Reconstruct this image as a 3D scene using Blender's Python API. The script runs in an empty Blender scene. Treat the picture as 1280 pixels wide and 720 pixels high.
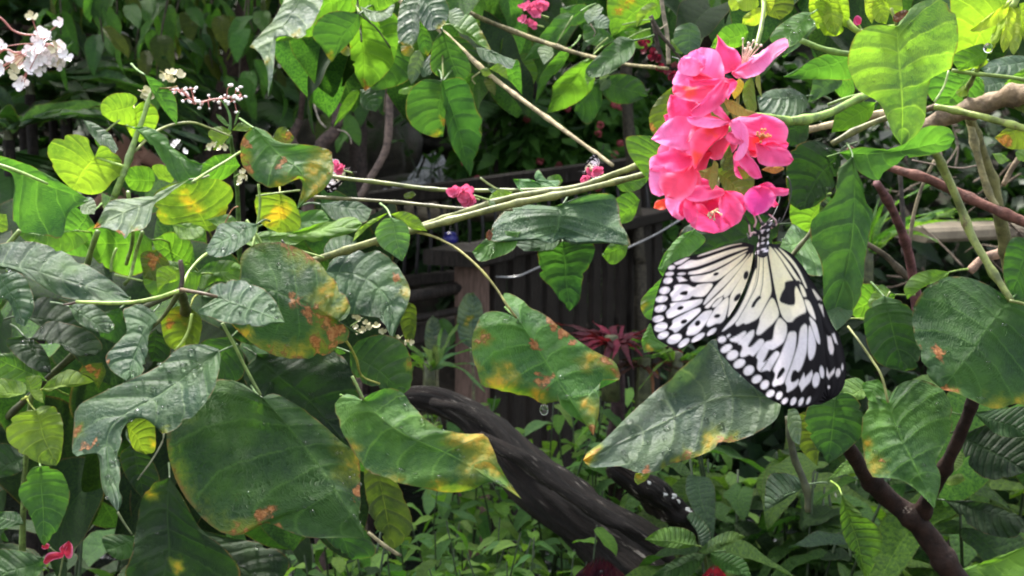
import bpy, bmesh, math, random
import numpy as np
from mathutils import Vector, Matrix

random.seed(7)
RNG = np.random.default_rng(7)
SC = bpy.context.scene
COL = SC.collection
R = math.radians

# ------------------------------------------------------------------ camera, sky, sun, exposure
F = 1545.0                                   # focal length in photo pixels (1280 wide)
CAM = np.array([0.0, 0.0, 1.55]); PITCH = R(-8.0)
FWD = np.array([0, math.cos(PITCH), math.sin(PITCH)])
UPV = np.array([0, -math.sin(PITCH), math.cos(PITCH)])
RGT = np.array([1.0, 0, 0])
cam = bpy.data.objects.new('camera', bpy.data.cameras.new('camera'))
COL.objects.link(cam); SC.camera = cam
cam.location = CAM; cam.rotation_euler = (R(90) + PITCH, 0, 0)
cam.data.sensor_width = 36; cam.data.lens = 36 * F / 1280
cam.data.clip_start = 0.02; cam.data.clip_end = 500
cam.data.dof.use_dof = True; cam.data.dof.focus_distance = 0.56
cam.data.dof.aperture_fstop = cam.data.lens / 1000 / 0.0013

SUN_EL, SUN_AZ = 58.0, 335.0                 # azimuth: clockwise from +Y
world = bpy.data.worlds.new('World'); SC.world = world; world.use_nodes = True
wn = world.node_tree.nodes; wl = world.node_tree.links
sky = wn.new('ShaderNodeTexSky'); sky.sky_type = 'NISHITA'; sky.sun_disc = False
sky.sun_elevation = R(SUN_EL); sky.sun_rotation = R(SUN_AZ)
sky.air_density = 1.0; sky.dust_density = 4.0; sky.ozone_density = 1.0
hs = wn.new('ShaderNodeHueSaturation'); hs.inputs['Saturation'].default_value = 0.35
wl.new(sky.outputs[0], hs.inputs['Color'])
wl.new(hs.outputs[0], wn['Background'].inputs[0]); wn['Background'].inputs[1].default_value = 0.135
sl = bpy.data.lights.new('sun', 'SUN'); sl.energy = 2.5; sl.angle = R(5); sl.color = (1.0, 0.95, 0.87)
sun = bpy.data.objects.new('sun', sl); COL.objects.link(sun)
sd = Vector((math.sin(R(SUN_AZ)) * math.cos(R(SUN_EL)), math.cos(R(SUN_AZ)) * math.cos(R(SUN_EL)), math.sin(R(SUN_EL))))
sun.rotation_euler = sd.to_track_quat('Z', 'Y').to_euler(); sun.location = (0, 0, 20)
SC.view_settings.view_transform = 'Standard'; SC.view_settings.look = 'None'
SC.view_settings.exposure = 2.25; SC.view_settings.gamma = 1.0
SC.cycles.max_bounces = 8; SC.cycles.transmission_bounces = 6; SC.cycles.transparent_max_bounces = 8
SC.cycles.filter_width = 1.9


def Wp(x, y, d):
    x = np.asarray(x, float); y = np.asarray(y, float); d = np.asarray(d, float)
    return CAM + ((x - 640) / F * d)[..., None] * RGT + ((360 - y) / F * d)[..., None] * UPV + d[..., None] * FWD


# ------------------------------------------------------------------ materials
def new_mat(name):
    m = bpy.data.materials.new(name); m.use_nodes = True
    nt = m.node_tree; nt.nodes.clear()
    out = nt.nodes.new('ShaderNodeOutputMaterial')
    return m, nt, out


def N(nt, t, **kw):
    n = nt.nodes.new(t)
    for k, v in kw.items():
        if k in n.inputs: n.inputs[k].default_value = v
        else: setattr(n, k, v)
    return n


def math_n(nt, op, a, b=None, c=None, clamp=False):
    n = nt.nodes.new('ShaderNodeMath'); n.operation = op; n.use_clamp = clamp
    for i, v in enumerate((a, b, c)):
        if v is None: continue
        if isinstance(v, (int, float)): n.inputs[i].default_value = v
        else: nt.links.new(v, n.inputs[i])
    return n.outputs[0]


def mix_n(nt, fac, a, b, blend='MIX'):
    n = nt.nodes.new('ShaderNodeMix'); n.data_type = 'RGBA'; n.blend_type = blend
    for i, v in ((0, fac), (6, a), (7, b)):
        if isinstance(v, (int, float)): n.inputs[i].default_value = v
        elif isinstance(v, tuple): n.inputs[i].default_value = (*v, 1) if len(v) == 3 else v
        else: nt.links.new(v, n.inputs[i])
    return n.outputs[2]


def sstep(nt, v, lo, hi):
    n = nt.nodes.new('ShaderNodeMapRange'); n.interpolation_type = 'SMOOTHSTEP'
    nt.links.new(v, n.inputs[0]); n.inputs[1].default_value = lo; n.inputs[2].default_value = hi
    return n.outputs[0]


def leaf_material(name, scale=1.0, bump=0.48, trans=0.36, nv=7.0, petal=False, spec=0.25):
    """Leaf: colour from the object, veins from the UV (u along the midrib, v across), patches from the 'mk' attribute."""
    m, nt, out = new_mat(name)
    oi = N(nt, 'ShaderNodeObjectInfo'); tc = N(nt, 'ShaderNodeTexCoord')
    uv = N(nt, 'ShaderNodeUVMap'); sep = N(nt, 'ShaderNodeSeparateXYZ'); nt.links.new(uv.outputs[0], sep.inputs[0])
    t, s = sep.outputs[0], math_n(nt, 'ABSOLUTE', sep.outputs[1])
    at = N(nt, 'ShaderNodeAttribute', attribute_name='mk'); sm = N(nt, 'ShaderNodeSeparateColor')
    nt.links.new(at.outputs['Color'], sm.inputs[0])
    n1 = N(nt, 'ShaderNodeTexNoise', Scale=38 * scale, Detail=4.0, Roughness=0.6); nt.links.new(tc.outputs['Object'], n1.inputs[0])
    n2 = N(nt, 'ShaderNodeTexNoise', Scale=150 * scale, Detail=3.0); nt.links.new(tc.outputs['Object'], n2.inputs[0])
    n3 = N(nt, 'ShaderNodeTexNoise', Scale=420 * scale, Detail=3.0, Roughness=0.7); nt.links.new(tc.outputs['Object'], n3.inputs[0])
    f1, f2, f3 = n1.outputs[0], n2.outputs[0], n3.outputs[0]
    # side veins follow lines of constant t, bent forward, plus the midrib
    tt = math_n(nt, 'ADD', math_n(nt, 'MULTIPLY', math_n(nt, 'POWER', t, 0.8), nv), math_n(nt, 'MULTIPLY', math_n(nt, 'POWER', s, 1.4), -0.9))
    tt = math_n(nt, 'ADD', tt, math_n(nt, 'MULTIPLY', f1, 0.7))
    tri = math_n(nt, 'ABSOLUTE', math_n(nt, 'SUBTRACT', math_n(nt, 'FRACT', tt), 0.5))         # 0 at the vein
    sv = math_n(nt, 'SUBTRACT', 1.0, sstep(nt, tri, 0.0, 0.06))
    mv = math_n(nt, 'SUBTRACT', 1.0, sstep(nt, s, 0.0, 0.035))
    # cross veins between the side veins
    cr = math_n(nt, 'ADD', math_n(nt, 'MULTIPLY', s, 26.0), math_n(nt, 'MULTIPLY', f2, 5.0))
    ct = math_n(nt, 'SUBTRACT', 1.0, sstep(nt, math_n(nt, 'ABSOLUTE', math_n(nt, 'SUBTRACT', math_n(nt, 'FRACT', cr), 0.5)), 0.0, 0.16))
    vein = math_n(nt, 'MAXIMUM', mv, math_n(nt, 'MULTIPLY', sv, 0.8))
    base = oi.outputs['Color']
    if petal:
        c = mix_n(nt, sstep(nt, f1, 0.35, 0.7), base, mix_n(nt, 1.0, base, (1.0, 1.5, 1.25), 'MULTIPLY'))
        c = mix_n(nt, math_n(nt, 'MULTIPLY', sstep(nt, s, 0.55, 1.0), 0.45), c, (0.86, 0.30, 0.56))
        c = mix_n(nt, math_n(nt, 'MULTIPLY', sstep(nt, sm.outputs[1], 0.1, 0.9), 0.85), c, (0.86, 0.10, 0.05))
        c = mix_n(nt, math_n(nt, 'MULTIPLY', sstep(nt, sm.outputs[0], 0.2, 0.9), 0.6), c, (0.88, 0.55, 0.74))
        c = mix_n(nt, math_n(nt, 'MULTIPLY', vein, 0.30), c, (0.66, 0.04, 0.18)); c = mix_n(nt, math_n(nt, 'MULTIPLY', math_n(nt, 'SUBTRACT', 1.0, sstep(nt, t, 0.05, 0.5)), 0.6), c, (0.72, 0.03, 0.09))
        tcol = mix_n(nt, 1.0, c, (1.0, 0.8, 0.85), 'MULTIPLY')
    else:
        c = mix_n(nt, sstep(nt, f1, 0.3, 0.72), mix_n(nt, 1.0, base, (0.48, 0.58, 0.72), 'MULTIPLY'), mix_n(nt, 1.0, base, (1.65, 1.5, 1.05), 'MULTIPLY'))
        c = mix_n(nt, math_n(nt, 'MULTIPLY', sstep(nt, f3, 0.45, 0.75), 0.35), c, mix_n(nt, 1.0, base, (1.7, 1.5, 1.2), 'MULTIPLY'))
        c = mix_n(nt, math_n(nt, 'MULTIPLY', math_n(nt, 'MULTIPLY', vein, sstep(nt, f2, 0.2, 0.55)), 0.72), c, mix_n(nt, 1.0, base, (2.4, 2.0, 1.5), 'MULTIPLY'))
        c = mix_n(nt, math_n(nt, 'MULTIPLY', ct, 0.16), c, mix_n(nt, 1.0, base, (2.2, 1.9, 1.5), 'MULTIPLY'))
        nn = math_n(nt, 'ADD', math_n(nt, 'MULTIPLY', f2, 0.40), math_n(nt, 'MULTIPLY', f1, 0.30)); nn = math_n(nt, 'ADD', nn, math_n(nt, 'MULTIPLY', f3, 0.30))
        nn = math_n(nt, 'SUBTRACT', nn, 0.5)
        nn = math_n(nt, 'ADD', nn, math_n(nt, 'MULTIPLY', sv, -0.08))
        y = math_n(nt, 'ADD', sm.outputs[0], math_n(nt, 'MULTIPLY', nn, 2.6))
        c = mix_n(nt, math_n(nt, 'MULTIPLY', sstep(nt, math_n(nt, 'ADD', sm.outputs[0], math_n(nt, 'MULTIPLY', nn, 1.2)), 0.10, 0.6), 0.8), c, (0.13, 0.17, 0.02))
        yk = math_n(nt, 'MULTIPLY', math_n(nt, 'MULTIPLY', sstep(nt, y, 0.45, 1.2), 0.88), math_n(nt, 'SUBTRACT', 1.0, math_n(nt, 'MULTIPLY', sv, 0.6)))
        gate = sstep(nt, sm.outputs[0], 0.03, 0.30)
        ycol = mix_n(nt, sstep(nt, f2, 0.4, 0.65), (0.36, 0.30, 0.025), (0.46, 0.27, 0.03))
        c = mix_n(nt, math_n(nt, 'MULTIPLY', yk, gate), c, ycol)
        r = math_n(nt, 'ADD', sm.outputs[1], math_n(nt, 'MULTIPLY', nn, 3.4))
        c = mix_n(nt, math_n(nt, 'MULTIPLY', math_n(nt, 'MULTIPLY', sstep(nt, r, 0.34, 0.50), 0.75), sstep(nt, sm.outputs[1], 0.04, 0.30)), c, (0.13, 0.06, 0.022))
        rk = math_n(nt, 'MULTIPLY', math_n(nt, 'MULTIPLY', sstep(nt, r, 0.50, 0.66), 0.9), sstep(nt, sm.outputs[1], 0.04, 0.30))
        rcol = mix_n(nt, sstep(nt, f3, 0.4, 0.65), (0.25, 0.085, 0.028), (0.40, 0.19, 0.075))
        c = mix_n(nt, rk, c, rcol)
        c = mix_n(nt, math_n(nt, 'MULTIPLY', math_n(nt, 'MULTIPLY', sstep(nt, s, 0.95, 1.0), sstep(nt, f2, 0.40, 0.58)), 0.7), c, (0.15, 0.085, 0.03))
        # small dark pits and holes of chewing insects
        c = mix_n(nt, math_n(nt, 'MULTIPLY', sstep(nt, f2, 0.75, 0.80), 0.5), c, (0.03, 0.025, 0.015))
        tcol = mix_n(nt, 1.0, c, (1.65, 1.85, 0.75), 'MULTIPLY')
    b1 = math_n(nt, 'MULTIPLY', math_n(nt, 'SUBTRACT', 0.0, math_n(nt, 'MAXIMUM', math_n(nt, 'SUBTRACT', 1.0, sstep(nt, tri, 0.0, 0.3)), math_n(nt, 'SUBTRACT', 1.0, sstep(nt, s, 0.0, 0.1)))), 1.0)
    h = math_n(nt, 'ADD', math_n(nt, 'MULTIPLY', b1, 1.5), math_n(nt, 'MULTIPLY', ct, -0.8))
    h = math_n(nt, 'ADD', h, math_n(nt, 'MULTIPLY', f2, 2.2)); h = math_n(nt, 'ADD', h, math_n(nt, 'MULTIPLY', f3, 1.1))
    bp = N(nt, 'ShaderNodeBump', Strength=bump, Distance=0.0016 / scale if scale > 0.3 else 0.004); nt.links.new(h, bp.inputs['Height'])
    p = N(nt, 'ShaderNodeBsdfPrincipled'); nt.links.new(c, p.inputs['Base Color']); nt.links.new(bp.outputs[0], p.inputs['Normal'])
    p.inputs['Specular IOR Level'].default_value = spec
    rg = math_n(nt, 'ADD', math_n(nt, 'ADD', oi.outputs['Alpha'], 0.10), math_n(nt, 'MULTIPLY', math_n(nt, 'SUBTRACT', math_n(nt, 'ADD', math_n(nt, 'MULTIPLY', f2, 0.5), math_n(nt, 'MULTIPLY', f1, 0.5)), 0.44), 0.8), clamp=True)
    nt.links.new(rg, p.inputs['Roughness'])
    tr = N(nt, 'ShaderNodeBsdfTranslucent'); nt.links.new(tcol, tr.inputs[0]); nt.links.new(bp.outputs[0], tr.inputs['Normal'])
    mx = N(nt, 'ShaderNodeMixShader'); mx.inputs[0].default_value = trans
    nt.links.new(p.outputs[0], mx.inputs[1]); nt.links.new(tr.outputs[0], mx.inputs[2]); nt.links.new(mx.outputs[0], out.inputs[0])
    return m


def noisy_mat(name, c1, c2, scale=40, rough=0.7, bump=0.4, stretch=(1, 1, 1), c3=None, t3=(0.62, 0.7), s3=25, objcol=False, dist=0.002, spec=0.4):
    m, nt, out = new_mat(name)
    tc = N(nt, 'ShaderNodeTexCoord'); mp = N(nt, 'ShaderNodeMapping'); nt.links.new(tc.outputs['Object'], mp.inputs[0]); mp.inputs['Scale'].default_value = stretch
    n1 = N(nt, 'ShaderNodeTexNoise', Scale=scale, Detail=6.0, Roughness=0.65); nt.links.new(mp.outputs[0], n1.inputs[0])
    if objcol:
        oi = N(nt, 'ShaderNodeObjectInfo'); a = mix_n(nt, 1.0, oi.outputs['Color'], (0.45, 0.45, 0.45), 'MULTIPLY'); b = mix_n(nt, 1.0, oi.outputs['Color'], (1.45, 1.4, 1.3), 'MULTIPLY')
    else: a, b = c1, c2
    c = mix_n(nt, sstep(nt, n1.outputs[0], 0.32, 0.68), a, b)
    if c3:
        n2 = N(nt, 'ShaderNodeTexNoise', Scale=s3, Detail=5.0, Roughness=0.7); nt.links.new(mp.outputs[0], n2.inputs[0])
        c = mix_n(nt, sstep(nt, n2.outputs[0], *t3), c, c3)
    p = N(nt, 'ShaderNodeBsdfPrincipled', Roughness=rough); nt.links.new(c, p.inputs['Base Color']); p.inputs['Specular IOR Level'].default_value = spec
    bp = N(nt, 'ShaderNodeBump', Strength=bump, Distance=dist); nt.links.new(n1.outputs[0], bp.inputs['Height']); nt.links.new(bp.outputs[0], p.inputs['Normal'])
    nt.links.new(p.outputs[0], out.inputs[0])
    return m


M = {}
M['leaf'] = leaf_material('leaf_surface')
M['leaf_rough'] = leaf_material('corrugated_leaf_surface', bump=1.0, nv=12.0, trans=0.26)
M['leaf_far'] = leaf_material('distant_leaf_surface', scale=0.25, bump=0.2, nv=6.0, trans=0.25)
M['petal'] = leaf_material('petal_surface', bump=0.12, trans=0.42, nv=9.0, petal=True, spec=0.25)
M['stem'] = noisy_mat('green_stem', (0, 0, 0), (1, 1, 1), scale=120, rough=0.5, bump=0.3, objcol=True, dist=0.001, c3=(0.12, 0.085, 0.045), t3=(0.60, 0.72), s3=130)
M['bark'] = noisy_mat('brown_bark', (0, 0, 0), (1, 1, 1), scale=110, rough=0.75, bump=1.0, objcol=True, stretch=(1, 1, 1), c3=(0.24, 0.20, 0.16), t3=(0.68, 0.76), s3=60, spec=.22)


def log_mat():
    m, nt, out = new_mat('wet_dead_wood')
    uv = N(nt, 'ShaderNodeUVMap'); sp = N(nt, 'ShaderNodeSeparateXYZ'); nt.links.new(uv.outputs[0], sp.inputs[0])
    a = math_n(nt, 'MULTIPLY', sp.outputs[1], 6.2832); cx = N(nt, 'ShaderNodeCombineXYZ')
    nt.links.new(math_n(nt, 'MULTIPLY', math_n(nt, 'COSINE', a), 2.2), cx.inputs[0]); nt.links.new(math_n(nt, 'MULTIPLY', math_n(nt, 'SINE', a), 2.2), cx.inputs[1]); nt.links.new(math_n(nt, 'MULTIPLY', sp.outputs[0], 4.4), cx.inputs[2])
    def noise(sc, det, rg):
        n = N(nt, 'ShaderNodeTexNoise', Scale=sc, Detail=det, Roughness=rg); nt.links.new(cx.outputs[0], n.inputs[0]); return n.outputs[0]
    n1, n2, n3 = noise(2.6, 9.0, .72), noise(2.6, 7.0, .70), noise(.7, 4.0, .6)
    c = mix_n(nt, sstep(nt, n1, .38, .66), (.002, .0015, .0013), (.015, .0098, .0078))
    c = mix_n(nt, math_n(nt, 'MULTIPLY', sstep(nt, n3, .5, .68), .7), c, (.028, .018, .0135))
    fl = math_n(nt, 'MULTIPLY', sstep(nt, n2, .585, .625), sstep(nt, n3, .46, .56))
    c = mix_n(nt, math_n(nt, 'MULTIPLY', fl, .9), c, (.40, .36, .31))
    p = N(nt, 'ShaderNodeBsdfPrincipled'); nt.links.new(c, p.inputs['Base Color']); nt.links.new(math_n(nt, 'ADD', .45, math_n(nt, 'MULTIPLY', n1, .4)), p.inputs['Roughness']); p.inputs['Specular IOR Level'].default_value = .22
    bp = N(nt, 'ShaderNodeBump', Strength=.7, Distance=.007); nt.links.new(math_n(nt, 'ADD', n1, math_n(nt, 'MULTIPLY', n2, .5)), bp.inputs['Height']); nt.links.new(bp.outputs[0], p.inputs['Normal'])
    nt.links.new(p.outputs[0], out.inputs[0]); return m


M['log'] = log_mat()
M['wood'] = noisy_mat('wet_dark_timber', (0.007, 0.0055, 0.0046), (0.028, 0.022, 0.018), scale=22, rough=0.65, bump=0.8, stretch=(8, 8, 1), dist=0.004, spec=.18, c3=(0.05, 0.048, 0.042), t3=(.60, .72), s3=9)
M['post'] = noisy_mat('brown_post_timber', (0.06, 0.035, 0.025), (0.13, 0.08, 0.06), scale=22, rough=0.7, bump=0.6, stretch=(8, 8, 1), dist=0.004)
M['soil'] = noisy_mat('damp_soil', (0.012, 0.009, 0.006), (0.035, 0.025, 0.016), scale=9, rough=0.9, bump=1.0, c3=(0.02, 0.035, 0.012), t3=(0.5, 0.65), s3=3, dist=0.02)
M['rock'] = noisy_mat('mossy_rock', (0.02, 0.018, 0.014), (0.08, 0.07, 0.05), scale=7, rough=0.7, bump=1.0, c3=(0.03, 0.045, 0.015), t3=(0.5, 0.62), s3=4, dist=0.03)
M['slab'] = noisy_mat('weathered_slab', (0.10, 0.08, 0.055), (0.24, 0.20, 0.14), scale=20, rough=0.8, bump=0.8, dist=0.004)


def simple_mat(name, col, rough=0.5, **kw):
    m, nt, out = new_mat(name)
    p = N(nt, 'ShaderNodeBsdfPrincipled', Roughness=rough); p.inputs['Base Color'].default_value = (*col, 1)
    for k, v in kw.items(): p.inputs[k].default_value = v
    nt.links.new(p.outputs[0], out.inputs[0]); return m


def water_drop_mat():
    m, nt, out = new_mat('water_drop')
    p = N(nt, 'ShaderNodeBsdfPrincipled', Roughness=0.02); p.inputs['Base Color'].default_value = (1, 1, 1, 1)
    p.inputs['Transmission Weight'].default_value = 1.0; p.inputs['IOR'].default_value = 1.33
    nt.links.new(p.outputs[0], out.inputs[0]); return m


M['drop'] = water_drop_mat()


def attr_mat(name, rough=0.55, trans=0.25, sheen=0.0, attr='mk'):
    m, nt, out = new_mat(name)
    at = N(nt, 'ShaderNodeAttribute', attribute_name=attr)
    tc = N(nt, 'ShaderNodeTexCoord'); n1 = N(nt, 'ShaderNodeTexNoise', Scale=900.0, Detail=2.0); nt.links.new(tc.outputs['Object'], n1.inputs[0])
    c = mix_n(nt, sstep(nt, n1.outputs[0], 0.3, 0.7), mix_n(nt, 1.0, at.outputs['Color'], (0.93, 0.92, 0.93), 'MULTIPLY'), at.outputs['Color'])
    p = N(nt, 'ShaderNodeBsdfPrincipled', Roughness=rough); nt.links.new(c, p.inputs['Base Color']); p.inputs['Specular IOR Level'].default_value = 0.3
    tr = N(nt, 'ShaderNodeBsdfTranslucent'); nt.links.new(c, tr.inputs[0])
    mx = N(nt, 'ShaderNodeMixShader'); mx.inputs[0].default_value = trans
    nt.links.new(p.outputs[0], mx.inputs[1]); nt.links.new(tr.outputs[0], mx.inputs[2]); nt.links.new(mx.outputs[0], out.inputs[0]); return m


M['wing'] = attr_mat('wing_scales', trans=0.5)
M['body'] = attr_mat('insect_body', trans=0.0, rough=0.6)
M['black'] = simple_mat('insect_black', (0.012, 0.01, 0.012), 0.5)
M['wire'] = simple_mat('shiny_wire', (0.35, 0.35, 0.36), 0.3, Metallic=0.8)
M['skin'] = noisy_mat('skin', (0.36, 0.19, 0.13), (0.46, 0.26, 0.19), scale=14, rough=0.55, bump=0.1)
M['cloth'] = noisy_mat('dark_cloth', (0.02, 0.012, 0.018), (0.05, 0.03, 0.04), scale=60, rough=0.9, bump=0.4)
M['hair'] = noisy_mat('dark_hair', (0.008, 0.006, 0.005), (0.03, 0.02, 0.015), scale=90, rough=0.5, bump=0.5, stretch=(6, 6, 1))
M['blue'] = noisy_mat('blue_glaze', (0.012, 0.012, 0.10), (0.03, 0.03, 0.2), scale=8, rough=0.3, bump=0.1)
M['bead'] = simple_mat('pale_bead', (0.7, 0.6, 0.5), 0.3)


def water_mat():
    m, nt, out = new_mat('stream_water')
    tc = N(nt, 'ShaderNodeTexCoord'); n = N(nt, 'ShaderNodeTexNoise', Scale=7.0, Detail=4.0); nt.links.new(tc.outputs['Object'], n.inputs[0])
    p = N(nt, 'ShaderNodeBsdfPrincipled', Roughness=0.06); p.inputs['Base Color'].default_value = (0.012, 0.016, 0.012, 1); p.inputs['IOR'].default_value = 1.33
    bp = N(nt, 'ShaderNodeBump', Strength=0.5, Distance=0.03); nt.links.new(n.outputs[0], bp.inputs['Height']); nt.links.new(bp.outputs[0], p.inputs['Normal'])
    nt.links.new(p.outputs[0], out.inputs[0]); return m


M['water'] = water_mat()
M['fall'] = noisy_mat('falling_water', (0.30, 0.31, 0.34), (0.88, 0.89, 0.93), scale=13, rough=0.25, bump=0.5, stretch=(7, 7, 0.8), dist=0.01)


# ------------------------------------------------------------------ object helpers
def thing(name, label, cat, loc=(0, 0, 0), group=None):
    o = bpy.data.objects.new(name, None); COL.objects.link(o); o.location = loc
    o.empty_display_size = 0.02
    o['label'] = label; o['category'] = cat
    if group: o['group'] = group
    return o


def tag(o, label, cat, group=None):
    o['label'] = label; o['category'] = cat
    if group: o['group'] = group
    return o


def wloc(o):
    v = Vector((0, 0, 0))
    while o is not None: v = v + o.location; o = o.parent
    return v


def make_mesh(name, V, Fc, mat, uv=None, mk=None, smooth=True):
    me = bpy.data.meshes.new(name)
    V = np.asarray(V, float); Fc = np.asarray(Fc, int) if not isinstance(Fc, list) else Fc
    me.from_pydata(V.tolist(), [], Fc.tolist() if not isinstance(Fc, list) else Fc)
    me.materials.append(mat)
    if smooth: me.polygons.foreach_set('use_smooth', np.ones(len(me.polygons), bool))
    if uv is not None:
        li = np.empty(len(me.loops), int); me.loops.foreach_get('vertex_index', li)
        l = me.uv_layers.new(name='UVMap'); l.data.foreach_set('uv', np.asarray(uv, np.float32)[li].ravel())
    if mk is not None:
        a = me.color_attributes.new('mk', 'FLOAT_COLOR', 'POINT'); a.data.foreach_set('color', np.asarray(mk, np.float32).ravel())
    me.update()
    return me


def put(name, me, parent=None, loc=(0, 0, 0), col=None, kind=None):
    o = bpy.data.objects.new(name, me); COL.objects.link(o)
    if parent is not None:
        o.parent = parent; o.location = Vector(loc) - wloc(parent)
    else: o.location = loc
    if col is not None: o.color = col
    if kind: o['kind'] = kind
    return o


def mesh_obj(name, V, Fc, mat, parent=None, uv=None, mk=None, col=None, origin=None, kind=None, smooth=True):
    V = np.asarray(V, float)
    if origin is None: origin = V[0]
    origin = np.asarray(origin, float)
    return put(name, make_mesh(name, V - origin, Fc, mat, uv, mk, smooth), parent, tuple(origin), col, kind)


def join(parts):
    """parts: list of (V, F[, uv]) with quads/tris as lists -> one (V, F, uv)."""
    V, Fs, U, n = [], [], [], 0
    for p in parts:
        v, f = np.asarray(p[0]), p[1]
        V.append(v); Fs += [[i + n for i in q] for q in (f.tolist() if isinstance(f, np.ndarray) else f)]
        U.append(p[2] if len(p) > 2 and p[2] is not None else np.zeros((len(v), 2))); n += len(v)
    return np.concatenate(V), Fs, np.concatenate(U)


def catmull(P, n, closed=False):
    P = np.asarray(P, float)
    if len(P) == 2:
        t = np.linspace(0, 1, n)[:, None]; return P[0] * (1 - t) + P[1] * t
    Q = np.vstack([2 * P[0] - P[1], P, 2 * P[-1] - P[-2]])
    out = []
    for i in range(1, len(Q) - 2):
        t = np.linspace(0, 1, 9)[:-1, None]
        p0, p1, p2, p3 = Q[i - 1], Q[i], Q[i + 1], Q[i + 2]
        out.append(0.5 * (2 * p1 + (p2 - p0) * t + (2 * p0 - 5 * p1 + 4 * p2 - p3) * t ** 2 + (3 * p1 - p0 - 3 * p2 + p3) * t ** 3))
    C = np.vstack(out + [P[-1:]])
    L = np.concatenate([[0], np.cumsum(np.linalg.norm(np.diff(C, axis=0), axis=1))])
    u = np.linspace(0, L[-1], n)
    return np.stack([np.interp(u, L, C[:, k]) for k in range(C.shape[1])], 1)


def tube(P, r, seg=8, n=None, rough=0.0, cap=True, nodes=0, ridge=0.0):
    """P: (k,3) path; r: radius or list of radii along it."""
    P = np.asarray(P, float); r = np.atleast_1d(np.asarray(r, float))
    n = n or max(4, 5 * len(P))
    C = catmull(P, n); rr = np.interp(np.linspace(0, 1, n), np.linspace(0, 1, len(r)), r) if len(r) > 1 else np.full(n, r[0])
    if nodes:
        q = np.linspace(0, 1, n)
        for c0 in (np.arange(nodes) + .3 + .4 * RNG.random(nodes)) / nodes: rr = rr * (1 + .32 * np.exp(-((q - c0) * n / 1.3) ** 2))
    T = np.gradient(C, axis=0); T /= np.linalg.norm(T, axis=1)[:, None] + 1e-12
    ref = np.array([0.31, 0.2, 0.93]); A = np.cross(T, ref); A /= np.linalg.norm(A, axis=1)[:, None] + 1e-9; B = np.cross(T, A)
    th = np.linspace(0, 2 * np.pi, seg, endpoint=False)
    ro = np.ones((n, seg))
    if rough:
        ph = RNG.random((4, 2)) * 6.28
        for k in range(4):
            ro += rough * 0.5 * np.sin(np.linspace(0, min(n, 36) * (0.35 + 0.3 * k), n)[:, None] + (k + 1) * th[None] + ph[k, 0]) / (1 + 0.4 * k)
        ro += rough * (0.3 if n < 60 else 0.12) * (RNG.random((n, seg)) - 0.5)
    if ridge:
        q = np.linspace(0, 1, n)[:, None]; tw = 1.2 * np.sin(3 * q + 1)
        for k, (f, a) in enumerate(((4, .5), (7, .5), (11, .45), (17, .35), (23, .25))): ro += ridge * a * np.sin(f * (th[None] + tw) + 2.2 * np.sin((5 + 3 * k) * q + k)) * (0.6 + 0.4 * np.sin((9 + 4 * k) * q + 2 * k))
    V = C[:, None] + (rr[:, None] * ro)[..., None] * (np.cos(th)[None, :, None] * A[:, None] + np.sin(th)[None, :, None] * B[:, None])
    V = V.reshape(-1, 3)
    i = np.arange(n - 1)[:, None] * seg; j = np.arange(seg)[None]; j2 = (j + 1) % seg
    Fq = np.stack([i + j, i + j2, i + seg + j2, i + seg + j], -1).reshape(-1, 4).tolist()
    uv = np.stack([np.repeat(np.linspace(0, 1, n), seg), np.tile(np.linspace(0, 1, seg), n)], 1)
    if cap:
        V = np.vstack([V, C[:1], C[-1:]]); a = len(V) - 2
        uv = np.vstack([uv, [[0, 0], [1, 0]]])
        Fq += [[a, (k + 1) % seg, k] for k in range(seg)] + [[a + 1, (n - 1) * seg + k, (n - 1) * seg + (k + 1) % seg] for k in range(seg)]
    return V, Fq, uv


def ptube(px, rpx, d, **kw):
    """A stem along points given in the picture: d is one depth or one per point, rpx the radius in pixels at that depth."""
    px = np.asarray(px, float); dd = np.broadcast_to(np.asarray(d, float), (len(px),)) if np.ndim(d) else np.full(len(px), d)
    r = np.atleast_1d(np.asarray(rpx, float)); ri = np.interp(np.linspace(0, 1, len(px)), np.linspace(0, 1, len(r)), r) if len(r) > 1 else np.full(len(px), r[0])
    return tube(Wp(px[:, 0], px[:, 1], dd), ri * dd / F, **kw)


def stem(parent, px, rpx, d, col, name='stem', mat='stem', seg=8, rough=0.12, label=None):
    ln_ = float(np.linalg.norm(np.diff(np.asarray(px, float), axis=0), axis=1).sum()); big = np.max(rpx) > 2.0 and name not in ('leaf_stalk', 'twig')
    V, Fc, uv = ptube(px, rpx, d, seg=seg, rough=rough, n=max(8, int(ln_ / 5)), nodes=int(ln_ / 55) if big else 0)
    o = mesh_obj(name, V, Fc, M[mat], parent, uv=uv, col=(*col, 1))
    if label: o['label'] = label
    return o


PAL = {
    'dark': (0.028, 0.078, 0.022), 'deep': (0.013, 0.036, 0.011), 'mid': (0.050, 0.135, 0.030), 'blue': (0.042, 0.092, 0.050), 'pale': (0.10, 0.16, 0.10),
    'fresh': (0.075, 0.170, 0.026), 'lime': (0.130, 0.220, 0.032), 'olive': (0.058, 0.088, 0.018), 'yellow': (0.095, 0.150, 0.024), 'light': (0.105, 0.210, 0.050), 'mint': (0.070, 0.165, 0.060),
}


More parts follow.
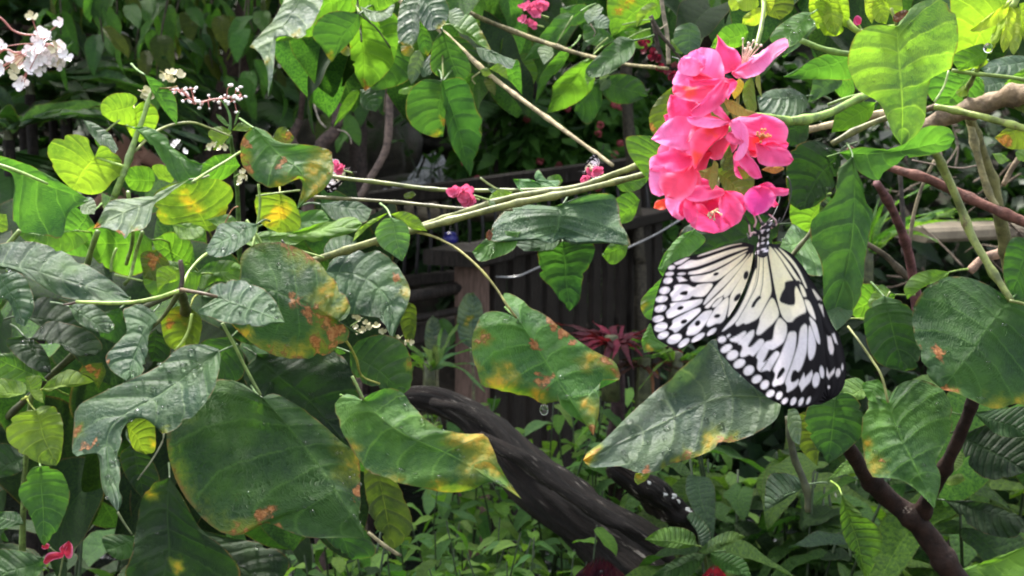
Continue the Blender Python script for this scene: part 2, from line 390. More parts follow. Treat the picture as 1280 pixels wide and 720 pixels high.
def ruled(pts, base, tip, NT, NS, mid=None):
    """Grid over an outline: rows run along the midrib from base to tip, columns from one margin to the other. Returns pixels, t, s."""
    P = np.asarray(pts, float)
    bi = int(np.argmin(((P - base) ** 2).sum(1))); P = np.roll(P, -bi, 0)
    ti = int(np.argmin(((P - tip) ** 2).sum(1)))
    s1 = P[:ti + 1]; s2 = np.vstack([P[:1], P[ti:][::-1]])
    a, b = catmull(s1, NT + 1), catmull(s2, NT + 1)
    m = catmull(mid, NT + 1) if mid is not None else P[0] + (P[ti] - P[0]) * np.linspace(0, 1, NT + 1)[:, None]
    if mid is None:
        w = np.sin(np.linspace(0, np.pi, NT + 1))[:, None]
        m = m + w ** 2 * 0.22 * ((a + b) / 2 - m)
    s = np.linspace(-1, 1, 2 * NS + 1)
    S = np.abs(s)[None, :, None]
    G = np.where(s[None, :, None] < 0, m[:, None] + S * (a - m)[:, None], m[:, None] + S * (b - m)[:, None])
    return G, np.repeat(np.linspace(0, 1, NT + 1)[:, None], 2 * NS + 1, 1), np.repeat(s[None], NT + 1, 0), m


def grid_faces(n, m):
    i = np.arange(n - 1)[:, None] * m; j = np.arange(m - 1)[None]
    return np.stack([i + j, i + j + 1, i + m + j + 1, i + m + j], -1).reshape(-1, 4)


LEAF_N = [0]


def leaf(parent, pts, base, tip, d, sx=0.0, sy=0.4, kl=0.0, kr=0.0, col='dark', gloss=0.34, spots=(), mid=None, edge=0.0, wav=1.0, puck=1.0, nv=7,
         name='leaf', label=None, mat='leaf', drops=0, NT=34, NS=11, rng=None, jag=1.1, stalk=True):
    rng = np.random.default_rng(100 + LEAF_N[0]); LEAF_N[0] += 1
    G, T, S, m = ruled(pts, base, tip, NT, NS, mid)
    size = max(20.0, np.ptp(G[..., 0]) + np.ptp(G[..., 1])) / 2
    # the margin is never perfectly smooth
    ang = np.linspace(0, 1, NT + 1)[:, None] * size
    jj = sum(np.sin(ang * f + p) for f, p in zip((0.23, 0.41, 0.77, 1.3), rng.random(4) * 6.28)) / 4 * jag * np.sin(np.pi * T[:, :1]) * min(1.0, size / 90)
    jj = np.repeat(jj, 2 * NS + 1, 1)
    if size > 70 and mat != 'petal':
        for _ in range(4):
            jj = jj - (2 + 4.5 * rng.random()) * np.exp(-((T - rng.uniform(.12, .9)) / rng.uniform(.012, .03)) ** 2) * (np.sign(S) == rng.choice((-1, 1)))
    dv = G - m[:, None]; ln = np.linalg.norm(dv, axis=2, keepdims=True) + 1e-6
    G = G + dv / ln * (jj * np.abs(S) ** 4)[..., None]
    x, y = G[..., 0], G[..., 1]
    xc, yc = x.mean(), y.mean()
    dist = ln[..., 0]
    aS = np.abs(S)
    dd = d * (1 + (sx * (x - xc) - sy * (y - yc)) / F)
    dd = dd + d / F * np.where(S < 0, kl, kr) * dist
    ph = rng.random(8) * 6.28
    w = (np.sin(7 * T + ph[0]) * np.sign(S + 1e-9) + np.sin(12 * T + 3 * S + ph[1]) + 0.7 * np.sin(19 * T - 2 * S + ph[2])) * aS ** 2
    w2 = np.sin(5 * T + 3 * S + ph[3]) + np.sin(9 * T - 4 * S + ph[4])
    pk = np.abs(np.sin(np.pi * (T ** 0.8 * nv - 0.9 * aS ** 1.4))) * np.sin(np.pi * np.clip(aS, 0, 1)) ** 0.6
    dd = dd + d / F * size * (0.022 * wav * w + 0.012 * wav * w2 - 0.0065 * puck * pk * (0.6 + 0.4 * np.sin(11 * T + 5 * S + ph[5])))
    V = Wp(x, y, dd).reshape(-1, 3)
    yel = np.zeros_like(x); red = np.zeros_like(x)
    for sp in spots:
        px_, py_, r_, k_ = sp[:4]; r_ = r_ * (.62 if k_ == 'r' else .82)
        wx_ = x + r_ * .35 * (np.sin(y / r_ * 2.1 + ph[6]) + .5 * np.sin(y / r_ * 5 + x / r_ * 3 + ph[7])); wy_ = y + r_ * .35 * (np.sin(x / r_ * 2.3 + ph[5]) + .5 * np.sin(x / r_ * 4.7 - y / r_ * 3 + ph[4]))
        g = np.exp(-((np.hypot(wx_ - px_, wy_ - py_) / r_) ** 2) * 1.1)
        if k_ in 'yo': yel = np.maximum(yel, g)
        if k_ == 'o': red = np.maximum(red, g * 0.55)
        if k_ == 'r': red = np.maximum(red, g)
    if edge:
        e = np.clip((aS - 0.72) / 0.28, 0, 1) * edge * (0.6 + 0.4 * np.sin(6 * T + ph[5]))
        yel = np.maximum(yel, e * 0.85); red = np.maximum(red, np.clip((aS - 0.9) / 0.1, 0, 1) * edge * 0.5)
    mk = np.stack([yel, red, np.zeros_like(x), np.ones_like(x)], -1).reshape(-1, 4)
    uv = np.stack([T, S], -1).reshape(-1, 2)
    c = PAL[col] if isinstance(col, str) else col
    if mat != 'petal': gloss = max(gloss, .30) + .06
    if name == 'leaf' and size > 45 and stalk:
        b0 = np.asarray(G[0, NS]); dv_ = b0 - np.array([xc, yc]); dv_ = dv_ / (np.linalg.norm(dv_) + 1e-6); e_ = b0 + dv_ * 26 + np.array([rng.normal() * 4, 8])
        db = float(dd[0, NS]); Vs, Fs_, us = ptube([tuple(b0 - dv_ * 1), tuple((b0 + e_) / 2 + rng.normal(size=2) * 2), tuple(e_)], [1.1, 1.3, 1.5], [db + .001, db + .02, db + .06], seg=6, n=10)
        mesh_obj('leaf_stalk', Vs, Fs_, M['stem'], parent, uv=us, col=(c[0] * 2.2, c[1] * 1.6, c[2] * 1.6, 1))
    j = 1 + 0.10 * (rng.random(3) - 0.5)
    o = mesh_obj(name, V, grid_faces(NT + 1, 2 * NS + 1), M[mat], parent, uv=uv, mk=mk, col=(c[0] * j[0], c[1] * j[1], c[2] * j[2], gloss), origin=V[NS])
    if label: o['label'] = label
    if drops:
        Vg = V.reshape(NT + 1, 2 * NS + 1, 3); parts = []
        for _ in range(int(drops * 1.8)):
            i = rng.integers(3, NT - 2); k = rng.integers(1, 2 * NS)
            e1 = Vg[i + 1, k] - Vg[i, k]; e2 = Vg[i, k + 1] - Vg[i, k]
            nn = np.cross(e1, e2); nn /= np.linalg.norm(nn) + 1e-9
            p0 = Vg[i, k] + rng.random() * e1 + rng.random() * e2
            if nn @ (CAM - p0) < 0: nn = -nn
            rad = d / F * (1.0 + 3.4 * rng.random() ** 3.2)
            parts.append(blob(p0 + nn * rad * 0.35, (rad * (1 + 0.5 * rng.random()), rad, rad * 0.75), seg=6, rings=4))
        Vd, Fd, _ = join(parts)
        mesh_obj('water_drops', Vd, Fd, M['drop'], o, origin=V[NS], kind='stuff')
    return o


def blob(c, r, seg=8, rings=5):
    r = np.broadcast_to(np.asarray(r, float), (3,))
    ph = np.linspace(0, np.pi, rings + 1)[1:-1]; th = np.linspace(0, 2 * np.pi, seg, endpoint=False)
    V = [np.array([0, 0, 1.0])] + [np.array([np.sin(p) * np.cos(t), np.sin(p) * np.sin(t), np.cos(p)]) for p in ph for t in th] + [np.array([0, 0, -1.0])]
    V = np.array(V) * r + np.asarray(c)
    Fc = [[0, 1 + k, 1 + (k + 1) % seg] for k in range(seg)]
    for i in range(len(ph) - 1):
        a = 1 + i * seg
        Fc += [[a + k, a + seg + k, a + seg + (k + 1) % seg, a + (k + 1) % seg] for k in range(seg)]
    a = 1 + (len(ph) - 1) * seg; e = len(V) - 1
    Fc += [[a + k, e, a + (k + 1) % seg] for k in range(seg)]
    return V, Fc


# generic leaves of length 1 along +Y, upper side +Z, drooping
def template(name, width, wpos=0.4, droop=0.25, fold=0.25, NT=9, NS=3, heart=0.0, mat='leaf', wave=0.03, seed=0, rip=0.0):
    rng = np.random.default_rng(seed)
    t = np.linspace(0, 1, NT + 1)[:, None]; s = np.linspace(-1, 1, 2 * NS + 1)[None]
    a = wpos / (1 - wpos)
    wv = np.clip(t, 1e-6, 1) ** (a * 0.8) * (1 - t) ** 0.8; wv = wv / wv.max() * width / 2
    if heart: wv = width / 2 * np.where(t < 0.3, np.sqrt(np.clip(1 - ((0.3 - t) / 0.36) ** 2, 0, 1)), np.clip(1 - ((t - 0.3) / 0.7) ** 1.5, 0, 1) ** 0.75)
    X = s * wv
    Y = t + 0 * s - heart * np.abs(s) ** 1.5 * (1 - t) ** 2 * 0.3
    p = rng.random(3) * 6.28
    Z = -droop * t ** 2 + fold * np.abs(X) + wave * (np.sin(9 * t + p[0] + 2 * s) * s ** 2 + 0.6 * np.sin(17 * t + p[1]) * np.abs(s) ** 2)
    if rip: Z = Z + rip * np.abs(np.sin(np.pi * (11 * t ** .85 - 1.6 * np.abs(s)))) * np.sin(np.pi * np.clip(np.abs(s), .02, .98)) ** .7
    V = np.stack([X + 0 * Y + 0.05 * np.sin(4 * t + p[2]), Y, Z + 0 * X], -1).reshape(-1, 3)
    uv = np.stack([t + 0 * s, s + 0 * t], -1).reshape(-1, 2)
    mk = np.zeros((len(V), 4)); mk[:, 3] = 1
    return make_mesh(name, V, grid_faces(NT + 1, 2 * NS + 1), M[mat], uv, mk)


TPL = {
    'ovate': [template('ovate_leaf', 0.46 + 0.05 * k, 0.42, 0.18 + 0.16 * k, 0.3, seed=k) for k in range(4)],
    'lance': [template('lance_leaf', 0.30 + 0.03 * k, 0.42, 0.15 + 0.16 * k, 0.35, NT=44, seed=10 + k, mat='leaf_rough', rip=.016) for k in range(4)],
    'heart': [template('heart_leaf', 0.82 + 0.07 * k, 0.3, 0.15 + 0.14 * k, 0.22, NT=16, NS=6, heart=0.9, wave=0.035, seed=20 + k) for k in range(4)],
    'strap': [template('strap_leaf', 0.085, 0.35, 0.3 + 0.25 * k, 0.5, NT=12, NS=2, seed=30 + k) for k in range(3)],
    'far': [template('small_leaf', 0.45 + 0.06 * k, 0.42, 0.2 + 0.15 * k, 0.3, NT=6, NS=2, seed=40 + k, mat='leaf_far') for k in range(3)],
}


def put_leaf(parent, kind, base, direc, up, ln, col, gloss=0.35, name='leaf', rng=random, wid=1.0):
    me = rng.choice(TPL[kind]); y = Vector(direc).normalized(); u = Vector(up); x = y.cross(u)
    if x.length < 1e-4: x = y.cross(Vector((1, 0, 0)))
    x.normalize(); z = x.cross(y)
    m = Matrix(((x.x * ln * wid, y.x * ln, z.x * ln), (x.y * ln * wid, y.y * ln, z.y * ln), (x.z * ln * wid, y.z * ln, z.z * ln))).to_4x4()
    o = bpy.data.objects.new(name, me); COL.objects.link(o); o.parent = parent
    m.translation = Vector(base) - wloc(parent); o.matrix_local = m
    k = rng.uniform(0.75, 1.25); c = PAL[col] if isinstance(col, str) else col
    o.color = (c[0] * k * rng.uniform(0.9, 1.15), c[1] * k, c[2] * k * rng.uniform(0.85, 1.1), gloss * rng.uniform(0.8, 1.25))
    return o


def top_h(px, py, d):
    return float(Wp(px, py, d)[2]) - gpt(px, d)[2]


def plant(name, label, cat, loc, h, nst, kind, ln, per, cols, seed, spread=0.5, group=None, r=0.0025, gloss=0.35, droop=0.3, scol=(0.022, 0.045, 0.013), opposite=False, lo=0.25, wid=1.0):
    """A small leafy plant: stems from the ground, leaves along them."""
    rg = random.Random(seed); t = thing(name, label, cat, loc, group); L = Vector(loc)
    for k in range(nst):
        a = rg.uniform(0, 6.28); sp = spread * rg.uniform(0.3, 1.0) * h; hh = h * rg.uniform(0.7, 1.08)
        p0 = L + Vector((math.cos(a) * 0.06 * h, math.sin(a) * 0.06 * h, -0.02)); p2 = L + Vector((math.cos(a) * sp, math.sin(a) * sp, hh)); p1 = (p0 + p2) / 2 + Vector((0, 0, 0.14 * h))
        V, Fc, uv = tube([p0, p1, p2], [r * 1.3, r, r * 0.5], seg=5, n=8)
        mesh_obj('stem', V, Fc, M['stem'], t, uv=uv, col=(*scol, 1))
        for i in range(per):
            f = lo + (1 - lo) * (i + rg.uniform(0.2, 0.9)) / per
            q = p0.lerp(p1, f * 2) if f < 0.5 else p1.lerp(p2, f * 2 - 1)
            for sgn in ((0, math.pi) if opposite else (0,)):
                b = a + i * 2.4 + sgn + rg.uniform(-0.5, 0.5); e = rg.uniform(-0.25, 0.5) - droop * 0.5
                put_leaf(t, kind, q, (math.cos(b), math.sin(b), e), (0, 0, 1), ln * rg.uniform(0.65, 1.15) * (0.75 + 0.25 * math.sin(3.1 * f)), rg.choice(cols), gloss, rng=rg, wid=wid)
    return t


# ------------------------------------------------------------------ ground, hill, water
def ground_z(x, y):
    x = np.asarray(x, float); y = np.asarray(y, float)
    bank = 0.86 / (1 + np.exp((y - 1.95) * 7))
    hill = 0.55 * np.clip(y - 5.6, 0, 7) ** 1.0 + 0.02 * np.clip(y - 12, 0, 30)
    hill = hill + 0.35 * np.clip(-x - 2.2, 0, 4) * np.clip(y - 3.5, 0, 2) * 0.4
    n = 0.03 * np.sin(5 * x + 1) * np.cos(4 * y) + 0.02 * np.sin(11 * x + 3 * y) + 0.012 * np.sin(23 * x - 17 * y)
    return bank + hill + n


def axis(lo, hi, fine_lo, fine_hi, step, coarse):
    return np.concatenate([np.linspace(lo, fine_lo, coarse, endpoint=False), np.arange(fine_lo, fine_hi, step), np.linspace(fine_hi, hi, coarse)])


gx, gy = axis(-90, 90, -6, 6, 0.12, 12), axis(-60, 120, -1, 13, 0.12, 12)
GX, GY = np.meshgrid(gx, gy)
V = np.stack([GX, GY, ground_z(GX, GY)], -1).reshape(-1, 3)
g = mesh_obj('ground', V, grid_faces(len(gy), len(gx)), M['soil'], origin=(0, 0, 0)); g['kind'] = 'structure'
sx_, sy_ = np.meshgrid(np.linspace(-2.6, 1.2, 40), np.linspace(3.2, 5.6, 30))
V = np.stack([sx_, sy_, 0.10 + 0.006 * np.sin(9 * sx_ + 4 * sy_)], -1).reshape(-1, 3)
mesh_obj('stream_water', V, grid_faces(30, 40), M['water'], origin=(0, 4, 0.1), kind='structure')


def rock(px, py, d, size, label, seed):
    rg = np.random.default_rng(seed); bm = bmesh.new(); bmesh.ops.create_icosphere(bm, subdivisions=4, radius=1)
    V = np.array([v.co[:] for v in bm.verts]); Fc = [[v.index for v in f.verts] for f in bm.faces]; bm.free()
    ph = rg.random((8, 3)) * 6.28; k = rg.normal(size=(8, 3)) * 2.2
    n = sum(np.sin(V @ k[i] + ph[i, 0]) / (1 + 0.4 * i) for i in range(8)); n2 = sum(np.sin(V @ k[i] * 4 + ph[i, 1]) for i in range(8))
    V = V * (1 + 0.13 * n + 0.02 * n2)[:, None] * np.array(size); c = Wp(px, py, d)
    o = mesh_obj('boulder', V + c, Fc, M['rock'], origin=c); tag(o, label, 'rock', 'boulders round the little waterfall'); return o


rock(455, 195, 6.0, (0.28, 0.3, 0.26), 'dark mossy boulder left of the small waterfall', 1)
rock(545, 165, 6.6, (0.30, 0.3, 0.17), 'broad wet boulder above the small waterfall', 2)
rock(600, 205, 6.2, (0.16, 0.25, 0.16), 'rounded boulder on the far side of the small waterfall', 3)
rock(500, 250, 5.55, (0.28, 0.2, 0.1), 'low boulder at the foot of the small waterfall', 4)
rock(470, 130, 7.3, (0.5, 0.3, 0.35), 'tall shaded boulder high on the bank', 5)
# falling water: a lip, a curtain of strands and a splash, built as one folded sheet with rows of strands
parts = []
rwf = random.Random(3)
for i in range(46):
    f = rwf.uniform(-1, 1); x0 = 541 + 13 * f; x1 = 541 + 30 * f + rwf.gauss(0, 2.5); y0 = 190 + 4 * f * f + rwf.uniform(0, 8); y1 = rwf.uniform(216, 244); d = 5.42 + rwf.uniform(-.03, .03)
    V, Fc, uv = ptube([(x0, y0), ((x0 * 1.2 + x1 * .8) / 2, y0 + (y1 - y0) * .4), (x1, y1)], [.5, 1.0, 1.6], [d + .05, d, d - .12], seg=6, n=12); parts.append((V, Fc))
for i in range(60):
    b_, f_ = blob(Wp(541 + rwf.gauss(0, 22), 238 + rwf.gauss(0, 4), 5.25), .006 + .012 * rwf.random(), 6, 4); parts.append((b_, f_))
V, Fc, _ = join(parts); mesh_obj('waterfall', V, Fc, M['fall'], kind='structure')
tt_, ss_ = np.meshgrid(np.linspace(0, 1, 26), np.linspace(-1, 1, 40), indexing='ij')
wx = 508 + ss_ * (16 + 8 * tt_); wy = 226 + 16 * tt_ - 4 * ss_; wd = 5.2 - 0.2 * tt_ + 0.02 * np.sin(23 * ss_)
mesh_obj('waterfall_spill', Wp(wx, wy, wd).reshape(-1, 3), grid_faces(26, 40), M['fall'], kind='structure')


# ------------------------------------------------------------------ trees and thicket behind (they shade the scene)
def leaf_cloud(n, centre, rad, size, rg, hollow=0.3, up=0.4):
    """n folded leaves (four triangles each) in an ellipsoid volume, in clumps."""
    nc = max(6, n // 60); cc = rg.normal(size=(nc, 3)); cc /= np.linalg.norm(cc, axis=1)[:, None]
    cc = cc * (hollow + (1 - hollow) * rg.random((nc, 1)) ** 0.5) * np.asarray(rad)
    C = cc[rg.integers(0, nc, n)] + rg.normal(size=(n, 3)) * np.asarray(rad) * 0.16 + np.asarray(centre)
    a = rg.random(n) * 6.28; dr = np.stack([np.cos(a), np.sin(a), -0.5 + 0.8 * (rg.random(n) - 0.5)], 1); dr /= np.linalg.norm(dr, axis=1)[:, None]
    sd_ = np.cross(dr, np.array([0, 0, 1.0]) + 0.5 * rg.normal(size=(n, 3))); sd_ /= np.linalg.norm(sd_, axis=1)[:, None]; nn = np.cross(sd_, dr)
    L = size * (0.6 + 0.8 * rg.random((n, 1)))
    p = [C, C + dr * L * 0.45 + sd_ * L * 0.24 + nn * L * 0.05, C + dr * L * 0.5 - nn * 0.02 * L, C + dr * L * 0.45 - sd_ * L * 0.24 + nn * L * 0.05, C + dr * L - nn * L * 0.12]
    V = np.stack(p, 1).reshape(-1, 3); k = np.arange(n)[:, None] * 5
    Fc = np.concatenate([k + np.array([[0, 1, 2]]), k + np.array([[0, 2, 3]]), k + np.array([[1, 4, 2]]), k + np.array([[2, 4, 3]])])
    uv = np.tile(np.array([[0, 0], [0.45, 1], [0.5, 0], [0.45, -1], [1, 0]]), (n, 1))
    mk = np.zeros((len(V), 4)); mk[:, 3] = 1
    return V, Fc, uv, mk


def tree(label, x, y, h, crad, col, n, size, seed, lean=0.0, r=0.11):
    rg = np.random.default_rng(seed); z0 = float(ground_z(x, y)); t = thing('shade_tree', label, 'tree', (x, y, z0), 'trees shading the garden')
    top = np.array([x + lean, y, z0 + h]); base = np.array([x, y, z0 - 0.1])
    V, Fc, uv = tube([base, (base + top) / 2 + np.array([0.12, 0.05, 0]), top], [r, r * 0.75, r * 0.35], seg=10, n=24, rough=0.12)
    mesh_obj('trunk', V, Fc, M['bark'], t, uv=uv, col=(0.05, 0.035, 0.027, 1))
    for k in range(7):
        f = 0.5 + 0.07 * k; b = base + (top - base) * f; a = k * 2.4 + seed
        e = b + np.array([math.cos(a) * crad[0] * 0.7, math.sin(a) * crad[1] * 0.7, 0.5])
        V, Fc, uv = tube([b, (b + e) / 2 + np.array([0, 0, 0.25]), e], [r * 0.4, r * 0.25, r * 0.08], seg=6, n=10, rough=0.1)
        mesh_obj('limb', V, Fc, M['bark'], t, uv=uv, col=(0.05, 0.035, 0.027, 1))
    V, Fc, uv, mk = leaf_cloud(n, top + np.array([0, 0, -0.1]), crad, size, rg)
    o = mesh_obj('crown', V, Fc, M['leaf_far'], t, uv=uv, mk=mk, col=(*PAL[col], 0.4), kind='stuff')
    return t


tree('shade tree with a dark spreading crown above the waterfall', -0.9, 8.4, 3.0, (2.4, 1.9, 1.3), 'dark', 9000, 0.2, 1)
tree('shade tree at the left behind the spiky dark leaved clump', -2.6, 5.6, 3.0, (1.9, 1.7, 1.2), 'dark', 8000, 0.18, 2)
tree('shade tree at the right beyond the fallen twigs', 2.5, 5.0, 3.4, (1.9, 1.7, 1.3), 'dark', 8000, 0.18, 3)
tree('slim shade tree behind the pink flowering bush', 0.9, 6.4, 3.6, (1.9, 1.7, 1.2), 'dark', 8000, 0.18, 4, r=0.08)

tree('added shade tree, crown out of view over the left half of the stream', -2.3, 4.0, 2.75, (1.6, 1.2, .5), 'dark', 8000, 0.15, 6, r=0.06)  # this low crown and the next are added above the frame to darken the background
tree('added shade tree, crown out of view over the right half of the stream', 2.6, 3.9, 2.8, (1.4, 1.2, .5), 'dark', 5000, 0.15, 7, r=0.06)
rg = np.random.default_rng(5)
n = 52000
ux = rg.uniform(-7.5, 7.5, n); uy = 4.6 + 8.5 * rg.random(n) ** 1.1
V, Fc, uv, mk = leaf_cloud(n, (0, 0, 0), (0.01, 0.01, 0.01), 0.17, rg)
zz = ground_z(ux, uy) + 0.9 * rg.random(n) ** 1.5 * (0.5 + 0.5 * np.sin(3 * ux + 1) * np.sin(2 * uy))
near_fall = (np.abs(ux + 0.45) < 0.55) & (uy < 6.6)
zz = np.where(near_fall, zz - 3, zz)
zz = np.where((ux < -1.2) & (ux > -2.4) & (uy < 6.4), zz - 3, zz)
V = V + np.repeat(np.stack([ux, uy, zz], 1), 5, 0)
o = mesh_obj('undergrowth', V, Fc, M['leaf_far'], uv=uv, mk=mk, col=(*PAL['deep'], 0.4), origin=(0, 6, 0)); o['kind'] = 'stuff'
tag(o, 'dim undergrowth covering the bank behind the fence', 'undergrowth')


# ------------------------------------------------------------------ timber fences
def beam(p0, p1, w, h, up=(0, 0, 1), bev=0.12):
    """A squared timber from p0 to p1 with chamfered long edges."""
    p0, p1, up = np.asarray(p0, float), np.asarray(p1, float), np.asarray(up, float)
    t = p1 - p0; t /= np.linalg.norm(t); s = np.cross(t, up); s /= np.linalg.norm(s); u = np.cross(s, t)
    b = min(w, h) * bev
    prof = [(-w / 2 + b, -h / 2), (w / 2 - b, -h / 2), (w / 2, -h / 2 + b), (w / 2, h / 2 - b), (w / 2 - b, h / 2), (-w / 2 + b, h / 2), (-w / 2, h / 2 - b), (-w / 2, -h / 2 + b)]
    V = np.array([q + s * a + u * c for q in (p0, p1) for a, c in prof])
    Fc = [[k, (k + 1) % 8, 8 + (k + 1) % 8, 8 + k] for k in range(8)] + [list(range(7, -1, -1)), list(range(8, 16))]
    return V, Fc


def timber(name, parent, *a, mat='wood', **kw):
    V, Fc = beam(*a, **kw); return mesh_obj(name, V, Fc, M[mat], parent, smooth=False)


D1 = 2.9; k1 = D1 / F
fence = thing('wooden_fence', 'dark wet timber fence with a brown post, close boards and shiny wire', 'fence', (*Wp(590, 400, D1)[:2], 0.0))
pt = Wp(590, 331, D1); timber('post', fence, (pt[0], pt[1], -0.02), pt, 0.080, 0.08, up=(0, 1, 0), mat='post')
dirn = np.array([0.46, 0.89, 0.0]); dirn /= np.linalg.norm(dirn)
pc = Wp(584, 319, D1 - 0.03)
timber('post_cap', fence, pc - dirn * 0.075, pc + dirn * 0.10, 0.15, 0.035)
timber('top_rail', fence, pc + dirn * 0.102 + np.array([0, 0, 0.0]), pc + dirn * 1.25 + np.array([0, 0, 0.01]), 0.12, 0.034)
for i in range(12):
    q = pc + dirn * (0.13 + 0.098 * i) + np.array([0.01, 0.0, -0.02])
    timber('board', fence, (q[0], q[1], q[2] - .72 - .02 * math.sin(5 * i)), q, 0.062 + .006 * math.sin(7 * i), 0.018, up=(-dirn[1], dirn[0], 0.05 * math.sin(3 * i)))
q = pc + dirn * 0.09 + np.array([-.016, 0.0, -0.30]); timber('lower_rail', fence, q, q + dirn * 1.2, 0.025, 0.05)
for pts in ([(620, 346), (645, 346), (665, 338), (700, 322)], [(775, 314), (800, 303), (822, 292), (850, 275)]):
    V, Fc, uv = ptube(pts, 1.3, [2.84, 2.83, 2.82, 2.80] if pts[0][0] < 700 else [2.62, 2.6, 2.58, 2.56], seg=6)
    mesh_obj('wire', V, Fc, M['wire'], fence)
V, Fc, uv = ptube([(430, 386), (515, 371), (574, 359)], [9, 9, 8], [2.75, 2.82, 2.88], seg=12, rough=0.06); mesh_obj('lower_rail', V, Fc, M['wood'], fence)
V, Fc, uv = ptube([(420, 412), (520, 398), (574, 388)], [5, 5, 5], [2.75, 2.82, 2.88], seg=10, rough=0.06); mesh_obj('lower_rail', V, Fc, M['wood'], fence)
timber('foot_board', fence, Wp(500, 420, 2.85), Wp(580, 404, 2.92), 0.04, 0.05)

D2 = 4.3
far = thing('wooden_fence', 'far footbridge railing with a broad dark rail and thin black balusters', 'fence', (*Wp(560, 300, D2)[:2], 0.0))
a, b = Wp(432, 254, D2 + 0.08), Wp(815, 205, D2 - 0.25)
timber('top_rail', far, a, b, 0.12, 0.062)
timber('lower_rail', far, a + np.array([0, 0, -0.30]), b + np.array([0, 0, -0.30]), 0.05, 0.04)
for i in range(23):
    f = (i + 0.5) / 23; q = a + (b - a) * f + np.array([0, 0, -0.035])
    V, Fc, uv = tube([q, q + np.array([0.012, -0.01, -0.12]), q + np.array([0, 0, -0.27])], 0.006, seg=6, n=6); mesh_obj('baluster', V, Fc, M['black'], far)
for f in (0.02, 0.97):
    q = a + (b - a) * f; timber('post', far, (q[0], q[1] + 0.07, 0), (q[0], q[1] + 0.07, q[2] + 0.03), 0.07, 0.07, up=(0, 1, 0))
# pale flat stones of the stream edge seen through the balusters
for i, (px, py, w_) in enumerate(((455, 268, 60), (530, 266, 55), (600, 262, 50))):
    rg2 = np.random.default_rng(60 + i); c = Wp(px, py, 4.75)
    V, Fc = blob((0, 0, 0), (w_ / 2 * 4.75 / F * 1.1, 0.12, 0.045), seg=14, rings=8); V = V * (1 + 0.10 * np.sin(V @ (rg2.normal(size=3) * 30) + 1))[:, None]
    o = mesh_obj('stone', V + c, Fc, M['slab'], origin=c); tag(o, ('flat pale stone seen through the railing, left of three', 'flat pale stone seen through the railing, middle of three', 'flat pale stone seen through the railing, right of three')[i], 'rock', 'flat stones behind the footbridge railing')
V, Fc = blob(Wp(563, 299, 3.6), (0.022, 0.022, 0.019), seg=16, rings=10)
V2, F2, _ = ptube([(563, 290), (563, 293)], [5, 9], 3.6, seg=12, n=5)
Vj, Fj, _ = join([(V, Fc), (V2, F2)])
o = mesh_obj('glass_float', Vj, Fj, M['blue'], origin=Wp(563, 299, 3.6)); tag(o, 'small round deep blue ornament hanging under the branches', 'ornament')
V, Fc, uv = ptube([(563, 291), (562, 270), (560, 248)], 0.5, [3.6, 3.8, 4.2], seg=5); mesh_obj('cord', V, Fc, M['black'], o)

# slab and twigs at the right
c = Wp(1190, 291, 2.6)
V, Fc = beam(c + np.array([-0.09, 0.0, 0]), c + np.array([0.13, 0.05, 0.004]), 0.14, 0.03, bev=0.25)
o = mesh_obj('stone_slab', V, Fc, M['slab'], smooth=False); tag(o, 'flat beige slab lying among twigs behind the stems', 'slab')
cr = thing('twig_heap', 'heap of dry brown twigs round the beige slab', 'twigs', tuple(Wp(1180, 330, 2.5)))
rt = random.Random(4)
for i in range(26):
    x, y = rt.uniform(1095, 1290), rt.uniform(180, 350); dx, dy = rt.uniform(-80, 80), rt.uniform(-70, 70); d = rt.uniform(1.9, 2.7)
    stem(cr, [(x, y), (x + dx * .5 + rt.uniform(-8, 8), y + dy * .5 + rt.uniform(-8, 8)), (x + dx, y + dy)], [1.6, 1.2, 0.7], [d, d + .05, d + .1], (0.09, 0.07, 0.055), 'twig', 'bark', 5)

# ------------------------------------------------------------------ person half hidden at the left
DP = 5.9
pz = float(Wp(150, 172, DP)[2]); px0 = float(Wp(150, 172, DP)[0]); py0 = float(Wp(150, 172, DP)[1])
person = thing('person', 'person in dark clothing behind the bright round leaves, hands raised to the chin', 'person', (px0, py0, 0.15))


def skin_body(name, verts, edges, radii, mat, parent, sub=2, root=0):
    me = bpy.data.meshes.new(name); v = np.array(verts); og = v[root].copy()
    me.from_pydata((v - og).tolist(), edges, []); me.materials.append(mat)
    o = put(name, me, parent, tuple(og))
    md = o.modifiers.new('skin', 'SKIN'); md.use_smooth_shade = True
    for i, r in enumerate(radii): me.skin_vertices[0].data[i].radius = (r, r) if not isinstance(r, tuple) else r
    me.skin_vertices[0].data[root].use_root = True
    s = o.modifiers.new('sub', 'SUBSURF'); s.levels = sub; s.render_levels = sub
    return o


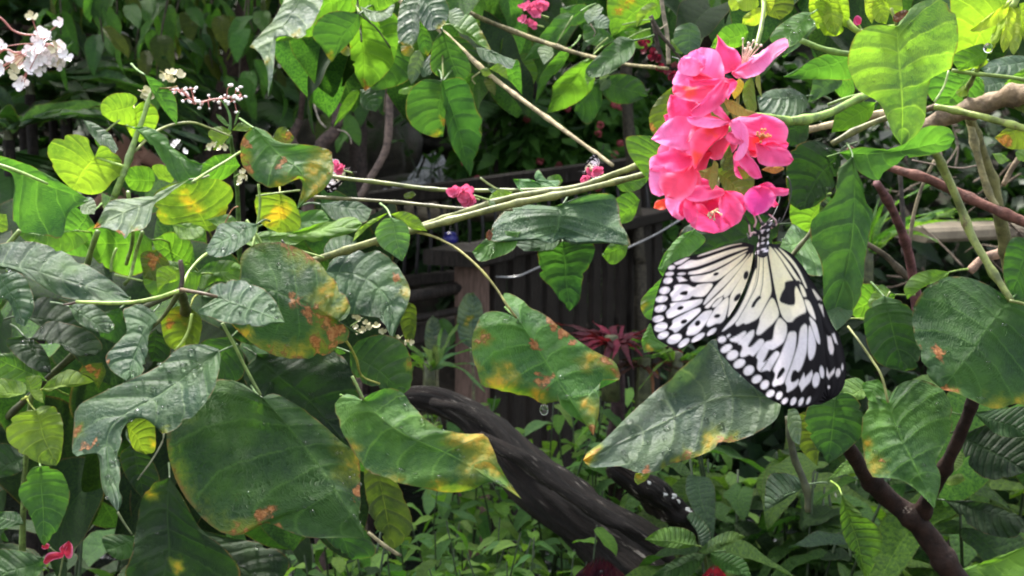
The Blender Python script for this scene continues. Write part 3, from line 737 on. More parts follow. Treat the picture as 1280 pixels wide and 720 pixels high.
P_ = lambda x, y, z: (px0 + x, py0 + y, z)
fl = 0.15; Hd = pz
hand = Wp(186, 196, DP - 0.30)
vs = [P_(0, 0, 0.80), P_(0, .01, 0.98), P_(0, .02, 1.12), P_(0.01, .0, Hd - 0.135), P_(0.005, -.02, Hd - 0.04), P_(0.005, -.02, Hd + 0.045),
      P_(.14, .01, 1.16), P_(.33, -.13, 1.16), tuple(hand + np.array([0.05, 0.04, -0.05])), tuple(hand),
      P_(-.14, .01, 1.16), P_(-.22, -.08, 0.98), P_(0.0, -.26, 1.18), tuple(hand + np.array([-0.03, -0.02, -0.04])),
      P_(.09, 0, .77), P_(.10, .0, .46), P_(.10, .02, .20), P_(.10, -.10, .175), P_(-.09, 0, .77), P_(-.10, .0, .46), P_(-.10, .02, .20), P_(-.10, -.10, .175)]
ed = [(0, 1), (1, 2), (2, 3), (3, 4), (4, 5), (2, 6), (6, 7), (7, 8), (8, 9), (2, 10), (10, 11), (11, 12), (12, 13), (0, 14), (14, 15), (15, 16), (16, 17), (0, 18), (18, 19), (19, 20), (20, 21)]
ra = [.11, .10, .12, .045, (.062, .072), (.07, .08), .05, .036, .026, .032, .05, .036, .026, .03, .075, .05, .036, .03, .075, .05, .036, .03]
for h0, sgn in ((9, 1), (13, -1)):
    hp = np.array(vs[h0])
    for k in range(5):
        if k < 4: q = [hp + np.array([-.028, -.02, .022 - .014 * k]), hp + np.array([-.058, -.028, .018 - .015 * k]), hp + np.array([-.074, -.015, .006 - .015 * k])]
        else: q = [hp + np.array([-.01, -.02, .035]), hp + np.array([-.028, -.03, .052])]
        a0 = h0
        for i, p in enumerate(q):
            vs.append(tuple(p)); ra.append(.0085 - .001 * i); ed.append((a0, len(vs) - 1)); a0 = len(vs) - 1
vs.append(P_(0.005, -.115, Hd - 0.01)); ra.append(.012); ed.append((4, len(vs) - 1))     # nose
body = skin_body('body', vs, ed, ra, M['skin'], person)
jv = [vs[0], vs[1], vs[2], P_(0, .01, 1.235), vs[6], vs[7], tuple(np.array(vs[7]) * .2 + np.array(vs[8]) * .8), vs[10], vs[11], tuple(np.array(vs[11]) * .15 + np.array(vs[12]) * .85)]
skin_body('jacket', jv, [(0, 1), (1, 2), (2, 3), (2, 4), (4, 5), (5, 6), (2, 7), (7, 8), (8, 9)], [.135, .12, .145, .07, .07, .052, .042, .07, .052, .042], M['cloth'], person)
tv = [vs[0], vs[14], vs[15], vs[16], vs[18], vs[19], vs[20]]
skin_body('trousers', tv, [(0, 1), (1, 2), (2, 3), (0, 4), (4, 5), (5, 6)], [.13, .09, .068, .055, .09, .068, .055], M['cloth'], person)
skin_body('hair', [P_(0.005, .03, Hd - 0.05), P_(0.005, .015, Hd + 0.05), P_(0.005, -.02, Hd + 0.095)], [(0, 1), (1, 2)], [.075, .088, .07], M['hair'], person)
parts = []
for k in range(9):
    a = -1.0 + 2.0 * k / 8; parts.append(blob(P_(0.005 + .075 * math.sin(a), -.02 - .085 * math.cos(a), Hd + 0.018 - .004 * math.cos(a)), .0055, 6, 4))
V, Fc, _ = join(parts); mesh_obj('bead_band', V, Fc, M['bead'], person)

# ------------------------------------------------------------------ dead log and stump
DL = 1.30
log = thing('fallen_log', 'dark wet dead log sloping down behind the yellowing leaves', 'log', tuple(Wp(700, 640, DL)))
V, Fc, uv = ptube([(430, 512), (520, 498), (575, 512), (620, 545), (655, 592), (715, 640), (790, 690), (900, 765)], [11, 13, 18, 26, 34, 39, 44, 48], [1.45, 1.42, 1.40, 1.36, 1.32, 1.28, 1.24, 1.2], seg=72, n=220, rough=0.14, ridge=.075)
mesh_obj('trunk', V, Fc, M['log'], log, uv=uv)
V, Fc, uv = ptube([(600, 545), (650, 572), (715, 618), (800, 672), (850, 708)], [7, 11, 9, 10, 6], [1.29, 1.265, 1.22, 1.18, 1.17], seg=12, n=50, rough=0.3)
mesh_obj('bark_ridge', V, Fc, M['log'], log, uv=uv)
V, Fc, uv = ptube([(540, 503), (600, 520), (640, 560), (690, 610)], [5, 8, 9, 4], [1.385, 1.345, 1.30, 1.25], seg=10, n=40, rough=0.3)
mesh_obj('bark_ridge', V, Fc, M['log'], log, uv=uv)
stump = thing('broken_branch', 'broken dead branch with pale lichen under the grey leaf', 'branch', tuple(Wp(800, 620, 1.2)))
V, Fc, uv = ptube([(768, 578), (782, 592), (820, 622), (862, 652), (900, 690)], [13, 19, 18, 14, 9], [1.1, 1.1, 1.12, 1.15, 1.2], seg=40, n=90, rough=0.24, ridge=.10)
mesh_obj('wood', V, Fc, M['log'], stump, uv=uv)
rl = np.random.default_rng(12)
for i in range(14):
    f = rl.random(); c = Wp(785 + 80 * f + rl.normal() * 5, 596 + 56 * f - 9 + rl.normal() * 4, 1.085 + .05 * f)
    V, Fc = blob((0, 0, 0), (0.0022 + .003 * rl.random(), .0015, .0015 + .0018 * rl.random()), 7, 4); mesh_obj('lichen', V + c, Fc, simple_mat('lichen', (0.5, 0.5, 0.47), 0.9) if i == 0 else bpy.data.materials['lichen'], stump)


# ------------------------------------------------------------------ smaller plants around
def gpt(px, d):
    """Point on the ground under picture column px at depth d."""
    p = Wp(px, 400, d); return (float(p[0]), float(p[1]), float(ground_z(p[0], p[1])))


# leafy seedlings along the bottom, each a plant of its own
k = 0
for (px, d, h, label) in [
    (430, 1.25, 640, 'leafy seedling under the big left leaf'), (480, 1.12, 622, 'leafy seedling low in the gap left of the log'), (530, 1.30, 648, 'bright leafy seedling under the wrinkled leaf tip'),
    (560, 1.15, 668, 'leafy seedling at the bottom edge below the log'), (600, 1.22, 682, 'pale leafy seedling in front of the dark log hollow'), (640, 1.10, 705, 'bushy seedling at the bottom below the log'),
    (668, 1.16, 712, 'bushy light green seedling against the log'), (700, 1.08, 716, 'low seedling beside the dark red bud'), (505, 1.45, 600, 'seedling close behind the log end'),
    (455, 1.4, 640, 'dark leafy seedling deep behind the left leaves'), (415, 1.1, 690, 'leafy seedling at the bottom edge under the largest leaf tip'), (520, 1.05, 690, 'fresh seedling at the bottom edge left of the log foot'),
    (575, 1.35, 650, 'pale thin seedling in the dark hollow under the log'), (610, 1.02, 708, 'fresh low seedling at the bottom edge in the middle'), (632, 1.12, 712, 'seedling below the underside of the log'), (545, 1.25, 660, 'bushy seedling between the hollow and the left leaves')]:
    plant('seedling', label, 'plant', gpt(px, d), top_h(px, h, d), 4, 'ovate', 0.036, 8, ['fresh', 'light', 'light', 'mid', 'mint'], 200 + k, 0.35, 'seedlings along the bottom', r=0.0014, lo=.5); k += 1
for (px, d, h, label) in [
    (690, 1.75, 470, 'leafy plant behind the log under the split yellow leaf'), (735, 1.65, 480, 'leafy plant left of the dark stem of the red bromeliad'), (790, 1.7, 440, 'tangled fresh plant right of the bromeliad stem'),
    (830, 1.75, 460, 'tangled fresh plant just below the butterfly hindwing'), (640, 1.8, 510, 'leafy plant behind the upper end of the log'), (870, 1.7, 560, 'leafy plant behind the big grey leaf'),
    (560, 1.75, 500, 'leafy plant among the striped strap leaves'), (600, 1.62, 520, 'leafy plant between striped clump and log'), (655, 1.6, 500, 'bright leafy plant under the split leaf just above the log'), (715, 1.5, 525, 'bright leafy plant left of the grey leaf tip'), (850, 1.45, 600, 'bright leafy plant behind the lichened branch'), (760, 1.5, 560, 'leafy plant above the dark slope of the log')]:
    plant('leafy_plant', label, 'plant', gpt(px, d), top_h(px, h, d), 5, 'ovate', 0.046, 9, ['light', 'mid', 'fresh', 'mint'], 230 + k, 0.35, 'leafy plants round the log', r=0.0016, lo=.35); k += 1
# corrugated long leaves at the lower right
for (px, d, h, ln, label) in [
    (930, 1.05, 590, .10, 'dark corrugated plant right of the big grey leaf'), (960, 1.25, 560, .10, 'dark corrugated plant below the butterfly'),
    (1010, .95, 620, .10, 'dark corrugated plant left of the bright pointed leaf'), (1030, 1.2, 570, .10, 'corrugated plant left of the dark forked stem'), (1110, 1.15, 620, .11, 'corrugated plant behind the dark forked stem'),
    (1165, 1.0, 640, .11, 'corrugated plant in the angle of the forked stem'), (1215, 1.1, 560, .12, 'broad dark plant at the right of the forked stem'), (1265, 1.0, 560, .13, 'broad dark plant at the lower right corner'),
    (1240, 1.35, 470, .12, 'tall dark plant behind the right corner leaves'), (1130, 1.5, 500, .10, 'tall dark plant deep behind the forked stem'), (900, 1.35, 580, .085, 'dark plant in the shade behind the grey leaf'),
    (985, .85, 670, .075, 'low plant in the lower right with lit undersides')]:
    plant('corrugated_plant', label, 'plant', gpt(px, d), top_h(px, h, d), 4, 'lance', ln, 5, ['dark', 'mid', 'mid', 'blue', 'mid', 'light', 'fresh'], 260 + k, 0.4, 'corrugated plants at the lower right', r=0.0022, gloss=0.38, opposite=True, lo=0.4, wid=1.25); k += 1
bp_ = thing('corrugated_plant', 'young plant with bright pointed leaves over the foot of the log', 'plant', gpt(885, .9), 'corrugated plants at the lower right')
for pts, b, t, c in [([(870, 682), (868, 668), (850, 659), (826, 661), (806, 674), (826, 683), (850, 686)], (870, 680), (806, 674), 'fresh'), ([(873, 690), (890, 673), (914, 664), (932, 671), (906, 683), (884, 692)], (873, 690), (932, 671), 'light'), ([(884, 692), (866, 692), (842, 700), (812, 722), (838, 728), (868, 716)], (884, 693), (812, 722), 'dark'), ([(886, 690), (905, 690), (930, 700), (940, 722), (910, 716), (892, 704)], (886, 691), (940, 722), 'mid'), ([(878, 684), (870, 660), (858, 646), (866, 640), (882, 655), (888, 672)], (880, 686), (860, 642), 'blue')]:
    leaf(bp_, pts, b, t, .86, sy=.5, kl=.2, kr=.2, col=c, gloss=.4, mat='leaf_rough', nv=12)
stem(bp_, [(880, 688), (884, 720), (888, 780)], 2.2, [.865, .88, .9], (.05, .09, .025))

# lower left
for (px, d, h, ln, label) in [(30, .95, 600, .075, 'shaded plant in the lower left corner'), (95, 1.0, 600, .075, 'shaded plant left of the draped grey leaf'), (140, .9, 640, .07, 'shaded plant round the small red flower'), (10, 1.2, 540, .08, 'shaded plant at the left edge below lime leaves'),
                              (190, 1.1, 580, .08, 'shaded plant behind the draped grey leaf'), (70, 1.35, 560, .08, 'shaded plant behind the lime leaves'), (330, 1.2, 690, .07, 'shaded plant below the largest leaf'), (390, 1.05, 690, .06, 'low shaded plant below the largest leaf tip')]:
    plant('shade_plant', label, 'plant', gpt(px, d), top_h(px, h, d), 4, 'ovate', ln, 5, ['dark', 'deep', 'deep', 'deep'], 300 + k, 0.4, 'shaded plants at the lower left', r=0.002, wid=1.15); k += 1  # mostly deep green: the corner's shade is put into the leaf colour
# spiky dark clumps, ferns and a striped clump
def clump(name, label, cat, loc, n, ln, cols, seed, group=None, erect=0.8, gloss=0.35, wid=1.0, kind='strap'):
    rg = random.Random(seed); t = thing(name, label, cat, loc, group)
    V, Fc, uv = tube([Vector(loc) - Vector((0, 0, .05)), Vector(loc) + Vector((0, 0, .03))], [.012, .008], seg=6, n=4); mesh_obj('stem', V, Fc, M['stem'], t, uv=uv, col=(.06, .07, .03, 1))
    for i in range(n):
        a = i * 2.4 + rg.uniform(-.3, .3); e = erect * rg.uniform(0.25, 1.7)
        put_leaf(t, kind, Vector(loc) + Vector((math.cos(a) * .008, math.sin(a) * .008, .02)), (math.cos(a), math.sin(a), e), (0, 0, 1), ln * rg.uniform(.7, 1.15), rg.choice(cols), gloss, rng=rg, wid=wid)
    return t


for i, (px, py, d, ln, label) in enumerate([(38, 118, 2.6, .34, 'dark spiky clump below the white flowers'), (10, 175, 2.4, .3, 'dark spiky clump at the left edge'), (80, 130, 3.0, .36, 'dark spiky clump behind the white flowers'),
                                            (22, 30, 3.2, .45, 'tall spiky leaves at the top left corner'), (60, 40, 3.4, .4, 'spiky leaves behind the white flower stalk')]):
    c = Wp(px, py, d); t = clump('spiky_plant', label, 'plant', tuple(c), 17, ln, ['deep', 'blue', 'dark'], 400 + i, 'dark spiky clumps at the left', 0.5, wid=1.1)
    V, Fc, uv = tube([(c[0], c[1], float(ground_z(c[0], c[1])) - .05), c], [.014, .012], seg=7, n=6, rough=.15); mesh_obj('trunk', V, Fc, M['bark'], t, uv=uv, col=(.014, .011, .009, 1))


def fern(label, loc, ln, n, seed, col='dark', group='dim ferns behind the left leaves'):
    rg = random.Random(seed); t = thing('fern', label, 'fern', loc, group)
    for i in range(n):
        a = i * 2.4 + rg.uniform(-.4, .4); L = ln * rg.uniform(.75, 1.1); P = []
        for q in np.linspace(0, 1, 13): P.append(np.array(loc) + np.array([math.cos(a), math.sin(a), 0]) * L * q * .9 + np.array([0, 0, L * (.75 * q - .8 * q * q)]))
        P = np.array(P); V0, F0, _ = tube(P, [.003, .001], seg=4, n=13); parts = [(V0, F0)]
        T = np.gradient(P, axis=0); T /= np.linalg.norm(T, axis=1)[:, None]; sd_ = np.array([-math.sin(a), math.cos(a), 0])
        C = catmull(P, 34)
        for j in range(3, 33):
            w = .24 * L * math.sin(math.pi * (j / 34) ** .8) + .01; tt = T[min(12, j * 13 // 34)]
            for s in (1, -1):
                e = C[j] + sd_ * s * w + tt * w * .35 - np.array([0, 0, w * .25]); bw = tt * .011 * L / .4
                parts.append((np.array([C[j] - bw, C[j] + bw, (C[j] + e) / 2 + bw * .8, e, (C[j] + e) / 2 - bw * .8]), [[0, 1, 2, 4], [4, 2, 3]]))
        V, Fc, _ = join(parts); mk = np.zeros((len(V), 4)); mk[:, 3] = 1
        mesh_obj('frond', V, Fc, M['leaf_far'], t, uv=np.full((len(V), 2), .4), mk=mk, col=(*PAL[col], .4))
    V, Fc, uv = tube([(loc[0], loc[1], float(ground_z(loc[0], loc[1])) - .03), loc], [.012, .009], seg=6, n=4); mesh_obj('stem', V, Fc, M['bark'], t, uv=uv, col=(.014, .011, .008, 1))
    return t


for i, (px, py, d, ln, label) in enumerate([(85, 130, 3.3, .36, 'dim arching fern right of the spiky clump'), (25, 215, 2.9, .28, 'dim fern below the dark spiky clump'), (255, 120, 4.1, .45, 'dim fern under the overhanging tree'), (10, 230, 2.7, .4, 'dim fern at the left edge'), (300, 150, 4.0, .5, 'dim fern behind the budding spray'),
                                            (620, 150, 4.9, .45, 'dim fern beside the falling water')]):
    fern(label, tuple(Wp(px, py, d)), ln, 13, 430 + i)
clump('striped_plant', 'pale green striped strap leaved clump behind the log', 'plant', tuple(Wp(537, 478, 1.75)), 16, .085, ['light', 'mint', 'pale', 'light'], 440, None, 1.1, wid=1.3)
clump('striped_plant', 'small grey green strap leaved clump below the broad far railing', 'plant', tuple(Wp(655, 185, 5.0)), 22, .22, ['pale', 'blue', 'mid'], 441, None, .6)
clump('grass_tuft', 'thin pale grass tuft left of the bare reddish stem', 'plant', tuple(Wp(1085, 330, 2.1)), 26, .16, ['fresh', 'light', 'mid'], 442, None, 1.6, wid=.5)
clump('grass_tuft', 'thin tangled grass tuft under the butterfly', 'plant', tuple(Wp(845, 470, 1.5)), 22, .06, ['fresh', 'light', 'mid'], 443, None, .9, wid=.6)

# far flowering bushes with pink heads
def fbush(label, px, py, d, seed, nf):
    rg = random.Random(seed); c = Wp(px, py, d); z0 = float(ground_z(c[0], c[1])); loc = (float(c[0]), float(c[1]), z0)
    t = plant('flowering_bush', label, 'bush', loc, float(c[2]) - z0 + .12, 8, 'far', .10, 12, ['mid', 'mid', 'dark', 'blue'], seed, .38, 'pink flowering bushes across the stream', r=.005, gloss=.35, wid=1.3)
    V, Fc, uv, mk = leaf_cloud(700, c + np.array([0, .1, -.05]), (.35, .2, .28), .09, np.random.default_rng(seed))
    mesh_obj('foliage', V, Fc, M['leaf_far'], t, uv=uv, mk=mk, col=(*PAL['mid'], .4), origin=c, kind='stuff')
    for i in range(nf):
        q = c + np.array([rg.uniform(-.3, .3), -.22 + rg.uniform(-.05, .05), rg.uniform(-.2, .25)]); parts = []
        for j in range(16):
            v = Vector((rg.gauss(0, 1), rg.gauss(0, 1), rg.gauss(0, 1))).normalized(); b, f = blob((0, 0, 0), (.0075, .0075, .0035), 6, 4)
            mrot = np.array(v.to_track_quat('Z', 'Y').to_matrix()); parts.append((b @ mrot.T + q + np.array(v) * .012, f))
        V, Fc, _ = join(parts); mk = np.zeros((len(V), 4)); mk[:, 3] = 1
        mesh_obj('flower_head', V, Fc, M['petal'], t, uv=np.full((len(V), 2), .4), mk=mk, col=(.50, .11, .13, .5), origin=q)


fbush('far bush with pink heads left of the thin trunk', 690, 175, 4.9, 500, 6); fbush('far bush with pink heads above the broad railing', 745, 150, 5.1, 501, 8)
fbush('far bush with pink heads behind the cream branch', 640, 205, 5.2, 502, 5); fbush('far bush with pink heads right of the thin trunk', 800, 185, 5.0, 503, 4)
# thin trunks behind
for i, (pts, r, d, col, label) in enumerate([
    ([(790, -10), (783, 100), (792, 230), (800, 330)], [8, 7, 8], 3.7, (.045, .04, .03), 'slim dark trunk behind the pink flowering head'),
    ([(487, 110), (484, 180), (462, 225), (440, 260)], [5, 5, 4], 1.9, (.12, .09, .08), 'slim bent grey brown stem behind the hanging leaves'),
    ([(425, 100), (420, 160), (400, 185), (385, 240)], [7, 8, 9], 2.4, (.07, .05, .045), 'leaning brown trunk under the hanging leaves'),
    ([(445, 110), (448, 200), (446, 330)], [11, 12, 12], 3.2, (.03, .022, .02), 'straight dark trunk at the fence corner'),
    ([(655, 60), (664, 130), (660, 230)], [8, 9, 9], 5.4, (.02, .017, .015), 'dark trunk above the far railing'),
    ([(375, 150), (366, 175), (385, 200)], [5, 5, 4], 2.6, (.07, .05, .045), 'short crooked brown stem left of the leaning trunk')]):
    p = np.array(pts, float); t = thing('slim_tree', label, 'tree', tuple(Wp(p[-1, 0], p[-1, 1], d)))
    V, Fc, uv = ptube(p, r, d, seg=10, n=30, rough=.1); mesh_obj('trunk', V, Fc, M['bark'], t, uv=uv, col=(*col, 1))
    e = Wp(p[-1, 0], p[-1, 1], d); V, Fc, uv = tube([e, (e[0] + .02, e[1], float(ground_z(e[0], e[1])) - .05)], r[-1] * d / F, seg=8, n=8, rough=.1); mesh_obj('trunk_foot', V, Fc, M['bark'], t, uv=uv, col=(*col, 1))
    tp = Wp(p[0, 0], p[0, 1], d); V, Fc, uv = tube([tp, tp + np.array([.05, .02, .5]), tp + np.array([0, .1, 1.1])], r[0] * d / F * .8, seg=8, n=10, rough=.1); mesh_obj('limb', V, Fc, M['bark'], t, uv=uv, col=(*col, 1))
    V, Fc, uv, mk = leaf_cloud(900, tp + np.array([0, .25, 1.2]), (.6, .5, .35), .10, np.random.default_rng(520 + i)); mesh_obj('crown', V, Fc, M['leaf_far'], t, uv=uv, mk=mk, col=(*PAL['mid'], .4), origin=tp, kind='stuff')
# overhanging tree at the top left: drooping leaves one by one
ot = thing('overhanging_tree', 'overhanging tree with drooping dark oval leaves at the top left', 'tree', (*Wp(250, 100, 3.3)[:2], 0.1))
ro = random.Random(77)
b0 = Wp(330, -60, 3.4)
V, Fc, uv = tube([(b0[0] - .35, b0[1] + .3, .0), (b0[0] - .2, b0[1] + .25, 1.4), b0], [.05, .045, .04], seg=9, n=24, rough=.1); mesh_obj('trunk', V, Fc, M['bark'], ot, uv=uv, col=(.05, .035, .03, 1))
nleaf = 0
for i in range(17):
    x0 = 70 + 25 * i + ro.uniform(-10, 10); y1 = ro.uniform(40, 120) if x0 < 330 else ro.uniform(70, 150); d = ro.uniform(2.35, 3.1)
    if x0 < 110: y1 = ro.uniform(10, 50)
    top = Wp(x0 + ro.uniform(10, 60), -80, d + .1); mid_ = Wp(x0 + ro.uniform(-8, 12), y1 * .4 - 20, d); end = Wp(x0, y1, d - .05)
    V, Fc, uv = tube([b0, top, mid_, end], [.014, .008, .004, .0015], seg=5, n=18); mesh_obj('branch', V, Fc, M['bark'], ot, uv=uv, col=(.05, .045, .03, 1))
    for j in range(15):
        f = j / 14; q = Vector(top).lerp(Vector(mid_), f * 2) if f < .5 else Vector(mid_).lerp(Vector(end), f * 2 - 1); a = ro.uniform(0, 6.28)
        put_leaf(ot, 'ovate', q + Vector((ro.gauss(0, .025), ro.gauss(0, .03), ro.gauss(0, .02))), (math.cos(a) * .75, math.sin(a) * .75 - .15, -ro.uniform(.45, 1.2)), (0, -.4, 1), ro.uniform(.06, .085), ro.choice(['mid', 'dark', 'olive', 'mid']), .4, rng=ro); nleaf += 1

# red bromeliad on its dark stem
br = clump('bromeliad', 'dark red spiky bromeliad below the fence boards', 'plant', tuple(Wp(764, 450, 1.5)), 46, .060, [(.08, .006, .026), (.13, .010, .036), (.05, .006, .018)], 600, None, .55, gloss=.3, wid=1.7)
V, Fc, uv = ptube([(768, 452), (772, 500), (768, 560), (770, 640)], [10, 9, 10, 10], 1.57, seg=10, n=24, rough=.12); mesh_obj('stalk', V, Fc, M['bark'], br, uv=uv, col=(.035, .02, .022, 1))
b2 = clump('bromeliad', 'withered brown bromeliad rosette right of the red one', 'plant', tuple(Wp(805, 478, 1.5)), 16, .05, [(.05, .02, .018), (.10, .05, .03), (.03, .014, .013)], 601, None, .3, gloss=.5, wid=1.3)
# variegated upright leaf and patterned leaf beside the post
vp = thing('variegated_plant', 'pale flecked leaf standing in front of the brown post', 'plant', gpt(585, 1.9))
leaf(vp, [(588, 435), (575, 425), (571, 405), (573, 385), (582, 368), (592, 366), (602, 380), (604, 405), (600, 425)], (588, 435), (590, 365), 1.9, sy=.2, col='pale', spots=[(585, 400, 8, 'y')], nv=14, mat='leaf_rough')
stem(vp, [(588, 432), (592, 480), (590, 560)], 2, 1.9, (.08, .08, .04))
vq = thing('variegated_plant', 'dark plant with pale zigzag leaf left of the post', 'plant', gpt(545, 1.95))
leaf(vq, [(540, 450), (531, 430), (533, 405), (541, 394), (549, 402), (551, 425), (548, 440)], (540, 450), (541, 393), 1.95, sy=.2, col='pale', nv=12, mat='leaf_rough')
leaf(vq, [(548, 400), (556, 398), (566, 408), (570, 425), (562, 432), (553, 420)], (548, 400), (568, 430), 1.95, sy=.2, col='mid', nv=12, mat='leaf_rough')
leaf(vq, [(552, 445), (551, 425), (556, 410), (562, 425), (560, 440)], (553, 447), (557, 409), 1.93, sy=.2, col='pale', nv=12, mat='leaf_rough')
stem(vq, [(545, 420), (547, 470), (546, 560)], 1.6, 1.95, (.08, .08, .04))


# ------------------------------------------------------------------ left foreground shrub (big heart leaves, some yellowing)
GS = (0.13, 0.20, 0.05)
sA = thing('broad_leaved_shrub', 'broad leaved shrub filling the left foreground, some leaves yellow and brown at the edge', 'shrub', gpt(300, .85))
A = lambda *a, **k: leaf(sA, *a, **k)
A([(328, 497), (300, 478), (268, 474), (238, 486), (216, 515), (208, 548), (216, 590), (232, 622), (258, 652), (283, 670), (305, 667), (318, 655), (333, 652), (350, 660), (385, 672), (425, 672), (456, 673), (452, 645), (450, 610), (450, 585), (447, 566), (428, 553), (405, 532), (380, 512), (355, 497), (340, 492)],
  (328, 497), (456, 673), .60, sy=.45, kl=.25, kr=.55, col='dark', gloss=.42, edge=.45, spots=[(440, 580, 34, 'y'), (447, 572, 24, 'y'), (449, 608, 22, 'r'), (450, 592, 16, 'o'), (331, 641, 18, 'r'), (318, 657, 20, 'o'), (345, 656, 9, 'r'), (300, 664, 9, 'o'), (237, 612, 9, 'o')],
  mid=[(328, 497), (375, 550), (415, 605), (456, 673)], drops=40, nv=11, label='largest dark heart shaped leaf with yellow and pink corner')
A([(452, 500), (436, 492), (421, 500), (418, 515), (428, 540), (442, 565), (462, 590), (490, 602), (530, 610), (560, 616), (590, 612), (612, 600), (626, 600), (652, 624), (632, 596), (622, 575), (614, 555), (605, 543), (580, 542), (552, 535), (533, 525), (517, 508), (503, 491), (487, 485), (468, 490)],
  (452, 500), (652, 624), .57, sy=.35, kl=.15, kr=.4, col='mid', gloss=.4, edge=.3, spots=[(594, 556, 44, 'y'), (602, 552, 26, 'y'), (640, 612, 22, 'y'), (615, 585, 14, 'y'), (545, 613, 22, 'y'), (585, 608, 18, 'y'), (440, 560, 14, 'y'), (490, 600, 14, 'y')],
  mid=[(452, 500), (500, 540), (570, 572), (652, 624)], wav=1.3, puck=1.6, drops=24, nv=10, label='wrinkled green leaf with yellow patch and twisted yellow tip')
A([(424, 402), (436, 412), (434, 425), (420, 438), (398, 447), (372, 448), (345, 445), (318, 431), (298, 414), (283, 398), (290, 370), (300, 345), (301, 322), (312, 308), (335, 303), (362, 306), (392, 322), (412, 342), (430, 366), (438, 384), (434, 396)],
  (424, 402), (283, 398), .63, sy=.55, kl=.3, kr=.1, col='dark', gloss=.4, spots=[(405, 396, 24, 'o'), (422, 412, 17, 'r'), (365, 442, 26, 'y'), (412, 368, 24, 'y'), (385, 318, 36, 'o'), (340, 440, 18, 'o'), (430, 385, 14, 'y'), (368, 375, 18, 'r'), (395, 432, 18, 'o'), (310, 420, 14, 'y'), (425, 430, 14, 'o'), (385, 388, 16, 'r'),],
  mid=[(424, 402), (370, 376), (325, 362), (283, 398)], edge=.8, drops=10, label='blotched yellow and brown leaf above the large dark one')
A([(272, 371), (258, 380), (247, 390), (262, 396), (283, 404), (305, 406), (330, 408), (356, 403), (345, 378), (330, 362), (308, 352), (285, 350), (268, 356), (262, 364)], (272, 371), (356, 403), .585, sy=1.0, col='blue', gloss=.26, drops=10)
A([(273, 436), (276, 448), (268, 485), (250, 512), (225, 533), (203, 542), (196, 528), (175, 522), (158, 530), (152, 550), (150, 590), (153, 625), (147, 640), (128, 612), (124, 575), (115, 560), (100, 570), (90, 565), (92, 535), (97, 508), (125, 492), (155, 478), (190, 462), (207, 450), (225, 434), (250, 430)],
  (273, 440), (147, 640), .56, sy=.85, col='blue', gloss=.22, mid=[(273, 440), (205, 490), (142, 530), (135, 580), (147, 640)], spots=[(105, 560, 14, 'r'), (120, 552, 8, 'r'), (205, 540, 10, 'y'), (100, 540, 10, 'o')], wav=.8, drops=40, NT=44, label='glossy grey green wet leaf draping down at the lower left')
A([(158, 531), (175, 521), (192, 527), (194, 562), (182, 568), (166, 560)], (165, 528), (180, 567), .585, sy=-.4, col='yellow', gloss=.5, spots=[(190, 555, 10, 'y')])
A([(-15, 325), (-10, 308), (20, 302), (55, 305), (90, 320), (120, 338), (145, 355), (164, 374), (140, 380), (115, 376), (85, 373), (60, 363), (40, 349), (15, 338), (-5, 335)], (-15, 325), (164, 374), .60, sy=.9, kl=.15, kr=.2, col='blue', gloss=.34, puck=2.2, drops=12, label='long rippled dark leaf at the left edge')
A([(0, 343), (22, 340), (36, 355), (43, 385), (31, 408), (20, 402), (10, 376), (-10, 370)], (-8, 352), (31, 408), .63, sy=.5, col='blue', gloss=.3, drops=6)
A([(86, 383), (105, 376), (128, 388), (143, 408), (136, 417), (110, 411), (95, 400)], (90, 384), (140, 415), .63, sy=.7, col='blue', gloss=.26, drops=8)
A([(38, 423), (60, 402), (90, 406), (115, 416), (128, 433), (120, 444), (95, 445), (75, 431), (50, 425)], (40, 422), (124, 440), .66, sy=.7, col='deep', gloss=.28, drops=8)
A([(7, 426), (30, 420), (50, 430), (62, 450), (64, 467), (45, 463), (22, 447)], (20, 422), (63, 466), .66, sy=.6, col='deep', gloss=.3, drops=6)
A([(30, 395), (50, 372), (85, 378), (110, 398), (100, 415), (60, 412)], (35, 392), (105, 412), .70, sy=.4, col='deep', gloss=.3)
A([(212, 597), (190, 605), (178, 622), (172, 650), (165, 690), (158, 725), (200, 765), (250, 745), (300, 722), (285, 690), (250, 660), (230, 625)], (212, 600), (200, 765), .69, sy=.25, kl=.3, col='deep', gloss=.42, spots=[(186, 613, 14, 'y'), (222, 706, 12, 'y')], drops=14)
A([(250, 662), (290, 672), (330, 681), (362, 702), (340, 745), (270, 745), (235, 720)], (255, 665), (330, 745), .73, sy=.5, col='deep', gloss=.4, drops=14)
A([(320, 443), (304, 470), (326, 502), (370, 522), (412, 548), (444, 565), (455, 522), (444, 480), (432, 450), (410, 438), (370, 440)], (325, 446), (444, 565), .70, sy=.3, col='deep', gloss=.38, spots=[], drops=14)
A([(437, 440), (450, 425), (480, 418), (503, 428), (514, 450), (515, 480), (505, 492), (480, 487), (455, 479), (440, 465)], (440, 440), (512, 488), .68, sy=.3, col='dark', gloss=.42, spots=[(512, 455, 9, 'o')])
A([(408, 340), (415, 325), (440, 313), (470, 313), (490, 325), (505, 345), (513, 365), (508, 385), (500, 402), (490, 426), (478, 402), (455, 394), (435, 392), (425, 372), (412, 355)], (408, 340), (490, 426), .73, sy=.75, kr=.2, col='blue', gloss=.25, mid=[(408, 340), (450, 345), (485, 375), (490, 426)], spots=[(508, 362, 14, 'y'), (495, 345, 8, 'r')], drops=12)
A([(498, 388), (512, 378), (520, 385), (520, 412), (515, 432), (505, 420)], (505, 382), (515, 432), .75, sy=.1, col='olive', gloss=.4)
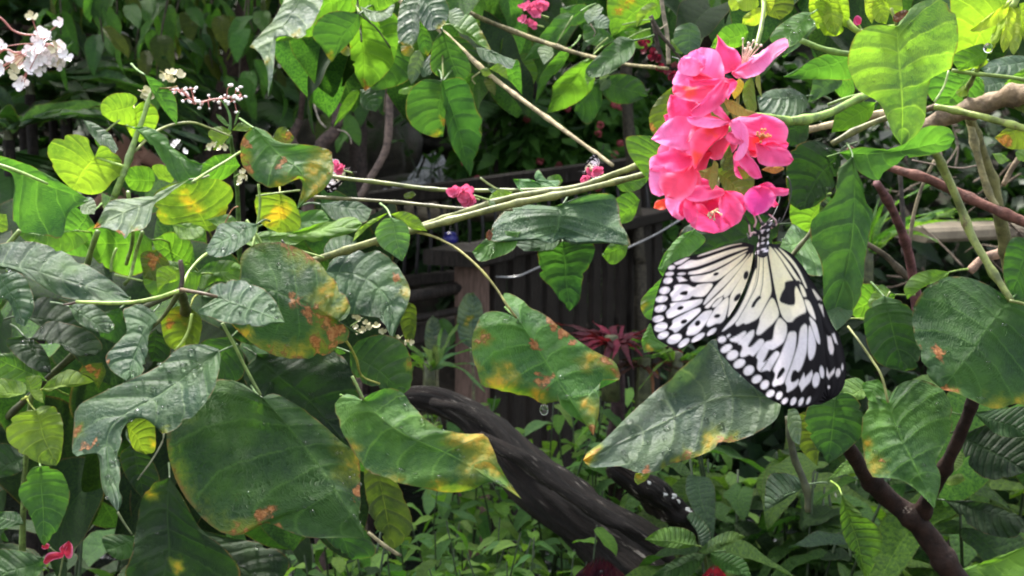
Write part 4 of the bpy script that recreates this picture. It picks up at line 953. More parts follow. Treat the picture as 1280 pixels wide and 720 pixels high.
A([(318, 158), (306, 168), (300, 185), (303, 205), (315, 222), (335, 234), (350, 234), (365, 226), (375, 219), (382, 228), (378, 245), (371, 262), (385, 250), (400, 240), (412, 228), (418, 208), (414, 190), (398, 183), (375, 180), (352, 178), (335, 165)], (318, 160), (371, 262), .66, sy=.45, kr=.25, col='mid', gloss=.36,
  mid=[(318, 160), (348, 192), (378, 218), (371, 262)], spots=[(303, 198, 14, 'o'), (312, 215, 14, 'r'), (345, 232, 16, 'y'), (365, 226, 12, 'o'), (405, 195, 26, 'y'), (415, 212, 12, 'o'), (400, 232, 18, 'y'), (380, 248, 12, 'y'), (390, 210, 18, 'y'), (350, 205, 14, 'r'), (308, 180, 10, 'r')], edge=.7, label='curled leaf with orange and yellow margins near the pink buds')
A([(340, 172), (348, 160), (358, 160), (368, 172), (362, 180), (345, 178)], (342, 172), (366, 176), .69, sy=.2, col='olive', spots=[(355, 168, 14, 'o')])
A([(237, 224), (215, 232), (192, 243), (165, 248), (140, 250), (130, 262), (122, 277), (115, 287), (130, 285), (148, 291), (155, 302), (163, 290), (178, 287), (188, 275), (193, 255), (212, 243)], (237, 224), (115, 287), .62, sy=1.0, col='pale', gloss=.25, mid=[(237, 224), (195, 249), (155, 265), (115, 287)], spots=[(120, 283, 9, 'r'), (150, 292, 8, 'r'), (170, 288, 8, 'o')], puck=2.0, label='pale grey green leaf pointing left over the petioles')
A([(-20, 192), (5, 196), (40, 208), (75, 227), (100, 242), (112, 250), (108, 253), (85, 268), (76, 298), (45, 292), (20, 287), (16, 255), (18, 220), (-10, 208)], (-20, 194), (112, 250), .60, sy=.1, kl=-1.0, kr=.25, col='mid', gloss=.25, mid=[(-20, 200), (20, 214), (65, 233), (112, 250)], label='large folded leaf hanging at the left edge')
A([(100, 250), (112, 246), (120, 255), (118, 268), (102, 266)], (104, 250), (116, 268), .63, sy=.9, col='pale', gloss=.25)
# lit leaves seen from below, and leaves behind
for pts, b, t, d, kw in [
    ([(195, 240), (225, 225), (260, 222), (288, 232), (290, 255), (280, 280), (262, 290), (235, 280), (205, 280), (193, 262)], (262, 290), (225, 225), .72, dict(col='yellow', spots=[(200, 275, 14, 'o'), (240, 250, 22, 'y'), (275, 270, 12, 'y')], sy=-.5)),
    ([(112, 285), (150, 275), (190, 300), (188, 332), (160, 345), (125, 330), (105, 305)], (190, 310), (108, 300), .73, dict(col='fresh', sy=-.5)),
    ([(320, 245), (350, 240), (370, 255), (375, 285), (350, 292), (325, 277)], (350, 240), (345, 292), .72, dict(col='yellow', sy=-.4, spots=[(350, 270, 20, 'y')])),
    ([(257, 312), (268, 292), (275, 280), (300, 277), (322, 280), (318, 295), (300, 310), (280, 321), (262, 319)], (320, 281), (258, 314), .64, dict(col='blue', gloss=.2, sy=1.2, drops=8)),
    ([(300, 302), (330, 289), (360, 291), (400, 279), (440, 271), (453, 280), (440, 291), (400, 301), (360, 307), (330, 312)], (302, 303), (453, 279), .69, dict(col='fresh', sy=.6, kl=.6, gloss=.3)),
    ([(405, 311), (415, 298), (432, 293), (446, 300), (441, 313), (421, 321), (408, 323)], (408, 318), (445, 302), .70, dict(col='blue', sy=1.1, gloss=.22)),
    ([(203, 395), (220, 383), (238, 384), (252, 400), (247, 432), (230, 442), (210, 432), (202, 412)], (240, 385), (225, 442), .70, dict(col='yellow', spots=[(220, 397, 18, 'y'), (212, 405, 10, 'o')], sy=-.2)),
    ([(155, 385), (175, 380), (192, 389), (199, 402), (187, 416), (184, 446), (178, 467), (158, 476), (138, 462), (132, 446), (145, 430), (158, 415), (156, 400)], (190, 390), (155, 475), .62, dict(col='blue', gloss=.22, sy=.9, spots=[(134, 448, 9, 'r')], drops=5)),
    ([(100, 465), (112, 455), (128, 453), (132, 466), (123, 487), (114, 472)], (128, 454), (118, 482), .66, dict(col='olive', spots=[(108, 460, 12, 'r'), (120, 465, 8, 'o')], sy=0)),
    ([(178, 335), (215, 326), (252, 342), (242, 366), (205, 374), (182, 360)], (250, 345), (182, 345), .74, dict(col='fresh', sy=.3)),
    ([(243, 345), (262, 328), (290, 326), (306, 336), (300, 352), (270, 352), (252, 362)], (245, 352), (304, 335), .76, dict(col='fresh', sy=.4)),
    ([(190, 300), (215, 290), (240, 305), (238, 330), (205, 335)], (238, 318), (192, 305), .78, dict(col='fresh', sy=-.4)),
    ([(120, 395), (150, 385), (165, 410), (150, 430), (125, 420)], (160, 395), (125, 422), .74, dict(col='dark', sy=.1)),
    ([(180, 430), (195, 410), (212, 425), (210, 450), (190, 452)], (205, 415), (185, 452), .75, dict(col='deep', sy=.1)),
    ([(330, 280), (365, 268), (400, 262), (412, 275), (380, 290), (345, 296)], (335, 285), (410, 268), .76, dict(col='mid', sy=.5)),
    ([(400, 255), (440, 250), (465, 262), (455, 278), (420, 276)], (402, 262), (463, 268), .78, dict(col='blue', sy=.9, gloss=.28)),
    ([(20, 290), (60, 295), (95, 288), (110, 300), (80, 315), (40, 306)], (100, 295), (22, 298), .70, dict(col='fresh', sy=.2)),
    ([(-10, 268), (8, 268), (10, 285), (4, 290), (-12, 290)], (-10, 280), (9, 276), .66, dict(col='lime', sy=0)),
    ([(72, 250), (110, 268), (122, 290), (118, 320), (80, 318), (62, 290)], (112, 272), (70, 312), .74, dict(col='mid', sy=-.2)),
    ([(250, 430), (290, 420), (305, 445), (300, 475), (262, 472)], (295, 425), (258, 468), .76, dict(col='dark', sy=.2)),
    ([(176, 318), (196, 312), (212, 330), (200, 350), (180, 348)], (205, 315), (182, 350), .68, dict(col='olive', sy=.2, spots=[(190, 325, 16, 'r')])),
    ([(196, 338), (212, 332), (224, 336), (222, 350), (205, 356), (197, 366)], (222, 340), (197, 364), .66, dict(col='lime', sy=.3)),
    ([(215, 281), (240, 279), (257, 287), (250, 297), (225, 298)], (217, 288), (256, 290), .67, dict(col='light', sy=.6)),
    ([(258, 275), (285, 268), (300, 280), (280, 286)], (260, 280), (298, 274), .70, dict(col='light', sy=.5)),
    ([(160, 600), (150, 570), (165, 555), (190, 575), (200, 610), (180, 625)], (165, 560), (185, 624), .74, dict(col='deep', sy=.1)),
    ([(455, 590), (470, 575), (500, 610), (515, 660), (490, 690), (465, 650)], (465, 580), (490, 690), .74, dict(col='olive', sy=.1)),
    ([(400, 620), (440, 640), (470, 690), (440, 700), (405, 670)], (410, 625), (450, 700), .75, dict(col='dark', sy=.2)),
]: A(pts, b, t, d, **kw)
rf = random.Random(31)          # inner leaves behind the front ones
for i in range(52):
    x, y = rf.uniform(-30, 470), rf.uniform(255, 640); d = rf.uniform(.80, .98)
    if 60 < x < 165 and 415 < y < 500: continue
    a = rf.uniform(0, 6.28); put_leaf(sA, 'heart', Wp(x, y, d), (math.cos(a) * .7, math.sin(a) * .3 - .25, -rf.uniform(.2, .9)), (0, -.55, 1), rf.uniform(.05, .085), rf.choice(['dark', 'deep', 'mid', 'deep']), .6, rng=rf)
# stalks and stems
S = lambda *a, **k: stem(sA, *a, **k)
S([(278, 404), (292, 430), (308, 462), (326, 494)], [2.2, 1.8], [.59, .595, .60, .60], (.16, .24, .07), 'leaf_stalk')
S([(440, 470), (446, 482), (455, 500)], 1.8, .575, (.16, .24, .07), 'leaf_stalk')
S([(223, 364), (190, 374), (150, 379), (110, 378), (95, 377)], [2.6, 2.6, 2.4, 2.0], .56, (.26, .38, .08), 'leaf_stalk')
S([(98, 377), (86, 380), (79, 381)], [1.9, 1.5, 1.0], .56, (.07, .045, .03), 'dry_tip')
S([(240, 392), (236, 412), (228, 428), (219, 438)], 1.8, .60, (.26, .36, .08), 'leaf_stalk')
S([(226, 362), (250, 366), (272, 371)], [2.6, 2], [.6, .585, .585], (.10, .07, .04), 'leaf_stalk')
S([(224, 364), (215, 380), (200, 400), (178, 418)], [3.4, 2.6, 2.2], [.6, .62, .63, .63], (.09, .11, .04))
S([(225, 325), (228, 345), (226, 362)], 3.0, .61, (.06, .045, .03))
S([(226, 362), (232, 400), (225, 470), (235, 560), (260, 690), (280, 800)], [5, 6, 7, 8], [.62, .72, .80, .84, .86, .88], (.08, .09, .04))
S([(226, 362), (236, 340), (252, 322), (268, 312)], 2, [.61, .63, .64, .66], (.22, .33, .08), 'leaf_stalk')
S([(160, 240), (166, 295), (158, 330)], [2.6, 2.4], [.63, .66, .72], (.20, .30, .08), 'leaf_stalk')
S([(122, 290), (116, 306), (109, 330)], [3.6, 4.0], [.62, .64, .70], (.17, .27, .07))
S([(146, 310), (140, 325), (139, 340)], 1.8, .66, (.18, .28, .07), 'leaf_stalk')
S([(178, 290), (170, 315), (163, 345), (155, 356)], 2.4, [.64, .66, .66, .66], (.17, .27, .07), 'leaf_stalk')
S([(0, 316), (15, 300), (25, 288)], [3.5, 3.0], .64, (.22, .32, .08)); S([(143, 343), (160, 347), (178, 351)], 1.3, .60, (.2, .3, .08), 'leaf_stalk')
S([(-5, 205), (20, 213), (60, 230)], [2.4, 1.5], .593, (.20, .32, .07), 'leaf_stalk')
S([(0, 530), (120, 420), (225, 362)], [4, 4, 3], [.9, .8, .63], (.07, .08, .04))
S([(413, 408), (432, 425), (445, 448), (452, 470), (475, 480)], [2.2, 1.8, 1.5, 1.2], [.63, .64, .65, .66, .66], (.24, .26, .05), 'leaf_stalk')
S([(240, 228), (260, 215), (285, 200), (300, 190)], [1.8, 1.5], [.62, .64, .65, .66], (.22, .34, .08), 'leaf_stalk')
S([(315, 312), (322, 280), (325, 255), (323, 230)], [2, 1.6], [.66, .67, .67, .67], (.22, .34, .08), 'leaf_stalk'); S([(308, 275), (318, 290), (328, 306)], 1.8, .66, (.26, .4, .1), 'leaf_stalk')
S([(352, 300), (362, 316), (360, 330)], 1.5, .66, (.03, .03, .02), 'leaf_stalk'); S([(365, 310), (385, 316), (405, 322)], 1.2, .66, (.25, .35, .1), 'leaf_stalk')
S([(205, 541), (203, 552), (190, 575), (172, 600)], [1.2, 1.0], .57, (.20, .22, .14), 'leaf_stalk'); S([(147, 640), (156, 655), (165, 668)], [1.6, 1.2], .565, (.09, .12, .05), 'leaf_stalk')
S([(320, 245), (350, 241), (375, 238)], 1.2, .68, (.24, .34, .1), 'leaf_stalk'); S([(368, 219), (376, 224), (382, 232)], 1.3, .66, (.35, .42, .2), 'leaf_stalk')
S([(266, 303), (278, 285), (290, 262), (298, 258)], [.8, .8], .66, (.35, .17, .07), 'tendril')
S([(460, 665), (478, 680), (492, 690), (500, 694)], [2, 2.6, 2.2], [.72, .72, .72, .73], (.26, .24, .15), 'dry_twig', 'bark')

# ------------------------------------------------------------------ bright begonia plants with white flowers
bg = thing('begonia', 'begonia with bright round lit leaves on a green stem at the left', 'plant', gpt(150, .95))
B = lambda *a, **k: leaf(bg, *a, **k)
B([(119, 196), (112, 182), (110, 173), (95, 168), (75, 170), (62, 180), (59, 192), (65, 207), (75, 222), (90, 237), (110, 243), (128, 240), (142, 226), (155, 213), (152, 200), (140, 188), (126, 182)], (119, 196), (90, 237), .70, sy=-.35, sx=.2, col='lime', gloss=.45, nv=6, puck=.5)
B([(166, 133), (172, 125), (165, 118), (150, 116), (135, 120), (126, 130), (127, 143), (140, 152), (155, 156), (163, 154), (170, 145)], (166, 133), (128, 140), .72, sy=-.35, col='lime', gloss=.45, nv=6, puck=.5)
B([(168, 135), (157, 152), (164, 170), (175, 178), (190, 166), (198, 150), (195, 136), (185, 127), (176, 128)], (170, 133), (178, 177), .73, sy=-.4, col='lime', gloss=.45, nv=6, puck=.5)
B([(181, 93), (195, 99), (210, 110), (220, 125), (222, 145), (221, 156), (210, 145), (200, 130), (190, 115)], (181, 93), (221, 156), .72, sy=0, sx=.5, col='mid', gloss=.4)
B([(168, 159), (185, 159), (206, 169), (216, 184), (236, 197), (254, 206), (246, 228), (225, 229), (210, 214), (200, 197), (185, 178)], (168, 160), (252, 212), .70, sy=.2, kl=1.0, kr=-.1, col='mid', gloss=.28, mid=[(168, 160), (195, 175), (220, 194), (254, 207)])
B([(300, 207), (290, 193), (270, 194), (252, 205), (250, 219), (265, 229), (285, 221)], (300, 206), (251, 212), .74, sy=-.3, col='fresh')
B([(157, 212), (175, 207), (191, 212), (194, 226), (186, 239), (165, 237), (156, 226)], (193, 222), (158, 222), .75, sy=-.4, col='fresh'); B([(190, 208), (205, 206), (218, 215), (215, 228), (198, 224)], (192, 220), (217, 220), .76, sy=-.3, col='lime')
B([(104, 150), (120, 155), (137, 167), (148, 186), (141, 193), (125, 181), (112, 166)], (104, 150), (146, 190), .73, sy=.5, kl=.5, col='blue', gloss=.3); B([(117, 165), (126, 172), (138, 183), (132, 190), (120, 180)], (118, 167), (136, 188), .735, sy=.2, col='fresh')
SB = lambda *a, **k: stem(bg, *a, **k)
SB([(143, 245), (155, 215), (167, 180), (178, 150), (188, 118), (193, 108)], [4.6, 4.2, 3.6, 2.8, 2], [.70, .70, .71, .715, .72, .72], (.16, .26, .06)); SB([(143, 245), (132, 290), (140, 400), (150, 560)], [4.6, 5, 6], [.70, .76, .86, .93], (.14, .22, .06))
SB([(121, 197), (140, 203), (156, 208)], [1.6, 1.6], .70, (.3, .45, .1), 'leaf_stalk'); SB([(133, 164), (142, 156), (150, 150)], 1.3, .72, (.3, .4, .12), 'leaf_stalk'); SB([(205, 207), (212, 200), (216, 195)], 1.2, .73, (.35, .3, .2), 'leaf_stalk')
SB([(168, 190), (190, 168), (212, 157), (240, 153), (262, 160), (288, 170)], [1.8, 1.8, 1.5, 1.2], [.71, .73, .75, .76, .77, .77], (.22, .26, .09), 'flower_stalk'); SB([(195, 110), (212, 110), (222, 108)], 1, .72, (.3, .2, .08), 'flower_stalk')
# loose bud clusters and tiny white buds
def bud_mesh(name, r, mat):
    V, Fc = blob((0, 0, 0), (r, r, r * 1.7), 7, 5); return make_mesh(name, V, Fc, mat)


M['white'] = noisy_mat('white_flower', (.84, .77, .79), (.93, .90, .90), scale=300, rough=.5, bump=.1); M['cream'] = noisy_mat('cream_flower', (.62, .56, .34), (.75, .70, .50), scale=200, rough=.5, bump=.1)
M['pinkstalk'] = simple_mat('pink_stalk', (.36, .12, .10), .5)
spray = thing('bud_spray', 'pinkish spray of tiny pale buds above the orange edged leaf', 'flower spray', tuple(Wp(290, 190, .78)))
rb = random.Random(5); bm_ = bud_mesh('bud', .0009, M['white'])
def path_stem(par, pts, r, d, mat=None, name='stalk'):
    V, Fc, uv = ptube(pts, r, d, seg=6, rough=.08); return mesh_obj(name, V, Fc, mat or M['pinkstalk'], par)


main = [(212, 110), (228, 115), (245, 128), (268, 124), (290, 122), (302, 118)]
path_stem(spray, main, [1.4, 1.2, .9], .78); path_stem(spray, [(285, 180), (288, 150), (282, 132), (275, 124)], [2.4, 2, 1.2], .78, M['stem']).color = (.10, .22, .05, 1)
for i in range(44):
    f = rb.random(); j = min(4, int(f * 5)); a = np.array(main[j], float); b = np.array(main[j + 1], float); q = a + (b - a) * rb.random(); e = q + np.array([rb.gauss(0, 6), rb.gauss(0, 7)]); d = .78 + rb.gauss(0, .008)
    path_stem(spray, [tuple(q), tuple((q + e) / 2 + rb.gauss(0, 1)), tuple(e)], .55, [.78, d, d], name='pedicel'); o = put('bud', bm_, spray, tuple(Wp(e[0], e[1], d))); o.rotation_euler = (rb.uniform(0, 3), rb.uniform(0, 3), 0); k_ = rb.uniform(.7, 1.3); o.scale = (k_, k_, k_)
L = lambda *a, **k: leaf(spray, *a, **k)
L([(290, 165), (278, 158), (266, 160), (260, 168), (268, 180), (266, 188), (275, 184), (283, 175)], (290, 166), (264, 186), .775, sy=.4, col='lime'); L([(290, 163), (300, 153), (316, 158), (308, 164)], (290, 164), (316, 158), .775, sy=.4, col='lime'); L([(288, 158), (278, 146), (270, 142), (272, 148), (282, 157)], (288, 158), (270, 142), .775, col='light'); L([(292, 158), (296, 142), (300, 137), (296, 152)], (292, 158), (300, 137), .775, col='light')
stem(spray, [(288, 170), (296, 230), (300, 330), (310, 470)], [2.4, 3, 4], [.78, .85, .9, .95], (.12, .22, .06))


def petal_mesh(name, mat, w=.75):
    V, Fc = template(name, w, .62, -.25, .12, NT=6, NS=2, mat=mat), None
    return V


PM = {'white': petal_mesh('petal', 'white', .8), 'cream': petal_mesh('petal', 'cream', .8)}
PM['pink'] = petal_mesh('petal', 'petal', .85); M['pink'] = M['petal']


def small_flower(parent, c, size, rng, mats=('white',), n=4, col=(1, 1, 1, .4), face=(0, -1, .2)):
    """A small flower: one mesh of n petals and a centre."""
    z = Vector(face).normalized(); z = (z + Vector((rng.gauss(0, .5), rng.gauss(0, .3), rng.gauss(0, .5)))).normalized(); q = z.to_track_quat('Z', 'Y').to_matrix(); parts = []
    me = PM[mats[0]]; V0 = np.empty(len(me.vertices) * 3); me.vertices.foreach_get('co', V0); V0 = V0.reshape(-1, 3); F0 = [list(p.vertices) for p in me.polygons]
    for i in range(n):
        a = 6.283 * i / n + rng.uniform(-.2, .2); s = size * rng.uniform(.75, 1.15); m = np.array(q @ Matrix.Rotation(a, 3, 'Z') @ Matrix.Rotation(rng.uniform(.1, .6), 3, 'X')) * s; parts.append((V0 @ m.T + np.asarray(c), F0))
    b, f = blob(np.asarray(c), size * .2, 6, 4); parts.append((b, f)); V, Fc, _ = join(parts)
    mk = np.zeros((len(V), 4)); mk[:, 3] = 1
    return mesh_obj('flower', V, Fc, M[mats[0]], parent, origin=c, uv=np.full((len(V), 2), .5), mk=mk, col=col)


wb = thing('begonia', 'white begonia flower head on pink stalks at the upper left', 'flowers', tuple(Wp(10, 60, 1.0)))
rw = random.Random(9); hub = (52, 55)
path_stem(wb, [(-30, 10), (0, 22), (15, 37), (30, 43), (48, 44), (56, 50)], [1.6, 1.3, 1.0], 1.0); path_stem(wb, [(-30, 120), (0, 65), (20, 66), (40, 62), (54, 56)], [2, 1.5, 1], 1.0)
path_stem(wb, [(-30, 10), (-60, 120), (-70, 400), (-80, 620)], [2, 3, 4], [1.0, 1.05, 1.1, 1.1], M['stem']).color = (.1, .16, .05, 1)
for i in range(66):
    if i < 54: e = (58 + rw.gauss(0, 13), 68 + rw.gauss(0, 13))
    else: e = rw.choice([(40, 22), (50, 36), (8, 84), (14, 88), (30, 98), (28, 104), (2, 86), (18, 70), (0, 60), (3, 92), (22, 84), (36, 86)])
    e = (e[0] + rw.gauss(0, 2), e[1] + rw.gauss(0, 2)); d = 1.0 + rw.gauss(0, .012)
    path_stem(wb, [hub, ((hub[0] + e[0]) / 2 + rw.gauss(0, 2), (hub[1] + e[1]) / 2 - 2), e], .6, [1.0, d, d], name='pedicel')
    small_flower(wb, Wp(e[0], e[1], d), .0068, rw, ('white',) if rw.random() < .85 else ('cream',), 4)
for i, (x, y, lab) in enumerate([(190, 120, 'cream flower pair beside the upright green leaf'), (215, 98, 'peach coloured bud cluster over the upright green leaf')]):
    c = thing('flower_cluster', lab, 'flower', tuple(Wp(x, y, .725)))
    for j in range(5): small_flower(c, Wp(x + rw.gauss(0, 5), y + rw.gauss(0, 4), .725), .0042, rw, ('cream',), 4)
for i, (pts, lab) in enumerate([([(268, 180), (282, 183), (262, 183), (275, 186)], 'small white blossoms under the lime sprig'), ([(304, 214), (308, 220), (303, 222), (300, 228)], 'small cream blossoms under the orange edged leaf'), ([(222, 178), (218, 182), (230, 190), (212, 190)], 'tiny white blossoms beside the person'),
                                ([(450, 400), (458, 405), (446, 408), (455, 412), (462, 410), (449, 416), (478, 413), (444, 396), (470, 408)], 'cluster of small cream blossoms beside the blotched leaf'), ([(500, 422), (507, 426), (512, 428)], 'tiny white blossoms below the olive leaf')]):
    c = thing('flower_cluster', lab, 'flower', tuple(Wp(*pts[0], .74)))
    for (x, y) in pts: small_flower(c, Wp(x, y, .74), .0028, rw, ('cream' if i != 2 else 'white',), 4)
    path_stem(c, [pts[0], (pts[0][0] + 4, pts[0][1] - 3), (pts[0][0] - 12, pts[0][1] + 8)], .7, .745, M['stem']).color = (.15, .25, .06, 1)

# lime leaved plants and a red flower at the lower left
lp = thing('lime_leaved_plant', 'small plant with lime green leaves at the lower left', 'plant', gpt(30, .85))
Q = lambda *a, **k: leaf(lp, *a, **k)
Q([(53, 486), (62, 475), (85, 462), (105, 469), (118, 477), (95, 483), (75, 484), (60, 490)], (53, 487), (118, 477), .62, sy=.5, col='lime', gloss=.45); Q([(-12, 475), (20, 475), (34, 483), (32, 492), (10, 497), (-12, 496)], (33, 488), (-10, 488), .62, sy=.6, col='lime', gloss=.45)
Q([(32, 471), (50, 470), (51, 485), (40, 490), (33, 486)], (42, 489), (40, 470), .615, sy=.3, col='lime'); Q([(36, 488), (52, 488), (54, 500), (55, 504), (44, 499)], (42, 487), (55, 504), .61, sy=.5, col='lime')
Q([(-12, 443), (20, 442), (42, 456), (58, 476), (30, 478), (-12, 474)], (56, 477), (-8, 448), .66, sy=.3, col='fresh')
Q([(45, 513), (35, 513), (18, 520), (8, 532), (9, 548), (20, 563), (40, 575), (58, 581), (70, 582), (75, 574), (79, 552), (78, 527), (72, 511), (58, 507), (48, 509)], (46, 513), (70, 582), .63, sy=.3, kl=.2, kr=.2, col='lime', gloss=.4, puck=1.6)
Q([(50, 583), (40, 585), (30, 600), (23, 615), (30, 632), (40, 650), (47, 670), (55, 683), (70, 665), (80, 645), (87, 620), (80, 595), (65, 583)], (51, 583), (55, 683), .68, sy=.25, col='mid', gloss=.5)
Q([(-12, 560), (10, 555), (30, 570), (25, 590), (-12, 600)], (28, 578), (-10, 580), .74, sy=.4, col='deep'); Q([(-12, 640), (20, 640), (30, 655), (-12, 662)], (28, 652), (-10, 650), .74, sy=.6, col='dark'); Q([(-12, 690), (25, 688), (60, 700), (40, 725), (-12, 725)], (58, 704), (-10, 710), .74, sy=.5, col='dark')
Q([(128, 672), (150, 668), (172, 672), (176, 692), (150, 700), (133, 690)], (174, 682), (130, 684), .74, sy=.4, col='dark')
for p, r, d in [([(42, 488), (36, 520), (30, 620), (25, 760)], [3, 3.5, 4], [.63, .70, .76, .8]), ([(46, 513), (34, 540), (30, 620)], [1.6, 2], [.635, .70, .76]), ([(51, 583), (40, 600), (28, 640)], [1.6, 2], [.685, .72, .77])]: stem(lp, p, r, d, (.14, .22, .06))
rfw = thing('red_flower', 'small bright red flower in the lower left shade', 'flower', tuple(Wp(70, 720, .72)))
for pts, b, t in [([(54, 703), (58, 693), (68, 690), (80, 691), (78, 697), (66, 700), (58, 706)], (80, 693), (55, 705)), ([(80, 692), (79, 682), (86, 676), (91, 683), (90, 696), (84, 698)], (81, 694), (88, 677)), ([(78, 692), (84, 684), (80, 680), (74, 686)], (79, 693), (79, 680)), ([(52, 682), (57, 679), (62, 681), (60, 686), (53, 686)], (62, 685), (52, 683))]:
    leaf(rfw, pts, b, t, .715, col=(.34, .006, .022), gloss=.5, mat='petal', name='petal', NT=12, NS=4)
stem(rfw, [(79, 694), (76, 712), (70, 740)], 1.2, .72, (.1, .14, .05)); stem(rfw, [(62, 684), (70, 690), (79, 694)], .9, .72, (.1, .14, .05))
for px, py, w, hh, lab, c in [(750, 722, 26, 27, 'dark purple red pointed bud at the bottom edge', (.022, .0025, .012)), (893, 722, 13, 17, 'bright red bud at the bottom edge', (.16, .006, .025))]:
    t = thing('red_bud', lab, 'flower bud', tuple(Wp(px, py + 40, .86)))
    for j in range(7):
        f = -1 + 2 * j / 6; o = leaf(t, [(px + f * w * .5 - w * .1, py + hh), (px + f * w - w * .28, py + hh * .1), (px + f * w * .45, py - hh * (1 - .25 * f * f)), (px + f * w + w * .28, py + hh * .1), (px + f * w * .5 + w * .1, py + hh)], (px + f * w * .5, py + hh), (px + f * w * .45, py - hh), .86 - .012 * (1 - f * f), sy=-.3, kl=.5, kr=.5, col=c, gloss=.28, name='bract', NT=14, NS=5, drops=2)
    stem(t, [(px, py + hh), (px, py + 60)], 5, .86, (.06, .05, .03))


# ------------------------------------------------------------------ long olive branches crossing the middle
cb = thing('leafy_branch', 'long olive branches crossing the middle with the spotted split leaf hanging below', 'branch', tuple(Wp(390, 326, .68)))
OL = (.17, .19, .065)
C = lambda *a, **k: leaf(cb, *a, **k); SCB = lambda *a, **k: stem(cb, *a, **k)
SCB([(300, 372), (350, 345), (392, 326), (470, 301), (550, 279), (640, 256), (720, 239), (800, 219), (870, 200)], [5.4, 5.2, 4.6, 4.4, 4.2, 3.6], [.74, .70, .68, .66, .65, .64, .62, .60, .58], OL, rough=.2)
SCB([(470, 306), (530, 281), (580, 265), (640, 247), (720, 234), (770, 217), (830, 196)], [3.4, 4, 4.2, 3.6], [.67, .67, .66, .65, .63, .62, .60], OL, rough=.2)
SCB([(395, 216), (425, 222), (480, 229), (550, 237), (640, 238), (720, 236)], [2.6, 2.6, 2.4], [.74, .72, .71, .70, .68, .66], (.15, .18, .06), rough=.15)
SCB([(392, 246), (440, 249), (510, 254), (580, 261), (640, 262)], [2.2, 2.2, 2.0], [.74, .73, .72, .70, .68], (.13, .13, .06), rough=.15)
SCB([(513, 289), (540, 295), (570, 310), (600, 336), (620, 360), (634, 382), (646, 398)], [1.7, 1.5, 1.5], [.655, .65, .64, .63, .625, .62, .62], (.26, .25, .08), 'leaf_stalk')
SCB([(600, 222), (612, 231), (626, 239), (645, 248)], 1.3, .66, (.2, .24, .09)); SCB([(592, 244), (605, 248), (620, 252)], 1.1, .655, (.24, .34, .1), 'leaf_stalk')
C([(647, 398), (632, 391), (612, 389), (600, 397), (591, 418), (590, 440), (596, 462), (603, 482), (622, 488), (640, 493), (660, 495), (678, 505), (688, 501), (693, 484), (700, 505), (715, 520), (735, 532), (742, 545), (747, 525), (750, 500), (752, 475), (775, 474), (768, 452), (745, 440), (715, 420), (690, 400), (668, 385), (645, 370), (630, 366), (628, 372), (640, 388)],
  (647, 398), (742, 545), .62, sy=.35, kl=.1, kr=.35, col='mid', gloss=.36, mid=[(647, 398), (672, 435), (697, 475), (742, 545)], NT=48, NS=14, nv=9,
  spots=[(598, 425, 16, 'o'), (594, 455, 12, 'y'), (622, 482, 26, 'y'), (635, 470, 18, 'y'), (672, 498, 24, 'y'), (683, 478, 18, 'r'), (676, 468, 10, 'r'), (668, 432, 12, 'r'), (690, 403, 14, 'r'), (703, 415, 12, 'r'), (718, 427, 10, 'r'), (762, 456, 18, 'o'), (742, 450, 20, 'y'), (745, 520, 24, 'y'), (730, 505, 10, 'y'), (640, 498, 12, 'y'), (742, 535, 10, 'o')],
  drops=10, label='split green leaf with yellow margin and pink brown spots')
sp_ = thing('water_drop', 'hanging water drop on the tip of the split yellow edged leaf', 'water drop', tuple(Wp(680, 512, .612)))
V, Fc = blob((0, 0, 0), (.0022, .0022, .0029), 14, 10); mesh_obj('drop', V + Wp(680, 512, .612), Fc, M['drop'], sp_)
C([(489, 272), (478, 275), (469, 290), (475, 307), (490, 318), (503, 327), (511, 308), (512, 290), (505, 277)], (490, 272), (503, 327), .63, sy=.3, col='mint', gloss=.5, nv=6)
C([(488, 268), (505, 264), (522, 272), (534, 289), (515, 286), (500, 276)], (488, 268), (534, 289), .645, sy=.2, col='lime', gloss=.5); C([(487, 265), (466, 274), (450, 285), (441, 302), (446, 289), (460, 277), (475, 270)], (487, 266), (441, 302), .645, sy=.4, col='lime', gloss=.5)
C([(704, 254), (690, 258), (665, 255), (640, 259), (625, 268), (615, 285), (612, 300), (640, 303), (665, 300), (690, 304), (712, 296), (725, 306), (760, 304), (788, 306), (777, 280), (773, 258), (765, 243), (736, 243), (714, 250)], (704, 254), (690, 304), .70, sy=.6, col='blue', gloss=.33, wav=2, puck=1.5, label='wide wavy grey green leaf under the branches')
C([(703, 302), (690, 304), (673, 303), (673, 325), (675, 345), (690, 360), (700, 376), (712, 389), (725, 375), (728, 350), (742, 320), (740, 303), (720, 302)], (705, 302), (712, 389), .71, sy=.05, col='dark', gloss=.45, nv=6)
C([(752, 319), (765, 303), (786, 305), (780, 322), (765, 331)], (782, 306), (756, 326), .72, sy=.2, col='fresh'); C([(650, 290), (625, 289), (605, 300), (590, 315), (600, 327), (620, 322), (642, 312)], (648, 296), (592, 318), .69, sy=.7, col='mid', gloss=.3, drops=3)
C([(676, 230), (662, 224), (641, 224), (650, 238), (668, 244), (690, 239), (701, 226), (684, 225), (673, 212), (668, 222)], (682, 234), (641, 224), .68, sy=.7, col='mint', gloss=.33, wav=2); C([(684, 222), (698, 218), (704, 226), (698, 233), (688, 230)], (686, 228), (703, 226), .69, sy=.3, col='fresh')
C([(770, 232), (800, 215), (813, 221), (800, 236), (780, 240)], (772, 234), (813, 221), .66, sy=.3, col='fresh'); C([(755, 262), (785, 240), (800, 250), (790, 275), (768, 282)], (798, 248), (762, 278), .76, sy=.1, col='fresh')
